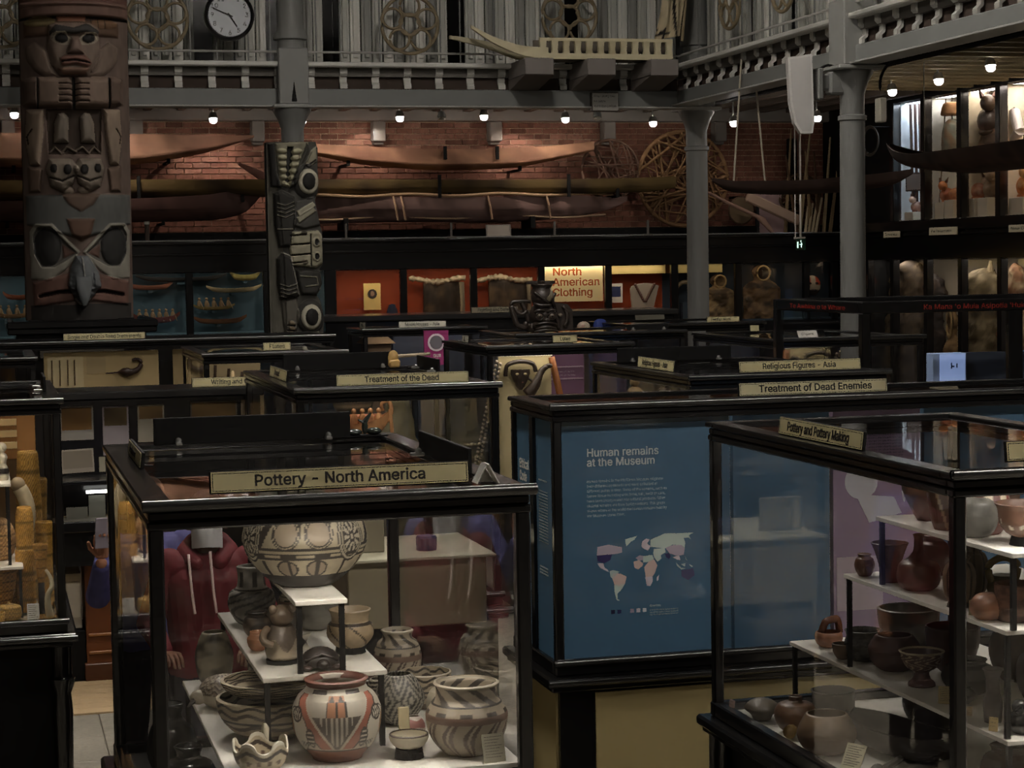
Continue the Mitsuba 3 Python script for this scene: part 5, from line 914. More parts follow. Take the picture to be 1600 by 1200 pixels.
for a_, r_ in (([[-.12, -.02, .285], [-.2, -.03, .29], [-.29, -.02, .285], [-.305, -.02, .255]], .017), ([[-.3, -.02, .25], [-.28, -.03, .15], [-.24, -.04, .06], [-.18, -.03, .05], [-.165, -.02, .1]], .026), ([[-.27, -.03, .24], [-.21, -.05, .17], [-.16, -.04, .2]], .016), ([[-.2, -.02, .28], [-.17, -.03, .2], [-.14, -.03, .1]], .022)): t.part('scroll', q(tube(spl(a_, 18), r_, 8)), 'painted_satin', **P_)
t.part('side_wing', q(mv(extr(Polygon([(.09, .28), (.24, .255), (.285, .2), (.29, .02), (.1, .0)]).buffer(-.012).buffer(.012), .09), 0, -.03, 0)), 'painted_satin', color=DK)
for a_ in ([[.1, -.04, .26], [.13, -.05, .12], [.15, -.05, .03]], [[.19, -.04, .24], [.23, -.05, .14], [.2, -.05, .05]]): t.part('scroll', q(tube(spl(a_, 12), .018, 8)), 'painted_satin', **P_)
t.part('knob', q(ball(.16, -.05, .155, .02, .02, .018, 2)), paint('5e564b', .3), smooth=True)
t = Thing('round_poster', 'magenta poster with a white round portrait beside the lute case', 'poster'); t.part('board', bx(3.72, 3.94, 17.0, 17.02, 1.86, 2.165), paint('8e2f66', .6)); t.part('circle', cat(mv(lathe([(.06, 0), (.078, 0), (.078, .004), (.06, .004)], 30), 3.83, 16.999, 2.06, rx=90)), paint('d3c4cc', .6)); t.part('portrait', mv(lathe([(0, 0), (.058, 0), (.058, .004), (0, .004)], 30), 3.83, 16.999, 2.06, rx=90), paint('6f6a72', .6)); t.part('lettering', cat(mv(word('GUR', .028, .07, True), 3.8, 16.999, 1.93), mv(word('TE', .028, .045, True), 3.8, 16.999, 1.89)), WHITE); t.part('post', bx(3.81, 3.85, 17.02, 17.05, 0, 2.1), FLATBLACK); t.part('foot', bx(3.7, 3.95, 16.95, 17.15, 0, .03), FLATBLACK)
t = Thing('mounted_mask', 'cream board with a black grimacing mask in the lute case', 'mask'); t.part('board', mv(bx(0, .42, 0, .02, 0, 1.09), 3.9, 15.1, .92, rz=-8), paint('b0a27a', .7)); q = lambda m: mv(m, 4.06, 15.03, 1.86, rz=-8)
MK = speck('2a2119', .5, 30)
t.part('mask', q(loft([[(sx * w_, yy, zz) for sx, yy in ((-1, 0), (-.7, -.04), (0, -.06), (.7, -.04), (1, 0), (0, .01))] for w_, zz in ((.075, .05), (.08, .02), (.06, -.03), (.035, -.08), (.012, -.11))])), 'painted_satin', smooth=40, color=MK)
t.part('headdress', q(tube(spl([[-.12, -.01, .0], [-.11, -.02, .08], [0, -.03, .115], [.1, -.02, .09], [.12, -.01, .03]], 18), .017, 8)), 'painted_satin', smooth=True, color=MK)
t.part('animal', q(cat(tube(spl([[.05, -.02, -.15], [.12, -.03, -.06], [.17, -.02, .04], [.21, -.02, .07]], 14), np.linspace(.05, .02, 14), 8), ball(.225, -.02, .075, .03, .02, .02, 2), tube([[.1, -.02, -.05], [.06, -.02, -.02]], .012, 6))), 'painted_satin', smooth=True, color=speck('33271c', .5, 30)); t.part('lit_board_top', mv(bx(-.01, .43, -.015, .035, 1.09, 1.105, .003), 3.9, 15.1, .92, rz=-8), paint('e2dcc8', .4))  # pale top strip paints the light on the upper edge of the board
for s in (-1, 1): t.part('eye', q(ball(s * .032, -.05, .015, .014, .01, .011, 1)), paint('8d7d5c', .5), smooth=True)
t.part('mouth', q(ball(0, -.045, -.05, .02, .012, .009, 1)), paint('5f3328', .5), smooth=True)
t = Thing('lute_neck', 'red-brown carved lute neck leaning beside the mask board', 'lute'); t.part('neck', tube([[4.39, 14.98, 1.6], [4.32, 15.04, 2.0]], .028, 8), 'painted_satin', smooth=True, color=speck('7a4a26', .4, 30)); t.part('body', ball(4.42, 14.98, 1.35, .12, .07, .26, 2), 'painted_satin', smooth=True, color=speck('5a3320', .4, 20)); t.part('foot', bx(4.36, 4.48, 14.96, 15.02, .915, 1.12), FLATBLACK)
t = Thing('mauve_panel', 'mauve lettered panel at the back of the lute case', 'panel'); t.part('board', bx(4.45, 4.88, 16.0, 16.03, .92, 2.04), paint('6d4d64', .6)); t.part('band', cat(bx(4.45, 4.88, 15.99, 16.0, 1.86, 1.872), bx(4.45, 4.88, 15.99, 16.0, 1.76, 1.772)), paint('97808e', .6)); t.part('lettering', cat(*[mv(word('stringed instruments of the hills', .012, .3), 4.5, 15.998, 1.82 - .03 * i) for i in range(2)]), paint('a08c98', .6))
for x, z in ((3.86, 1.98), (3.89, 1.96)): Thing('bead_string', 'string of pale beads at the left of the lute case, ' + ('left of two' if x < 3.87 else 'nearer the mask'), 'beads').body(cat(*[ball(x, 15.0 + .03 * k, z - .035 * k, .014, sub=1) for k in range(29)]), paint('c9bba6', .4), smooth=True)
t = Thing('ship_model', 'warm-lit carved coffin ship with curled prow in the Treatment of the Dead case', 'ship model'); OR = speck('c08d5e', .35, 40, 2, '8a5836', 18)
t.part('hull', mv(hull([(0, .12, .06, .01), (.04, .06, 0, .05), (.12, .07, -.01, .07), (.2, .09, 0, .05), (.27, .13, .08, .01)], 18, 9), 2.03, 11.5, 1.76), 'painted_satin', smooth=50, color=OR)
t.part('prow', tube(spl([[2.27, 11.5, 1.82], [2.31, 11.5, 1.9], [2.29, 11.5, 1.95], [2.25, 11.5, 1.93], [2.26, 11.5, 1.89]], 16), np.linspace(.016, .009, 16), 7), 'painted_satin', smooth=True, color=OR); t.part('prow', tube([[2.30, 11.49, 1.9], [2.31, 11.49, 1.76]], .011, 7), 'painted_satin', color=OR)
t.part('rower', cat(*[mv(lathe([(.02, 0), (.026, .05), (.012, .08)], 8), 2.08 + .05 * k, 11.48, 1.8) for k in range(4)], *[ball(2.08 + .05 * k, 11.48, 1.895, .016, sub=1) for k in range(4)]), 'painted_satin', smooth=40, color=OR); t.part('cabin', mv(bx(0, .2, -.03, .03, 0, .05, .01), 2.06, 11.54, 1.82), 'painted_satin', color=speck('a35f3c', .3, 30)); t.part('stand', bx(2.0, 2.32, 11.4, 11.6, .915, 1.755, .004), paint('4a453a', .7))
t = Thing('hanging_bowl', 'striped bowl hanging above the carved coffin ship', 'bowl'); t.part('bowl', mv(lathe(spl([(.02, 0), (.09, .02), (.12, .08), (.125, .13), (.115, .13), (.1, .06), (0, .03)], 20), 26), 2.12, 11.75, 1.85), 'painted_satin', smooth=True, color=lambda v: np.where((np.sin((v[:, 2:] - 1.85) * 130) > .2), lin('8d7f66'), lin('3d3830'))); t.part('stand', bx(2.06, 2.18, 11.69, 11.81, .915, 1.855), paint('4a453a', .7))
t = Thing('shroud_figure', 'hooded khaki shroud figure at the right of the Treatment of the Dead case', 'figure'); m = lathe(spl([(.16, 0), (.14, .35), (.15, .6), (.12, .8), (.08, .92), (.07, .98), (.03, 1.02), (.005, 1.03)], 26), 28); v = m.vertices; v[:, 0] += -.04 * np.sin(v[:, 2] * 2.4); v += (meshkit.fbm(v * 9, 3, 4)[:, None] - .5) * .05; m.vertices = v
t.part('cloth', mv(m, 2.5, 12.1, .92), 'painted_matte', smooth=True, color=speck('5d563f', .35, 12, 4, '3f3a2c', 6)); t.part('ties', mv(cat(*[ring(0, 0, .145, .012, n=24).apply_transform(trimesh.transformations.rotation_matrix(PI / 2, [1, 0, 0])).apply_translation([-.03, 0, z]) for z in (.62, .7)]), 2.5, 12.1, .92), paint('9a9072', .7), smooth=True)
for k in range(3):
    t = Thing('grave_post', ('dark carved post at the left of the Treatment of the Dead case', 'greyish carved post behind the carved coffin ship', 'blackish carved post beside the khaki shroud figure')[k], 'post'); t.body(mv(lathe([(.03, 0), (.03, .95), (.045, 1.0), (.03, 1.06), (0, 1.07)], 10), 1.75 + .2 * k + (.35 if k else 0), 12.2, .92), paint(('3a352b', '4a4336', '2b2822')[k], .7), smooth=40)
t = Thing('verdigris_figure', 'small blackened figure cluster on the right edge of the nearest case, beyond it', 'figure'); t.part('body', mv(cat(ball(0, 0, .012, .035, .03, .013), ball(.045, 0, .03, .012, .012, .028), ball(.08, 0, .014, .03, .025, .014), tube([[.045, 0, .05], [.07, 0, .085]], [.011, .004], 6), tube([[.045, 0, .045], [.02, 0, .06]], [.008, .004], 6)), 1.35, 7.47, 2.104), 'painted_gloss', smooth=40, color=speck('2a302c', .5, 50)); t.part('foot', bx(1.27, 1.48, 7.44, 7.5, 2.1, 2.105), FLATBLACK)
t = Thing('bone_tool', 'pale bone and stick lying on the far edge of the Treatment of the Dead case', 'tool'); t.part('handle', cat(ball(2.5, 12.35, 2.16, .035, .02, .05), bx(2.47, 2.54, 12.32, 12.38, 2.1, 2.15, .01)), 'painted_satin', smooth=40, color=speck('b08f58', .3, 40)); t.part('stick', tube([[2.52, 12.35, 2.17], [2.74, 12.35, 2.18]], .011, 7), paint('b5a58c', .6))
t = Thing('model_house', 'brown woven model house in the far Asia case', 'model house'); t.part('walls', bx(3.72, 3.98, 19.75, 20.05, 1.0, 1.95, .01), 'painted_matte', color=speck('5b4b3a', .4, 14)); t.part('roof', loft([[(3.68, 19.7, 1.95), (4.02, 19.7, 1.95), (4.02, 20.1, 1.95), (3.68, 20.1, 1.95)], [(3.8, 19.85, 2.07), (3.9, 19.85, 2.07), (3.9, 19.95, 2.07), (3.8, 19.95, 2.07)]]), 'painted_matte', color=speck('6d5a44', .4, 18))
t = Thing('cloth_backing', 'dark blue-grey backing in the far Asia case', 'panel'); t.body(bx(4.1, 4.86, 20.25, 20.3, .95, 2.04), paint('3d4250', .7))
t = Thing('blue_cloth', 'small ultramarine cloth draped beside the low black case', 'cloth'); t.part('cloth', mv(lathe(spl([(.09, 0), (.08, .06), (.06, .12), (.02, .14)], 12), 16), 6.28, 19.98, 2.0, s=[1, .6, 1]), paint('1d2f6b', .7), smooth=True); t.part('post', bx(6.2, 6.24, 19.95, 20.0, 0, 2.0), FLATBLACK)
t = Thing('stone_head', 'small red-banded pale head beside the ultramarine cloth', 'carving'); t.part('head', ball(5.98, 19.6, 2.07, .07, .06, .06, 2), 'painted_satin', smooth=True, color=speck('9a8f80', .4, 30, 2, '7a3326', 12)); t.part('post', bx(5.95, 6.01, 19.57, 19.63, 0, 2.02), FLATBLACK)
for x, y, z, c, lb in [(4.0, 12.0, 1.98, '8a7350', 'tan seated figure at the left end of the Religious Figures case'), (4.2, 12.0, 1.97, '2c241d', 'dark seated figure second from the left in the Religious Figures case'), (4.4, 12.0, 1.96, '83765a', 'pale seated figure third from the left in the Religious Figures case')]:
    t = Thing('deity_figure', lb, 'figure'); t.part('body', mv(lathe(spl([(.07, 0), (.075, .04), (.045, .1), (.05, .16), (.02, .19)], 18), 16), x, y, z - .22), 'painted_satin', smooth=True, color=speck(c, .4, 30)); t.part('head', ball(x, y, z + .0, .032, sub=2), 'painted_satin', smooth=True, color=speck(c, .3, 40)); t.part('plinth', bx(x - .08, x + .08, y - .08, y + .08, .915, z - .215), paint('4f493b', .7))

# ================================================================== pots of the nearest case
def gone(m, x, y, z):
    return mv(m, x, y, z)
def vessel(prof, R, H, n=72, rows=56, wall=.07, floor=.12, closed=False):
    """(radius, height) points from foot to rim, as shares of R and H; hollow unless closed"""
    p = spl(prof, rows) * [R, H]
    p = np.vstack([[0, p[0, 1]], p])
    if not closed:
        inn = p[:0:-1].copy(); inn[:, 0] = np.maximum(inn[:, 0] - wall * R, .002); inn = inn[inn[:, 1] > floor * H]
        lip = inn[:1].copy(); lip[0, 1] += .02 * H
        p = np.vstack([p, lip, inn, [[0, floor * H]]])
    else: p = np.vstack([p, [[0, p[-1, 1]]]])
    return lathe(p, n)
def pot(name, label, x, y, z, R, H, prof, pattern, mat='painted_satin', cat_='pot', group=None, closed=False, n=72, rows=56, squash=None, rz=0, t=None, part='body', **kw):
    if t is None: t = Thing(name, label, cat_, group)
    m = vessel(prof, R, H, n, rows, closed=closed, **kw)
    v = m.vertices; face = math.atan2(-y, -x)
    th = (np.arctan2(v[:, 1], v[:, 0]) - face + PI) % (2 * PI) - PI; h = v[:, 2] / H
    r = np.hypot(v[:, 0], v[:, 1]); nn = n; k = len(v) // nn
    inside = np.zeros(len(v), bool)
    if not closed: inside[(rows + 2) * nn:] = True
    c = pattern(th, h, inside, v) if callable(pattern) else speck(pattern, .35, 30, int(x * 50))(v)
    ds = .28 if name != 'basket' else -.12
    c = np.clip(c * (1 - ds) + ds * (c @ np.array([.3, .55, .15]))[:, None], 0, 1)
    if squash is not None: m.apply_scale(squash)
    t.part(part, mv(m, x, y, z, rz=rz), mat, smooth=True, color=lambda _, c=c: c)
    return t
def mott(base, amt=.3, f=30, seed=0, alt=None, patch=9, inner=None):
    s = speck(base, amt, f, seed, alt, patch)
    def fn(th, h, ins, v):
        c = s(v + seed) * [.98, 1.01, 1.0]
        if inner is not None: c = np.where(ins[:, None], lin(inner), c)
        return c
    return fn
def W(c, m, h): c[m] = lin(h)
DKB = '2c2621'
def olla(th, h, ins, v):
    c = speck('8f8468', .25, 24, 1)(v); d = np.degrees(th)
    W(c, (h > .52) & (h < .56), DKB); W(c, (h > .40) & (h < .43), DKB); W(c, (h > .47) & (h < .485), DKB); W(c, (h > .15) & (h < .175), DKB); W(c, h < .19, '241f1b'); W(c, (h > .955), DKB)
    fr = ((d + 17) / 44) % 1.0
    W(c, (h > .56) & (h < .95) & (np.abs(((d - 4) / 30) % 1 - .5 - (h - .75) * 1.1) < .16), DKB)
    for cx in (-18, 13): 
        e = ((d - cx) / 11.5) ** 2 + ((h - .74) / .17) ** 2; W(c, e < 1.5, DKB); W(c, e < 1.25, '8f8468'); W(c, e < 1.1, DKB); W(c, e < .86, '7c6d55')
        e = ((d - cx + 1) / 10) ** 2 + ((h - .285) / .1) ** 2; W(c, e < 1.35, DKB); W(c, e < .9, '776751')
    for cx in (-62, 48, 110, 165, -120):
        e = np.sqrt(((d - cx) / 17) ** 2 + ((h - .66) / .31) ** 2); a = np.arctan2((h - .66) * 55, d - cx)
        W(c, e < 1.0, DKB); W(c, e < .92, '98907a'); W(c, e < .83, DKB); W(c, e < .76, '8d8468'); W(c, e < .66, DKB); W(c, (e < .6) & (np.cos(a * 10) > -.25), '9b937d'); W(c, (e < .22), DKB); W(c, e < .12, '9b937d')
    W(c, (np.abs(h - .29) < .1) & (np.abs(((d + 2) / 29) % 1 - .5) < .07), DKB); W(c, (np.abs(h - .455) < .018) & (np.abs((d / 33) % 1 - .5) < .24), DKB)
    W(c, ins, '3b332a'); return c
GL = [(.5, 0), (.9, .28), (1, .5), (.85, .78), (.6, .9), (.68, 1)]
pot('patterned_olla', 'large wide pot with dark rosettes and ovals on the topmost shelf of the nearest case', .965, 6.25, 1.742, .2, .25, [(.42, 0), (.5, .03), (.72, .17), (.93, .4), (1.0, .6), (.95, .78), (.8, .92), (.72, 1.0)], olla, n=230, rows=150)
def acoma(th, h, ins, v):
    c = speck('a79f8c', .15, 20, 2)(v); d = np.abs(np.degrees(th)); dd = np.degrees(th)
    W(c, h < .17, '6d3c25'); W(c, (h > .17) & (h < .19), DKB)
    e1 = 6 + (h - .2) * 72; W(c, (h > .2) & (h < .86) & (d < e1 + 19) & (d > e1 - 1), '8a4426'); W(c, (h > .2) & (h < .86) & (np.abs(d - e1) < 1.6), 'b0a692'); W(c, (h > .2) & (h < .86) & (np.abs(d - e1 - 19) < 1.6), DKB)
    W(c, (h > .2) & (h < .62) & (d < e1 - 3), '4c4238'); W(c, (h > .24) & (h < .62) & (d < (e1 - 4) * .8) & (np.cos(dd * .95) > .2), 'a29a88')
    W(c, (h > .62) & (h < .86) & (d < 13), '9a6238'); W(c, (h > .62) & (h < .8) & (np.abs(d - 13) < 1.2), DKB); W(c, (h > .62) & (h < .8) & (d < 1.2), DKB); W(c, (h > .79) & (h < .86) & (np.abs(d - 7) < (h - .79) * -60 + 5), '2a211b')
    for s in (-1, 1):
        q = s * dd
        e = ((q - 68) / 26) ** 2 + ((h - .42) / .27) ** 2; W(c, e < 1.12, DKB); W(c, e < 1, 'b1aa98'); e = ((q - 62) / 12) ** 2 + ((h - .62) / .1) ** 2; W(c, e < 1, '2a2420'); W(c, (e < .55) & (np.sin(q * 1.3 + h * 30) > 0), 'b1aa98')
        e = ((q - 82) / 10) ** 2 + ((h - .42) / .2) ** 2; W(c, e < 1, '7d5a2c'); e = ((q - 38) / 7) ** 2 + ((h - .34) / .13) ** 2; W(c, e < 1, '2a2420'); W(c, (e < .6) & (np.abs((h * 18) % 1 - .5) < .2), 'a29a88'); W(c, (np.abs(q - 52) < 9) & (np.abs(h - .25) < .035) & (np.sin(q) * np.sin(h * 160) > 0), DKB)
    W(c, (h > .86) & (h < .93) & ~ins, 'b1a894'); W(c, (h > .87) & (h < .925) & (np.abs(np.abs(d - 32) - 6) < 9) & ~ins, '2c221c'); W(c, (h >= .93), '5a3022'); return c
pot('red_banded_jar', 'round jar with red V bands on white, centre front of the nearest case', .985, 5.835, 1.277, .135, .24, [(.55, 0), (.58, .04), (.8, .18), (.98, .42), (1.0, .58), (.88, .78), (.68, .9), (.66, .94), (.72, 1.0)], acoma, 'painted_satin', n=230, rows=150)
def zig(th, h, ins, v):
    c = speck('8b7d62', .25, 24, 3)(v); d = np.degrees(th); W(c, np.abs(h - .9 + .05 * np.cos(np.radians(d * 9))) < .035, DKB); W(c, np.abs(h - .72 + .06 * np.cos(np.radians(d * 9 + 40))) < .045, '3a2f26'); W(c, np.abs(h - .55) < .03, DKB); W(c, np.abs(h - .42 + .05 * np.sin(np.radians(d * 6))) < .05, '41352a'); W(c, h < .2, '4a3b2e'); return c
B1 = [(.35, 0), (.5, .05), (.85, .4), (.98, .75), (1.0, 1.0)]
pot('zigzag_bowl', 'wide bowl painted with dark zigzag bands under the second shelf, at the left', .83, 6.16, 1.277, .17, .13, B1, zig, n=110); pot('zigzag_bowl', 'second zigzag bowl stacked inside the wide one at the left', .83, 6.16, 1.412, .155, .05, [(.5, 0), (.7, .1), (.95, .6), (1, 1)], zig, n=110)
pot('zigzag_bowl', 'dark banded bowl behind the red banded jar', 1.06, 6.42, 1.277, .13, .17, B1, zig, n=110); pot('line_jar', 'jar with fine black lines right of the red banded jar', 1.215, 6.24, 1.277, .062, .14, [(.5, 0), (.7, .1), (1, .5), (.95, .8), (.8, 1)], lambda th, h, ins, v: np.where((np.sin(h * 70 + 1.2 * np.sin(th * 4)) > .1)[:, None], lin('8d8570'), lin('2b2621')))
pot('flat_pot', 'low dark-lined dish at the far right of the bottom shelf', 1.2, 6.85, 1.277, .07, .05, B1, zig)
def swirl(th, h, ins, v):
    c = speck('877a63', .25, 24, 5)(v); d = np.degrees(th); W(c, (h > .72) & (np.sin(np.radians(d * 8) + h * 26) > .35), '3b342d'); W(c, (h > .72) & (h < .745), DKB); W(c, (h > .50) & (h < .60), '5f4434'); W(c, (h > .60) & (h < .66) & (np.cos(np.radians(d * 9)) > .2), '31291f'); W(c, (h < .5) & (np.abs(((d + 14 * np.sin(h * 6)) / 34) % 1 - .5) < .27 - (.3 - h) ** 2 * 2), '45322a'); W(c, (h < .5) & (np.abs(((d + 14 * np.sin(h * 6)) / 34) % 1 - .5) < .06), '8f836c'); W(c, (h > .97), '93876f'); return c
pot('swirl_jar', 'big pale jar with brown leaf swirls at the right front of the nearest case', 1.37, 5.76, 1.277, .125, .215, [(.5, 0), (.6, .04), (.95, .35), (1, .55), (.86, .72), (.74, .84), (.74, .93), (.8, 1)], swirl, n=180, rows=120)
pot('spiral_jar', 'grey jar with concentric black lozenges behind the big swirl jar', 1.25, 6.2, 1.277, .085, .16, [(.4, 0), (.8, .25), (1, .5), (.8, .8), (.55, 1)], lambda th, h, ins, v: np.where((np.sin(26 * (np.abs(((np.degrees(th)) / 60) % 1 - .5) + np.abs(h - .55) * 1.2)) > 0)[:, None], lin('7c7768'), lin('2a2723')))
def neckj(th, h, ins, v):
    c = speck('8d887c', .35, 30, 6, '5a564d', 14)(v); W(c, np.abs(h - .62) < .012, DKB); W(c, (h < .6) & (np.sin(th * 7 + 9 * np.sin(h * 7)) > .45), '312f2c'); W(c, (h > .68) & (np.sin(th * 6) > .4) & (h < .93), '37342f'); return c
pot('necked_jar', 'grey and black necked jar at the left end of the second shelf', .865, 6.84, 1.516, .083, .2, [(.5, 0), (.75, .1), (1, .38), (.92, .55), (.62, .66), (.56, .8), (.62, 1)], neckj)
pot('small_orange_jar', 'small orange-brown jar at the left edge of the second shelf', .82, 6.35, 1.516, .036, .062, [(.5, 0), (.9, .3), (1, .6), (.7, .9), (.75, 1)], mott('9a5f30', .3, 40, 2), 'painted_gloss')
t = Thing('effigy_jar', 'brown and cream seated-figure jar at the front of the second shelf', 'jar')
pot('', '', .868, 6.13, 1.524, .056, .11, [(.7, 0), (.95, .2), (1, .45), (.85, .75), (.6, 1)], lambda th, h, ins, v: np.where((np.sin(th * 4 + .6) * .18 + h > .48)[:, None], speck('5d5042', .3, 30)(v), speck('9a8b70', .25, 30)(v)), closed=True, t=t)
t.part('head', mv(cat(ball(0, 0, .14, .038, .036, .035, 2), ball(-.03, -.02, .165, .014, sub=1), ball(.03, -.02, .165, .014, sub=1)), .868, 6.13, 1.524), 'painted_satin', smooth=True, color=speck('5d5042', .3, 40)); t.part('arm', tube(spl([[.82, 6.11, 1.63], [.8, 6.07, 1.6], [.83, 6.06, 1.585]], 8), .012, 6), 'painted_satin', smooth=True, color=speck('5d5042', .3, 40)); t.part('ring_stand', mv(lathe([(.03, 0), (.052, 0), (.052, .016), (.03, .016)], 24), .868, 6.13, 1.512), FLATBLACK)
t = Thing('turtle_pot', 'black turtle-shaped pot at the front edge of the second shelf', 'turtle pot'); q = lambda m: mv(m, .965, 6.0, 1.516)
m = ball(0, 0, .018, .062, .05, .05, 3); v = m.vertices; v[:, 2] = np.where(v[:, 2] < .012, .012 + (v[:, 2] - .012) * .15, v[:, 2]); t.part('shell', q(m), 'painted_satin', smooth=True, color=speck('1f1a18', .4, 60)); t.part('ridge', q(tube([[-.05, -.03, .03], [0, -.045, .052], [.05, -.03, .03]], .006, 6)), 'painted_satin', smooth=True, color=lin('2a2422')); t.part('head', q(ball(0, -.06, .024, .02, .022, .016, 2)), 'painted_satin', smooth=True, color=lin('231e1b'))
for sx in (-1, 1):
    for sy in (-1, 1): t.part('leg', q(ball(sx * .045, sy * .035, .009, .018, .018, .009, 1)), 'painted_satin', smooth=True, color=lin('2a1f1b'))
pot('striped_bowl', 'brown striped bowl on a black ring at the right of the second shelf', 1.1, 6.22, 1.53, .076, .125, [(.45, 0), (.7, .1), (1, .4), (.93, .62), (.78, .72), (.9, 1)], lambda th, h, ins, v: np.where(((h < .62) & ~ins & (np.abs(np.sin(th * 2.5 + h * 5)) < .16))[:, None], lin('2c231a'), np.where(((np.abs(h - .66) < .035) & ~ins)[:, None], lin('2c231a'), speck('7f6c4c', .3, 30)(v))))
Thing('ring_stand', 'black ring stand under the brown striped bowl', 'stand').body(mv(lathe([(.03, 0), (.05, 0), (.046, .02), (.03, .02)], 24), 1.1, 6.22, 1.516), FLATBLACK)
pot('grey_bowl', 'grey bowl far back on the second shelf under the large pot', 1.06, 6.65, 1.516, .08, .1, B1, mott('69645a', .4, 30, 4)); pot('grey_bowl', 'dark patterned bowl behind the seated-figure jar', .93, 6.6, 1.516, .062, .09, [(.5, 0), (.9, .3), (1, .7), (.85, 1)], mott('5a5044', .5, 40, 7, '2b2621'))
t = Thing('star_dish', 'white and black star-shaped dish behind the turtle pot', 'dish'); t.body(mv(extr(Polygon([(.05 * (1 if k % 2 else .5) * math.cos(k * PI / 5), .045 + .045 * (1 if k % 2 else .5) * math.sin(k * PI / 5)) for k in range(10)]), .012), .93, 6.2, 1.517, rz=5), 'painted_matte', color=lambda v: np.where((np.sin(v[:, :1] * 160) > .4), lin('2a2624'), lin('bdb8aa')))
t = Thing('bird_jar', 'pale bird-shaped jar with scalloped feathers at the left of the bottom shelf', 'bird jar'); q = lambda m: mv(m, .735, 6.62, 1.277)
def scal(v):
    p = (v - [.735, 6.62, 1.277]); hh = p[:, 2] / .12; a = np.arctan2(p[:, 1], p[:, 0]); s = (hh * 7 + np.abs(np.sin(a * 6)) * .8) % 1
    return np.where((hh > .45)[:, None], np.where((s < .3)[:, None], lin('4a4038'), np.where((s < .6)[:, None], lin('8f8676'), lin('726657'))), speck('9a917f', .2, 40)(v))
t.part('body', q(ball(0, 0, .055, .085, .08, .058, 4)), 'painted_satin', smooth=True, color=scal); t.part('head', q(ball(-.085, -.02, .045, .03, .025, .025, 2)), 'painted_satin', smooth=True, color=speck('9a917f', .2, 40)); t.part('beak', q(tube([[-.1, -.03, .04], [-.125, -.045, .02]], [.012, .003], 6)), DKB and paint('2c2621', .5))
pot('tall_jar', 'tall cream jar with black marks at the far left of the bottom shelf', .745, 6.98, 1.277, .068, .19, [(.5, 0), (.9, .25), (1, .55), (.8, .85), (.62, 1)], mott('867a62', .3, 20, 8, '3c352b', 16))
t = Thing('scalloped_bowl', 'white bowl with scalloped dark rim at the left front of the nearest case', 'bowl'); m = vessel([(.6, 0), (.75, .1), (.95, .5), (1, .85), (1, 1)], .082, .075, 72, 40); v = m.vertices; a = np.arctan2(v[:, 1], v[:, 0]); top = np.clip((v[:, 2] - .03) / .045, 0, 1); v[:, 2] += top * .016 * np.sign(np.sin(a * 5)) * np.abs(np.sin(a * 5)) ** .5; lo_ = v.copy()
t.part('body', mv(m, .745, 5.77, 1.277), 'painted_satin', smooth=True, color=lambda u: np.where((lo_[:, 2:] - .016 * np.sin(a * 5)[:, None] > .066), lin('c4bfb0'), np.where((np.abs(lo_[:, 2:] - .052 - .01 * np.sin(a * 5)[:, None]) < .006), lin('2d2621'), np.where((np.hypot(lo_[:, 0] % .03 - .015, lo_[:, 2] - .03) < .008)[:, None], lin('4a3a2e'), lin('9b917c')))))
Thing('bone_awl', 'upright pale bone piece behind the scalloped bowl', 'bone').body(tube([[.77, 5.88, 1.277], [.775, 5.88, 1.37], [.772, 5.88, 1.385]], [.011, .012, .006], 8), paint('c2bba6', .5), smooth=True)
t = Thing('handled_ladle', 'white striped ladle bowl with upright handle right of the red banded jar', 'ladle')
pot('', '', 1.19, 5.76, 1.305, .06, .045, [(.5, 0), (.85, .35), (1, .8), (.97, 1)], lambda th, h, ins, v: np.where((ins & (np.abs((v[:, 0] * 60) % 1 - .5) < .22) & (np.hypot(v[:, 0], v[:, 1]) < .05))[:, None], lin('2d221c'), np.where(((h > .93))[:, None], lin('3a2e26'), lin('b3a98f'))), t=t, part='bowl', floor=.25)
t.part('handle', mv(bx(-.017, .017, -.006, .006, 0, .07, .005), 1.19, 5.825, 1.345, rx=-8), paint('a59a7c', .5)); t.part('stand', mv(lathe([(.02, 0), (.045, 0), (.04, .03), (.02, .03)], 20), 1.19, 5.76, 1.277), FLATBLACK)
pot('pink_jar', 'small pink and white jar half behind the ladle', 1.235, 5.9, 1.277, .04, .09, [(.5, 0), (.95, .35), (.9, .65), (.5, 1)], lambda th, h, ins, v: np.where((np.sin(th * 4) * .3 + np.sin(h * 14) > .3)[:, None], lin('b3a79a'), lin('8a5148')))
pot('glossy_gourd', 'dark brown glossy gourd jar at the far right of the bottom shelf', 1.22, 6.62, 1.277, .065, .15, [(.5, 0), (.95, .2), (1, .4), (.7, .6), (.42, .7), (.5, .82), (.3, 1)], mott('2c1913', .3, 20, 3), 'painted_gloss', closed=True)
pot('white_striped_cup', 'small cup with black and white fan stripes behind the fine-lined jar', 1.26, 6.42, 1.277, .035, .05, [(.8, 0), (1, .5), (.7, 1)], lambda th, h, ins, v: np.where((np.sin(th * 12) > 0)[:, None], lin('2a2622'), lin('b9b4a6')))
t = Thing('black_jar', 'glossy black jar on the floor of the nearest case', 'jar'); pot('', '', .62, 6.7, .935, .1, .2, [(.5, 0), (1, .4), (.8, .7), (.4, .85), (.5, 1)], mott('0d0d0d', .3, 20), 'painted_gloss', t=t); t = Thing('black_jar', 'second glossy black jar on the floor of the nearest case, farther back', 'jar'); pot('', '', .6, 7.1, .935, .09, .26, [(.5, 0), (1, .4), (.8, .7), (.4, .85), (.5, 1)], mott('101010', .3, 20), 'painted_gloss', t=t)
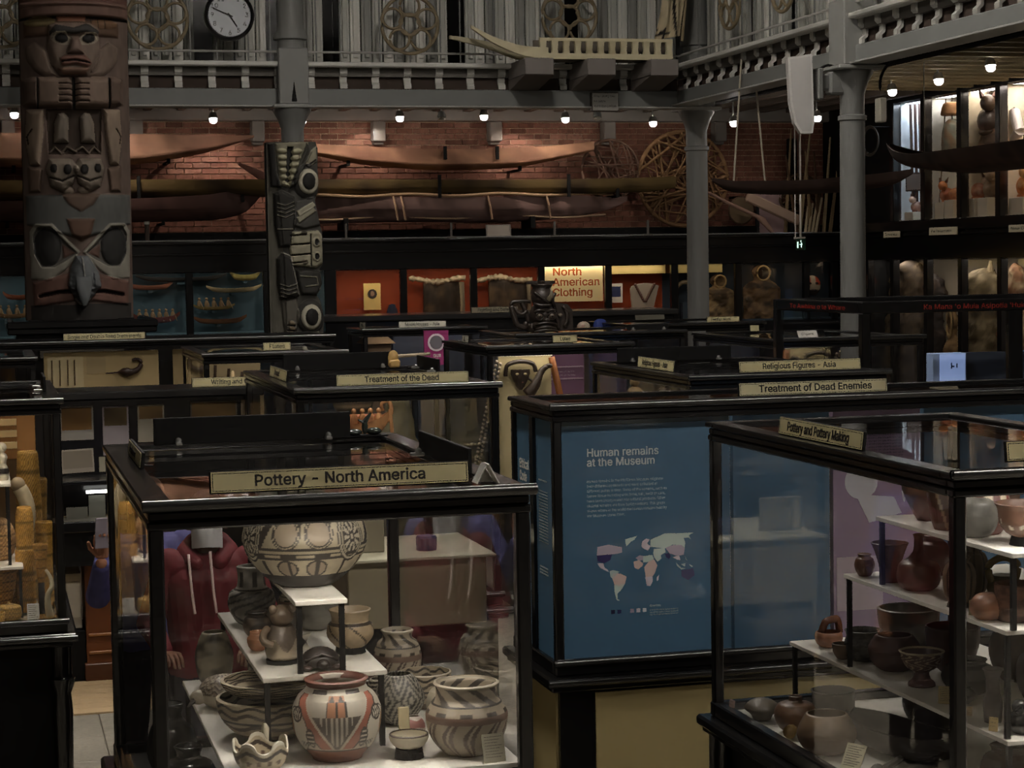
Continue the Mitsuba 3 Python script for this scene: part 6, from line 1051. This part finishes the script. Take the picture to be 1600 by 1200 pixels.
for k, (x, y, R, H, pr, pt, lb) in enumerate([(1.4, 6.1, .08, .15, GL, mott('4d463c', .4, 30, 3, '8a8069', 12), 'dark mottled jar behind the big swirl jar'), (1.38, 6.4, .09, .12, B1, zig, 'banded bowl at the right of the bottom shelf'), (1.36, 6.75, .085, .2, GL, swirl, 'slim swirl-painted jar at the far right of the bottom shelf'),
        (1.1, 6.75, .1, .18, GL, neckj, 'grey hatched jar at the back of the bottom shelf'), (.93, 6.75, .1, .15, B1, zig, 'deep banded bowl at the back of the bottom shelf'), (1.11, 6.05, .045, .09, GL, mott('3b2a20', .4, 30, 5), 'small dark jar right of the red banded jar')]):
    pot('painted_pot', lb, x, y, 1.277, R, H, pr, pt, n=96)
pot('grey_bowl', 'pale grey bowl at the back edge of the second shelf', 1.05, 6.9, 1.516, .085, .11, GL, swirl, n=96); pot('small_jar', 'small brown jar beside the necked jar on the second shelf', .85, 6.58, 1.516, .05, .085, GL, mott('6d5740', .4, 30, 6, '2f2720', 14))
# caption cards
def card(label, x, y, z, w, h, rz=0, tilt=-20, group=None, col='b9b29c', lines=8):
    t = Thing('caption_card', label, 'card', group); q = lambda m: mv(mv(m, rx=tilt), x, y, z, rz=rz)
    t.part('card', q(bx(-w / 2, w / 2, 0, .002, 0, h)), paint(col, .6))
    t.part('lettering', q(cat(*[bx(-w * .4, w * (.4 - .1 * ((i * 7) % 3)), -.0008, 0, h * (.88 - .8 * i / lines), h * (.88 - .8 * i / lines) + h * .025) for i in range(lines)])), paint('5f594c', .7))
    t.part('easel', q(bx(-.004, .004, .002, .012, 0, h * .4)), FLATBLACK)
card('grey caption card leaning before the big swirl jar', 1.42, 5.615, 1.277, .07, .085, 8, -14, col='8b8775')
# the stepped stand
def stand(label, shelves, col='d6d3ca', legcol='0d0d0d', name='shelf_stand'):
    t = Thing(name, label, 'shelf'); prev = None
    for (x0, x1, y0, y1, z, zl) in shelves:
        t.part('shelf', bx(x0, x1, y0, y1, z - .016, z - .0005, .002), paint(col, .5))
        for x in (x0 + .016, x1 - .016):
            for y in (y0 + .02, y1 - .02): t.part('leg', bx(x - .008, x + .008, y - .008, y + .008, zl, z - .016), paint(legcol, .4))
    return t
stand('white stepped shelves with black legs inside the nearest case', [(.878, 1.041, 5.92, 7.1, 1.742, 1.516), (.774, 1.158, 5.91, 7.1, 1.516, 1.277), (.642, 1.5, 5.6, 7.1, 1.277, .935)])

# ================================================================== the right-hand pottery case
stand('white shelves with dark legs inside the right-hand pottery case', [(3.08, 3.75, 5.54, 6.52, 1.822, 1.575), (3.07, 3.75, 5.56, 6.78, 1.575, 1.225), (3.07, 3.75, 5.55, 7.3, 1.225, .925)])
GL = [(.5, 0), (.9, .28), (1, .5), (.85, .78), (.6, .9), (.68, 1)]
pot('tripod_bowl', 'big brown flaring bowl with loops at the far end of the top shelf', 3.22, 6.36, 1.822, .11, .16, [(.45, 0), (.5, .05), (.62, .2), (.95, .75), (1, 1)], mott('5a3a24', .4, 16, 2, '3a2a1f', 7)); pot('painted_beaker', 'brown beaker with a cream chevron beside the big flaring bowl', 3.16, 6.12, 1.822, .075, .16, [(.6, 0), (.75, .2), (.95, .8), (1, 1)], lambda th, h, ins, v: np.where((np.abs(np.abs(np.degrees(th) / 40) - h) < .12)[:, None], lin('8a734f'), speck('50331f', .4, 20)(v)))
pot('grey_jar', 'mottled grey round jar at the near end of the top shelf', 3.16, 5.93, 1.822, .078, .13, [(.55, 0), (.9, .25), (1, .55), (.8, .9), (.4, 1)], mott('5f5c55', .5, 18, 4, '3c3a36', 12), closed=True); pot('footed_bowl', 'red footed bowl with white flowers at the corner of the top shelf', 3.23, 5.7, 1.848, .108, .108, [(.45, 0), (.7, .15), (.88, .45), (.92, .8), (1.02, 1)],
    lambda th, h, ins, v: np.where(((np.hypot(((np.degrees(th)) / 26) % 1 - .5, (h - .45 - .15 * np.sin(th * 3)) * 2.2) < .17) & ~ins)[:, None], lin('b8ac98'), speck('5a3b28', .35, 24, 3)(v))); Thing('ring_stand', 'black foot ring under the red footed bowl', 'stand').body(mv(lathe([(.03, 0), (.062, 0), (.055, .03), (.03, .03)], 24), 3.23, 5.7, 1.8215), FLATBLACK)
pot('star_pot', 'red pot with a cream star and zigzags behind the red footed bowl', 3.22, 5.98, 1.822, .085, .19, [(.6, 0), (.9, .2), (1, .55), (.85, .85), (.45, 1)], lambda th, h, ins, v: np.where((h > .62)[:, None], np.where(((np.sin(th * 9) > 0) & (h < .93))[:, None], lin('b3a68a'), lin('5a2a22')), np.where(((np.abs(h - .3) < .09) & (np.sin(th * 18) > 0))[:, None], lin('9b8b6c'), speck('55281f', .3, 20)(v))), closed=True)
pot('brown_jug', 'small round brown jug at the far end of the second shelf, right case', 3.12, 6.7, 1.575, .038, .082, GL, mott('5a3520', .4, 26, 1)); pot('funnel_beaker', 'brown funnel beaker on the second shelf, right case', 3.15, 6.55, 1.575, .068, .142, [(.5, 0), (.55, .3), (.75, .7), (1, 1)], mott('4a2c1d', .4, 22, 2)); pot('long_necked_bottle', 'brown bottle with long neck on the second shelf', 3.17, 6.36, 1.575, .078, .195, [(.6, 0), (1, .25), (.9, .45), (.4, .62), (.22, .75), (.2, .93), (.26, 1)], mott('54371f', .4, 22, 3, '3a2517', 10))
for k, (x, y, R, H, c, lb) in enumerate([(3.2, 6.12, .05, .15, '6a5233', 'pale ribbed jar fourth on the second shelf, right case'), (3.14, 6.0, .055, .155, '5d4a30', 'ochre ribbed jar with cream lid beside the corner post'), (3.3, 6.2, .05, .17, '57452e', 'ochre jar half hidden behind the ribbed jars')]):
    pot('ribbed_jar', lb, x, y, 1.59 if k == 1 else 1.575, R, H, [(.6, 0), (.95, .25), (1, .6), (.75, .85), (.55, .9), (.7, 1)], lambda th, h, ins, v, c=c: np.where((np.cos(th * 8) > .75)[:, None], lin('2c2218'), speck(c, .35, 24)(v)))
Thing('ring_stand', 'black ring stand under the ochre ribbed jar', 'stand').body(mv(lathe([(.02, 0), (.042, 0), (.038, .016), (.02, .016)], 20), 3.14, 6.0, 1.575), FLATBLACK)
pot('basket_pot', 'rust-brown tall pot textured like a basket at the corner of the second shelf', 3.2, 5.72, 1.575, .075, .118, [(.85, 0), (.92, .2), (.95, .6), (1, 1)], mott('5c3722', .6, 60, 5, '43271a', 30)); pot('speckled_gourd', 'rust-brown round pot beside the basket-textured pot', 3.12, 5.77, 1.575, .058, .085, [(.6, 0), (1, .4), (.8, .8), (.3, 1)], mott('54301c', .5, 40, 7, 'a3683f', 9), closed=True)
t = Thing('stirrup_bottle', 'olive stirrup-spouted bottle behind the basket-textured pot', 'bottle'); pot('', '', 3.33, 6.05, 1.575, .055, .09, GL, mott('57492b', .3, 30), t=t, closed=True); t.part('spout', mv(cat(tube(spl([[-.045, 0, .07], [-.055, 0, .12], [0, 0, .15], [.055, 0, .12], [.045, 0, .07]], 20), .013, 8), tube([[0, 0, .15], [0, 0, .2]], [.012, .016], 8)), 3.33, 6.05, 1.575), 'painted_satin', smooth=True, color=speck('6a5a36', .3, 30))
t = Thing('orange_effigy', 'orange double-spouted effigy pot at the far end of the third shelf', 'pot'); pot('', '', 3.17, 7.14, 1.225, .055, .06, [(.55, 0), (.95, .4), (1, .7), (.9, 1)], mott('7a4726', .4, 30, 2), t=t); t.part('handle', tube(spl([[3.14, 7.14, 1.285], [3.15, 7.12, 1.33], [3.2, 7.14, 1.335], [3.215, 7.14, 1.28]], 16), .015, 8), 'painted_satin', smooth=True, color=speck('4a2a1a', .4, 30))
pot('rough_black_bowl', 'black pitted bowl second on the third shelf, right case', 3.19, 6.86, 1.225, .075, .115, [(.6, 0), (.85, .2), (1, .55), (.88, .82), (.98, 1)], mott('34322e', .7, 70, 3, '4a463f', 40)); pot('red_clay_jar', 'plain dark red jar third on the third shelf, right case', 3.22, 6.66, 1.225, .098, .13, [(.5, 0), (.9, .3), (1, .6), (.8, .9), (.7, 1)], mott('472a20', .35, 18, 4, '351f18', 8))
t = Thing('chalice', 'brown pedestal cup with cream-streaked rim on the third shelf', 'cup'); pot('', '', 3.19, 6.38, 1.225, .078, .125, [(.62, 0), (.62, .05), (.4, .22), (.34, .36), (.7, .55), (.93, .8), (1.0, .97), (1.05, 1)], lambda th, h, ins, v: np.where((((h > .5) & ~ins & (np.sin(th * 11 + 5 * np.sin(h * 19)) > .72) | (h > .96)))[:, None], lin('a08e6c'), speck('4a2e20', .4, 26)(v)), t=t, floor=.5)
pot('dark_jar', 'big near-black jar right of the pedestal cup', 3.29, 6.22, 1.225, .095, .12, GL, mott('24211a', .4, 22, 6)); pot('dark_jar', 'large blackened bowl far back on the third shelf', 3.42, 6.95, 1.225, .12, .17, B1, mott('3c3226', .5, 18, 8, '1e1a15', 8)); pot('glazed_bowl', 'small glassy dark bowl beside the corner post on the third shelf', 3.19, 6.08, 1.225, .045, .055, GL, mott('1c211d', .4, 30), 'painted_gloss')
pot('waisted_vase', 'tall grey-brown waisted vase at the corner of the third shelf', 3.155, 5.8, 1.225, .032, .175, [(.85, 0), (.95, .15), (1, .35), (.72, .6), (.7, .75), (1.1, 1)], mott('59504a', .35, 26, 3))
t = Thing('black_effigy', 'glossy black bird pot at the corner of the third shelf', 'pot'); pot('', '', 3.185, 5.64, 1.225, .055, .075, [(.7, 0), (1, .4), (.85, .8), (.3, 1)], mott('0c0c0d', .3, 20), 'painted_gloss', t=t, closed=True); t.part('head', ball(3.15, 5.62, 1.315, .024, sub=2), 'painted_gloss', smooth=True, color=lin('111112')); t.part('beak', tube([[3.14, 5.6, 1.315], [3.115, 5.58, 1.312]], [.01, .003], 6), 'painted_gloss', color=lin('111112'))
for k, (x, y, z, R, H, c, pr, lb) in enumerate([(3.42, 6.3, 1.822, .1, .17, '4a3224', GL, 'brown jar behind the cream-chevron beaker'), (3.45, 5.95, 1.822, .09, .16, '5a4632', GL, 'tan jar behind the mottled grey jar'), (3.36, 6.62, 1.575, .06, .15, '3f2b1e', GL, 'dark jar behind the funnel beaker'), (3.45, 5.85, 1.575, .07, .17, '4f4029', GL, 'olive-brown jar behind the stirrup bottle'),
        (3.4, 6.55, 1.225, .1, .17, '3d251c', B1, 'dark red bowl in the back row of the third shelf'), (3.45, 6.0, 1.225, .09, .2, '2c241d', GL, 'blackish jar in the back row behind the waisted vase'), (3.33, 5.74, 1.225, .05, .13, '4a443d', GL, 'grey jar right of the glossy black bird pot'), (3.55, 6.35, 1.225, .1, .22, '3a2b20', GL, 'tall brown jar farthest back on the third shelf'),
        (3.3, 5.95, .93, .1, .17, '473321', GL, 'brown jar on the case floor below the waisted vase'), (3.15, 5.72, .93, .085, .13, '5a3a26', B1, 'red-brown bowl on the case floor at the corner post'), (3.5, 6.9, .93, .12, .2, '2b211a', GL, 'dark jar at the back of the case floor, right case'), (3.12, 6.9, 1.225, .04, .06, '6b5238', B1, 'tiny tan bowl between the black pitted bowl and the orange effigy')]):
    pot('clay_pot', lb, x, y, z, R, H, pr, mott(c, .4, 24, k))
card('cream caption card standing on the third shelf, right case', 3.13, 6.08, 1.226, .052, .06, -35, -8, col='a89a74'); card('tiny price-size card beside the cream caption card', 3.12, 5.9, 1.226, .022, .03, -35, -8, col='ad9a78', lines=3); card('tiny card leaning at the corner post on the third shelf', 3.09, 5.68, 1.226, .03, .045, -50, -8, col='b29d6e', lines=3); card('small caption card leaning on the second shelf edge, right case', 3.1, 5.83, 1.576, .03, .05, -40, -8, col='8a7a58', lines=4)
pot('small_bowl', 'small grey-brown lidded bowl at the far end of the case floor, right case', 2.93, 7.25, .93, .07, .085, [(.5, 0), (.6, .2), (1, .55), (.7, .85), (.1, 1)], mott('4c4234', .4, 26, 2), closed=True)
t = Thing('round_jug', 'round brown jug with short neck on the case floor, right case', 'jug'); pot('', '', 2.98, 7.03, .93, .083, .135, [(.5, 0), (.9, .25), (1, .5), (.8, .78), (.3, .9), (.32, 1)], mott('6a4728', .35, 18, 5, '4c3220', 8), t=t); t.part('spout', tube([[2.93, 6.95, .955], [2.9, 6.9, .96]], [.022, .026], 10), 'painted_satin', smooth=True, color=speck('77603c', .3, 30))
pot('round_bowl', 'large round brown bowl with streaks at the front of the case floor, right case', 2.955, 6.68, .93, .11, .145, [(.5, 0), (.9, .25), (1, .5), (.85, .82), (.7, 1)], mott('5c442b', .35, 14, 6, '7d6240', 6)); pot('straight_pot', 'dark straight-sided pot behind the large round bowl', 3.17, 7.1, .93, .088, .13, [(.9, 0), (.95, .5), (.95, .9), (1, 1)], mott('2f261b', .4, 22, 7))
t = Thing('trough', 'long dark wooden trough on the floor of the right case', 'trough'); t.body(mv(hull([(-.3, .12, .09, .02), (-.2, .11, .02, .09), (0, .1, 0, .12), (.2, .11, .02, .09), (.3, .13, .1, .02)], 24, 11), 3.2, 6.55, .93, rz=-75), 'painted_matte', smooth=50, color=speck('2a2520', .5, 20, 4)); 
t = Thing('potter_tool', 'grey ball-headed potter tool lying on the case floor', 'tool'); t.part('shaft', tube([[2.98, 6.3, .945], [3.2, 6.5, .95]], .014, 8), paint('3f3c38', .6)); t.part('head', ball(2.98, 6.3, .952, .026, sub=2), paint('4f4b45', .6), smooth=True)
card('large cream caption card leaning at the front of the right case', 2.925, 6.42, .928, .085, .1, -62, -30, col='c9c4a6', lines=9); card('pinkish card at the far corner of the right case', 2.84, 7.36, .93, .04, .06, -80, -8, col='a08a80', lines=4)

# ================================================================== baskets in the left case
stand('white shelf on dark legs inside the basket case', [(-.6, .1, 10.6, 11.3, 1.647, 1.217), (-.6, .15, 10.55, 11.3, 1.217, .945)], 'd6d0c0')
WV = lambda c, s: (lambda th, h, ins, v: speck(c, .3, 30, s)(v) * (1 + .35 * np.sign(np.sin(th * 26) * np.sin(v[:, 2] * 260)))[:, None] * np.where(np.abs((h * 4) % 1 - .5) < .06, .45, 1)[:, None])
def basket(label, x, y, z, R, H, prof, c, s, closed=False): pot('basket', label, x, y, z, R, H, prof, WV(c, s), 'painted_matte', 'basket', closed=closed, rows=60)
basket('tall stacked cylinder basket at the right of the basket case', .165, 10.75, .945, .055, .55, [(.9, 0), (.9, .3), (1, .32), (.95, .6), (.85, .62), (.85, .9), (.7, 1)], 'a07a44', 1); basket('round tan gourd basket on the middle shelf of the basket case', .01, 10.85, 1.217, .11, .22, [(.6, 0), (.95, .25), (1, .55), (.75, .9), (.5, 1)], '9c7c58', 2, True); basket('brown carrying basket below the gourd basket', .0, 10.72, 1.0, .12, .2, [(.7, 0), (.9, .4), (1, 1)], '8a6234', 3)
basket('small lidded basket at the front of the basket case', .07, 10.55, .945, .065, .09, [(.9, 0), (1, .3), (.95, .7), (.5, .85), (.15, .9), (.1, 1)], '7b6238', 4, True); basket('conical cup basket at the right edge of the basket case', .24, 10.6, 1.12, .04, .2, [(.4, 0), (.7, .5), (1, 1)], '9a7340', 5); basket('flat tray basket lying at the front right', .24, 10.45, .945, .07, .02, [(.8, 0), (1, 1)], '86683c', 6)
for k, (x, y, z, R, H, pr, c, lb) in enumerate([(-.02, 11.1, 1.647, .09, .16, [(.8, 0), (1, .5), (.9, 1)], '9a7746', 'open basket at the top shelf behind the doll'), (.2, 11.2, .945, .07, .8, [(.9, 0), (1, .5), (.8, 1)], '86683a', 'tall narrow basket behind the stacked cylinder basket'), (.06, 10.95, .945, .1, .16, [(.8, 0), (1, .6), (.9, 1)], '7a5a30', 'squat dark basket on the case floor'),
        (.27, 10.9, .945, .045, .45, [(1, 0), (.9, .5), (1, 1)], '94723e', 'slim quiver basket by the right post'), (.0, 10.42, .945, .05, .06, [(.7, 0), (1, .7), (1, 1)], 'a3834f', 'tiny tan basket at the very front of the case floor'), (.25, 11.5, .945, .06, .62, [(1, 0), (.85, .4), (1, 1)], '7c6036', 'tall brown basket at the back right corner')]):
    basket(lb, x, y, z, R, H, pr, c, 20 + k)
t = Thing('basket_column', 'narrow column holding up the conical cup basket', 'stand'); t.body(bx(.225, .255, 10.585, 10.615, .945, 1.12), FLATBLACK)
card('white caption card slanting at the front of the basket case', .19, 10.38, .946, .06, .1, 0, -16, col='c4c2b8'); t = Thing('slat_crate', 'cream slatted crate with orange frame at the top left', 'crate')
t.part('frame', cat(bx(-.4, .25, 11.4, 11.44, 1.7, 2.02, .004)), paint('8f6230', .6)); t.part('post', cat(bx(.02, .2, 11.42, 11.46, .945, 1.72)), paint('5a4122', .6))
for k in range(4): t.part('slat', bx(-.4, .15, 11.37, 11.4, 1.76 + .065 * k, 1.8 + .065 * k, .003), paint('b99d6b', .6))
t = Thing('doll', 'cream and black doll on the upper shelf of the basket case', 'doll'); t.part('body', mv(lathe(spl([(.03, 0), (.035, .05), (.022, .09), (.03, .12), (.01, .15)], 14), 14), .06, 10.8, 1.647), 'painted_matte', smooth=True, color=lambda v: np.where((np.abs(v[:, 2:] - 1.69) < .018), lin('1d1815'), lin('c9c0aa'))); t.part('head', ball(.06, 10.8, 1.82, .028, sub=2), paint('b5ab94', .6), smooth=True)
t = Thing('feather_fan', 'white curled feather hanging at the right of the basket case', 'feather'); t.body(tube(spl([[.26, 10.5, 1.2], [.29, 10.48, 1.12], [.265, 10.47, 1.06], [.28, 10.46, .95]], 16), np.linspace(.008, .022, 16), 7), paint('b7ab8c', .6), smooth=True)
t = Thing('figure_group', 'pale carved figure beside the tall stacked basket', 'figure'); t.part('body', tube(spl([[.16, 11.0, 1.3], [.19, 11.0, 1.45], [.15, 11.0, 1.58]], 12), [.04] * 12, 8), 'painted_matte', smooth=True, color=speck('a89a7c', .4, 30)); t.part('head', ball(.14, 11.0, 1.6, .04, sub=2), 'painted_matte', smooth=True, color=speck('8d7c60', .4, 30)); t.part('post', bx(.15, .17, 10.99, 11.01, .945, 1.3), FLATBLACK)
# plain low cabinet and table seen through the nearest case
t = Thing('low_cabinet', 'grey-beige cabinet with white top seen through the right half of the nearest case', 'cabinet'); t.part('body', bx(1.62, 2.3, 9.2, 9.9, 1.02, 1.345, .006), paint('8b8168', .7)); t.part('top', bx(1.58, 2.34, 9.16, 9.94, 1.345, 1.36, .004), paint('b9b49c', .6)); t.part('base', bx(1.62, 2.3, 9.25, 9.9, 0, 1.02), FLATBLACK)
t = Thing('tin_box', 'dark blue tin on the grey-beige cabinet', 'box'); t.body(mv(lathe([(0, 0), (.05, 0), (.052, .06), (.045, .07), (0, .07)], 24), 2.05, 9.4, 1.36), paint('23284a', .4)); t = Thing('ledger', 'upright pale ledger on the grey-beige cabinet', 'book'); t.part('cover', bx(1.62, 1.84, 9.4, 9.43, 1.36, 1.53, .003), paint('7f7866', .6)); t.part('pages', bx(1.63, 1.66, 9.395, 9.4, 1.37, 1.52), paint('b5ad98', .6))

# ================================================================== two visitors behind the nearest case
import manifold3d as mf
def _ball(p, r):
    return mf.Manifold.sphere(float(r), 20).translate([float(a) for a in p])
def bones(bs, edge=.016, it=6):
    """one continuous surface over bones (joint, radius, joint, radius)"""
    m = mf.Manifold.batch_boolean([mf.Manifold.batch_hull([_ball(a, ra), _ball(b, rb)]) for a, ra, b, rb in bs], mf.OpType.Add).refine_to_length(edge)
    g = m.to_mesh(); t = trimesh.Trimesh(g.vert_properties[:, :3], g.tri_verts, process=True)
    trimesh.smoothing.filter_taubin(t, iterations=it); return t
def hand(p, d, up, side, curl=.5):
    """palm, four fingers of unequal length bent by curl, and a thumb leaving the side of the palm"""
    p, d, up = (np.array(a, float) for a in (p, d, up)); d /= np.linalg.norm(d); s = np.cross(d, up); s /= np.linalg.norm(s); n = np.cross(s, d); out = []
    for k, L in enumerate((.068, .076, .071, .056)):
        o = (k - 1.5) * .02; a = p + s * o * .6 + d * .01; b = p + s * o + d * .085; out.append((a, .014, b, .0115))
        e = b + (d * math.cos(curl) - n * math.sin(curl)) * L * .5; f_ = e + (d * math.cos(2 * curl) - n * math.sin(2 * curl)) * L * .3; g = f_ + (d * math.cos(2.6 * curl) - n * math.sin(2.6 * curl)) * L * .25
        out += [(b, .0095, e, .0088), (e, .0088, f_, .008), (f_, .008, g, .007)]
    a = p + d * .02 - s * side * .025; b = a + (-s * side * .8 + d * .7) * .035; c = b + (-s * side * .3 + d) * .028
    return out + [(a, .014, b, .011), (b, .011, c, .009)]
def visitor(label, x, y, rz, skin, hair, tops, trousers, pose, h=1.7, longhair=False):
    t = Thing('person', label, 'person'); k = h / 1.7
    R_ = trimesh.transformations.rotation_matrix(math.radians(rz), [0, 0, 1])[:3, :3]
    P = lambda a: R_ @ (np.array(a, float) * k) + [x, y, 0]
    B = lambda bs: [(P(a), ra * k, P(b), rb * k) for a, ra, b, rb in bs]
    J = dict(hip=.09, sh=.175); arms, hands = [], []
    for s, (el, wr, hd, hu) in zip((-1, 1), pose):
        sh = (s * .175, 0, 1.40); arms += [(sh, .052, el, .04), (el, .039, wr, .027)]; 
        hands += [(P(a) if False else a, r1, b, r2) for a, r1, b, r2 in hand(np.array(wr) + np.array(hd) * .03, hd, hu, s)]
    legs = []
    for s in (-1, 1): legs += [((s * .09, 0, .9), .085, (s * .1, -.01, .5), .058), ((s * .1, -.01, .5), .056, (s * .1, .02, .09), .036), ((s * .1, .03, .05), .04, (s * .11, -.13, .035), .032)]
    torso = [((-.08, 0, .93), .1, (.08, 0, .93), .1), ((-.06, 0, .95), .1, (-.09, 0, 1.3), .1), ((.06, 0, .95), .1, (.09, 0, 1.3), .1), ((-.13, 0, 1.37), .065, (.13, 0, 1.37), .065), ((0, 0, 1.1), .12, (0, -.01, 1.32), .12)]
    neck = [((0, .01, 1.38), .06, (0, 0, 1.5), .05)]
    head = [((0, .005, 1.615), .087, (0, -.02, 1.56), .07), ((0, -.03, 1.52), .042, (0, -.02, 1.58), .068), ((0, -.085, 1.6), .012, (0, -.105, 1.565), .016), ((-.078, 0, 1.6), .016, (-.085, .01, 1.56), .012), ((.078, 0, 1.6), .016, (.085, .01, 1.56), .012), ((-.03, -.088, 1.527), .009, (.03, -.088, 1.527), .009), ((-.05, -.075, 1.625), .012, (.05, -.075, 1.625), .012)]
    t.part('body', bones(B(torso + neck + head + arms + hands + legs), .014, 4), 'painted_matte', smooth=True, color=speck(skin, .12, 40))
    gr = lambda bs, d: [(a, r + d, b, q + d) for a, r, b, q in bs]
    cut = []
    for i in (0, 1):
        (sh, r0, el, r1), (el2, r2, wr, r3) = arms[2 * i:2 * i + 2]; w2 = np.array(el2) + (np.array(wr) - np.array(el2)) * .9; cut += [(sh, r0 + .02, el, r1 + .02), (el2, r2 + .02, w2, r3 + .014)]
    t.part('top', bones(B(gr(torso, .018) + cut), .016, 6), 'painted_matte', smooth=True, color=speck(tops, .25, 16))
    t.part('trousers', bones(B([(a, r + .018, b, q + .02) for i, (a, r, b, q) in enumerate(legs) if i % 3 < 2] + [((-.07, 0, .92), .115, (.07, 0, .92), .115)]), .02, 5), 'painted_matte', smooth=True, color=speck(trousers, .25, 16))
    for s in (-1, 1): t.part('shoe', bones(B([((s * .1, .04, .05), .05, (s * .112, -.15, .038), .038)]), .02, 3), paint('20201f', .5), smooth=True)
    hb = [((0, .03, 1.65), .085, (0, -.03, 1.66), .078), ((-.04, .05, 1.6), .07, (.04, .05, 1.6), .07)]
    if longhair: hb += [((-.05, .06, 1.6), .05, (-.07, .08, 1.36), .04), ((.05, .06, 1.6), .05, (.07, .08, 1.36), .04), ((0, .07, 1.6), .06, (0, .1, 1.34), .05)]
    t.part('hair', bones(B(hb), .014, 3), 'painted_matte', smooth=True, color=speck(hair, .3, 60))
    for s in (-1, 1): t.part('eye', ball(*P((s * .033, -.083, 1.592)), .011 * k, sub=2), paint('1a1512', .2), smooth=True)
    return t, P
t, P = visitor('person in a maroon hooded top with a white face mask, looking into the nearest case', .955, 9.12, -6, '5a3d2e', '15110f', '5a1f24', '23232a',
               (((-.27, -.02, 1.13), (-.2, -.2, 1.02), (.3, -.9, .1), (0, 0, 1)), ((.27, -.02, 1.13), (.2, -.2, 1.02), (-.3, -.9, .1), (0, 0, 1))))
a = np.linspace(-1, 1, 15); m = np.array([[P((.07 * u, -.117 - .012 * (1 - u * u) * math.sin(PI * w) + .055 * u * u, 1.485 + .10 * w - .012 * u * u * (1 - w))) for u in a] for w in np.linspace(0, 1, 10)]); m2 = m + [0, .008, 0]
t.part('face_mask', loft(np.concatenate([m, m2[:, ::-1]], 1)), paint('d5d5d6', .7), smooth=40)
for s, z0 in ((-.085, 1.46), (.012, 1.47)): t.part('drawstring', tube(spl([P((s, -.15, z0)), P((s + .008, -.175, 1.33)), P((s + .022, -.16, 1.19))], 14), .0065, 7), paint('d9c3c0', .6), smooth=True)
t.part('hood', bones([(P((s * .09, .03, 1.44)), .055, P((s * .05, .1, 1.47)), .06) for s in (-1, 1)] + [(P((-.05, .1, 1.46)), .06, P((.05, .1, 1.46)), .06)] + [(P((s * .09, .0, 1.44)), .045, P((s * .05, -.1, 1.41)), .035) for s in (-1, 1)], .014, 5), 'painted_matte', smooth=True, color=speck('5a1f24', .25, 16))
t, P = visitor('person in a violet top raising a phone behind the left posts of the nearest case', .745, 9.85, -4, 'a5745a', '2a1e17', '4b4a78', '2d2b30',
               (((-.25, -.14, 1.17), (-.225, -.4, 1.37), (.05, -.25, .95), (0, 1, .25)), ((.26, 0, 1.12), (.26, -.06, .87), (0, -.1, -1), (0, 1, 0))), longhair=True)
ph = Thing('phone', 'phone in a pale case held up by the person in violet', 'phone'); c = P((-.215, -.475, 1.47)); ph.part('case', mv(bx(-.037, .037, -.005, .005, -.02, .13, .004), *c, rz=10, rx=12), paint('8d8690', .4)); ph.part('screen', mv(bx(-.033, .033, .005, .006, -.015, .125), *c, rz=10, rx=12), paint('101012', .1))
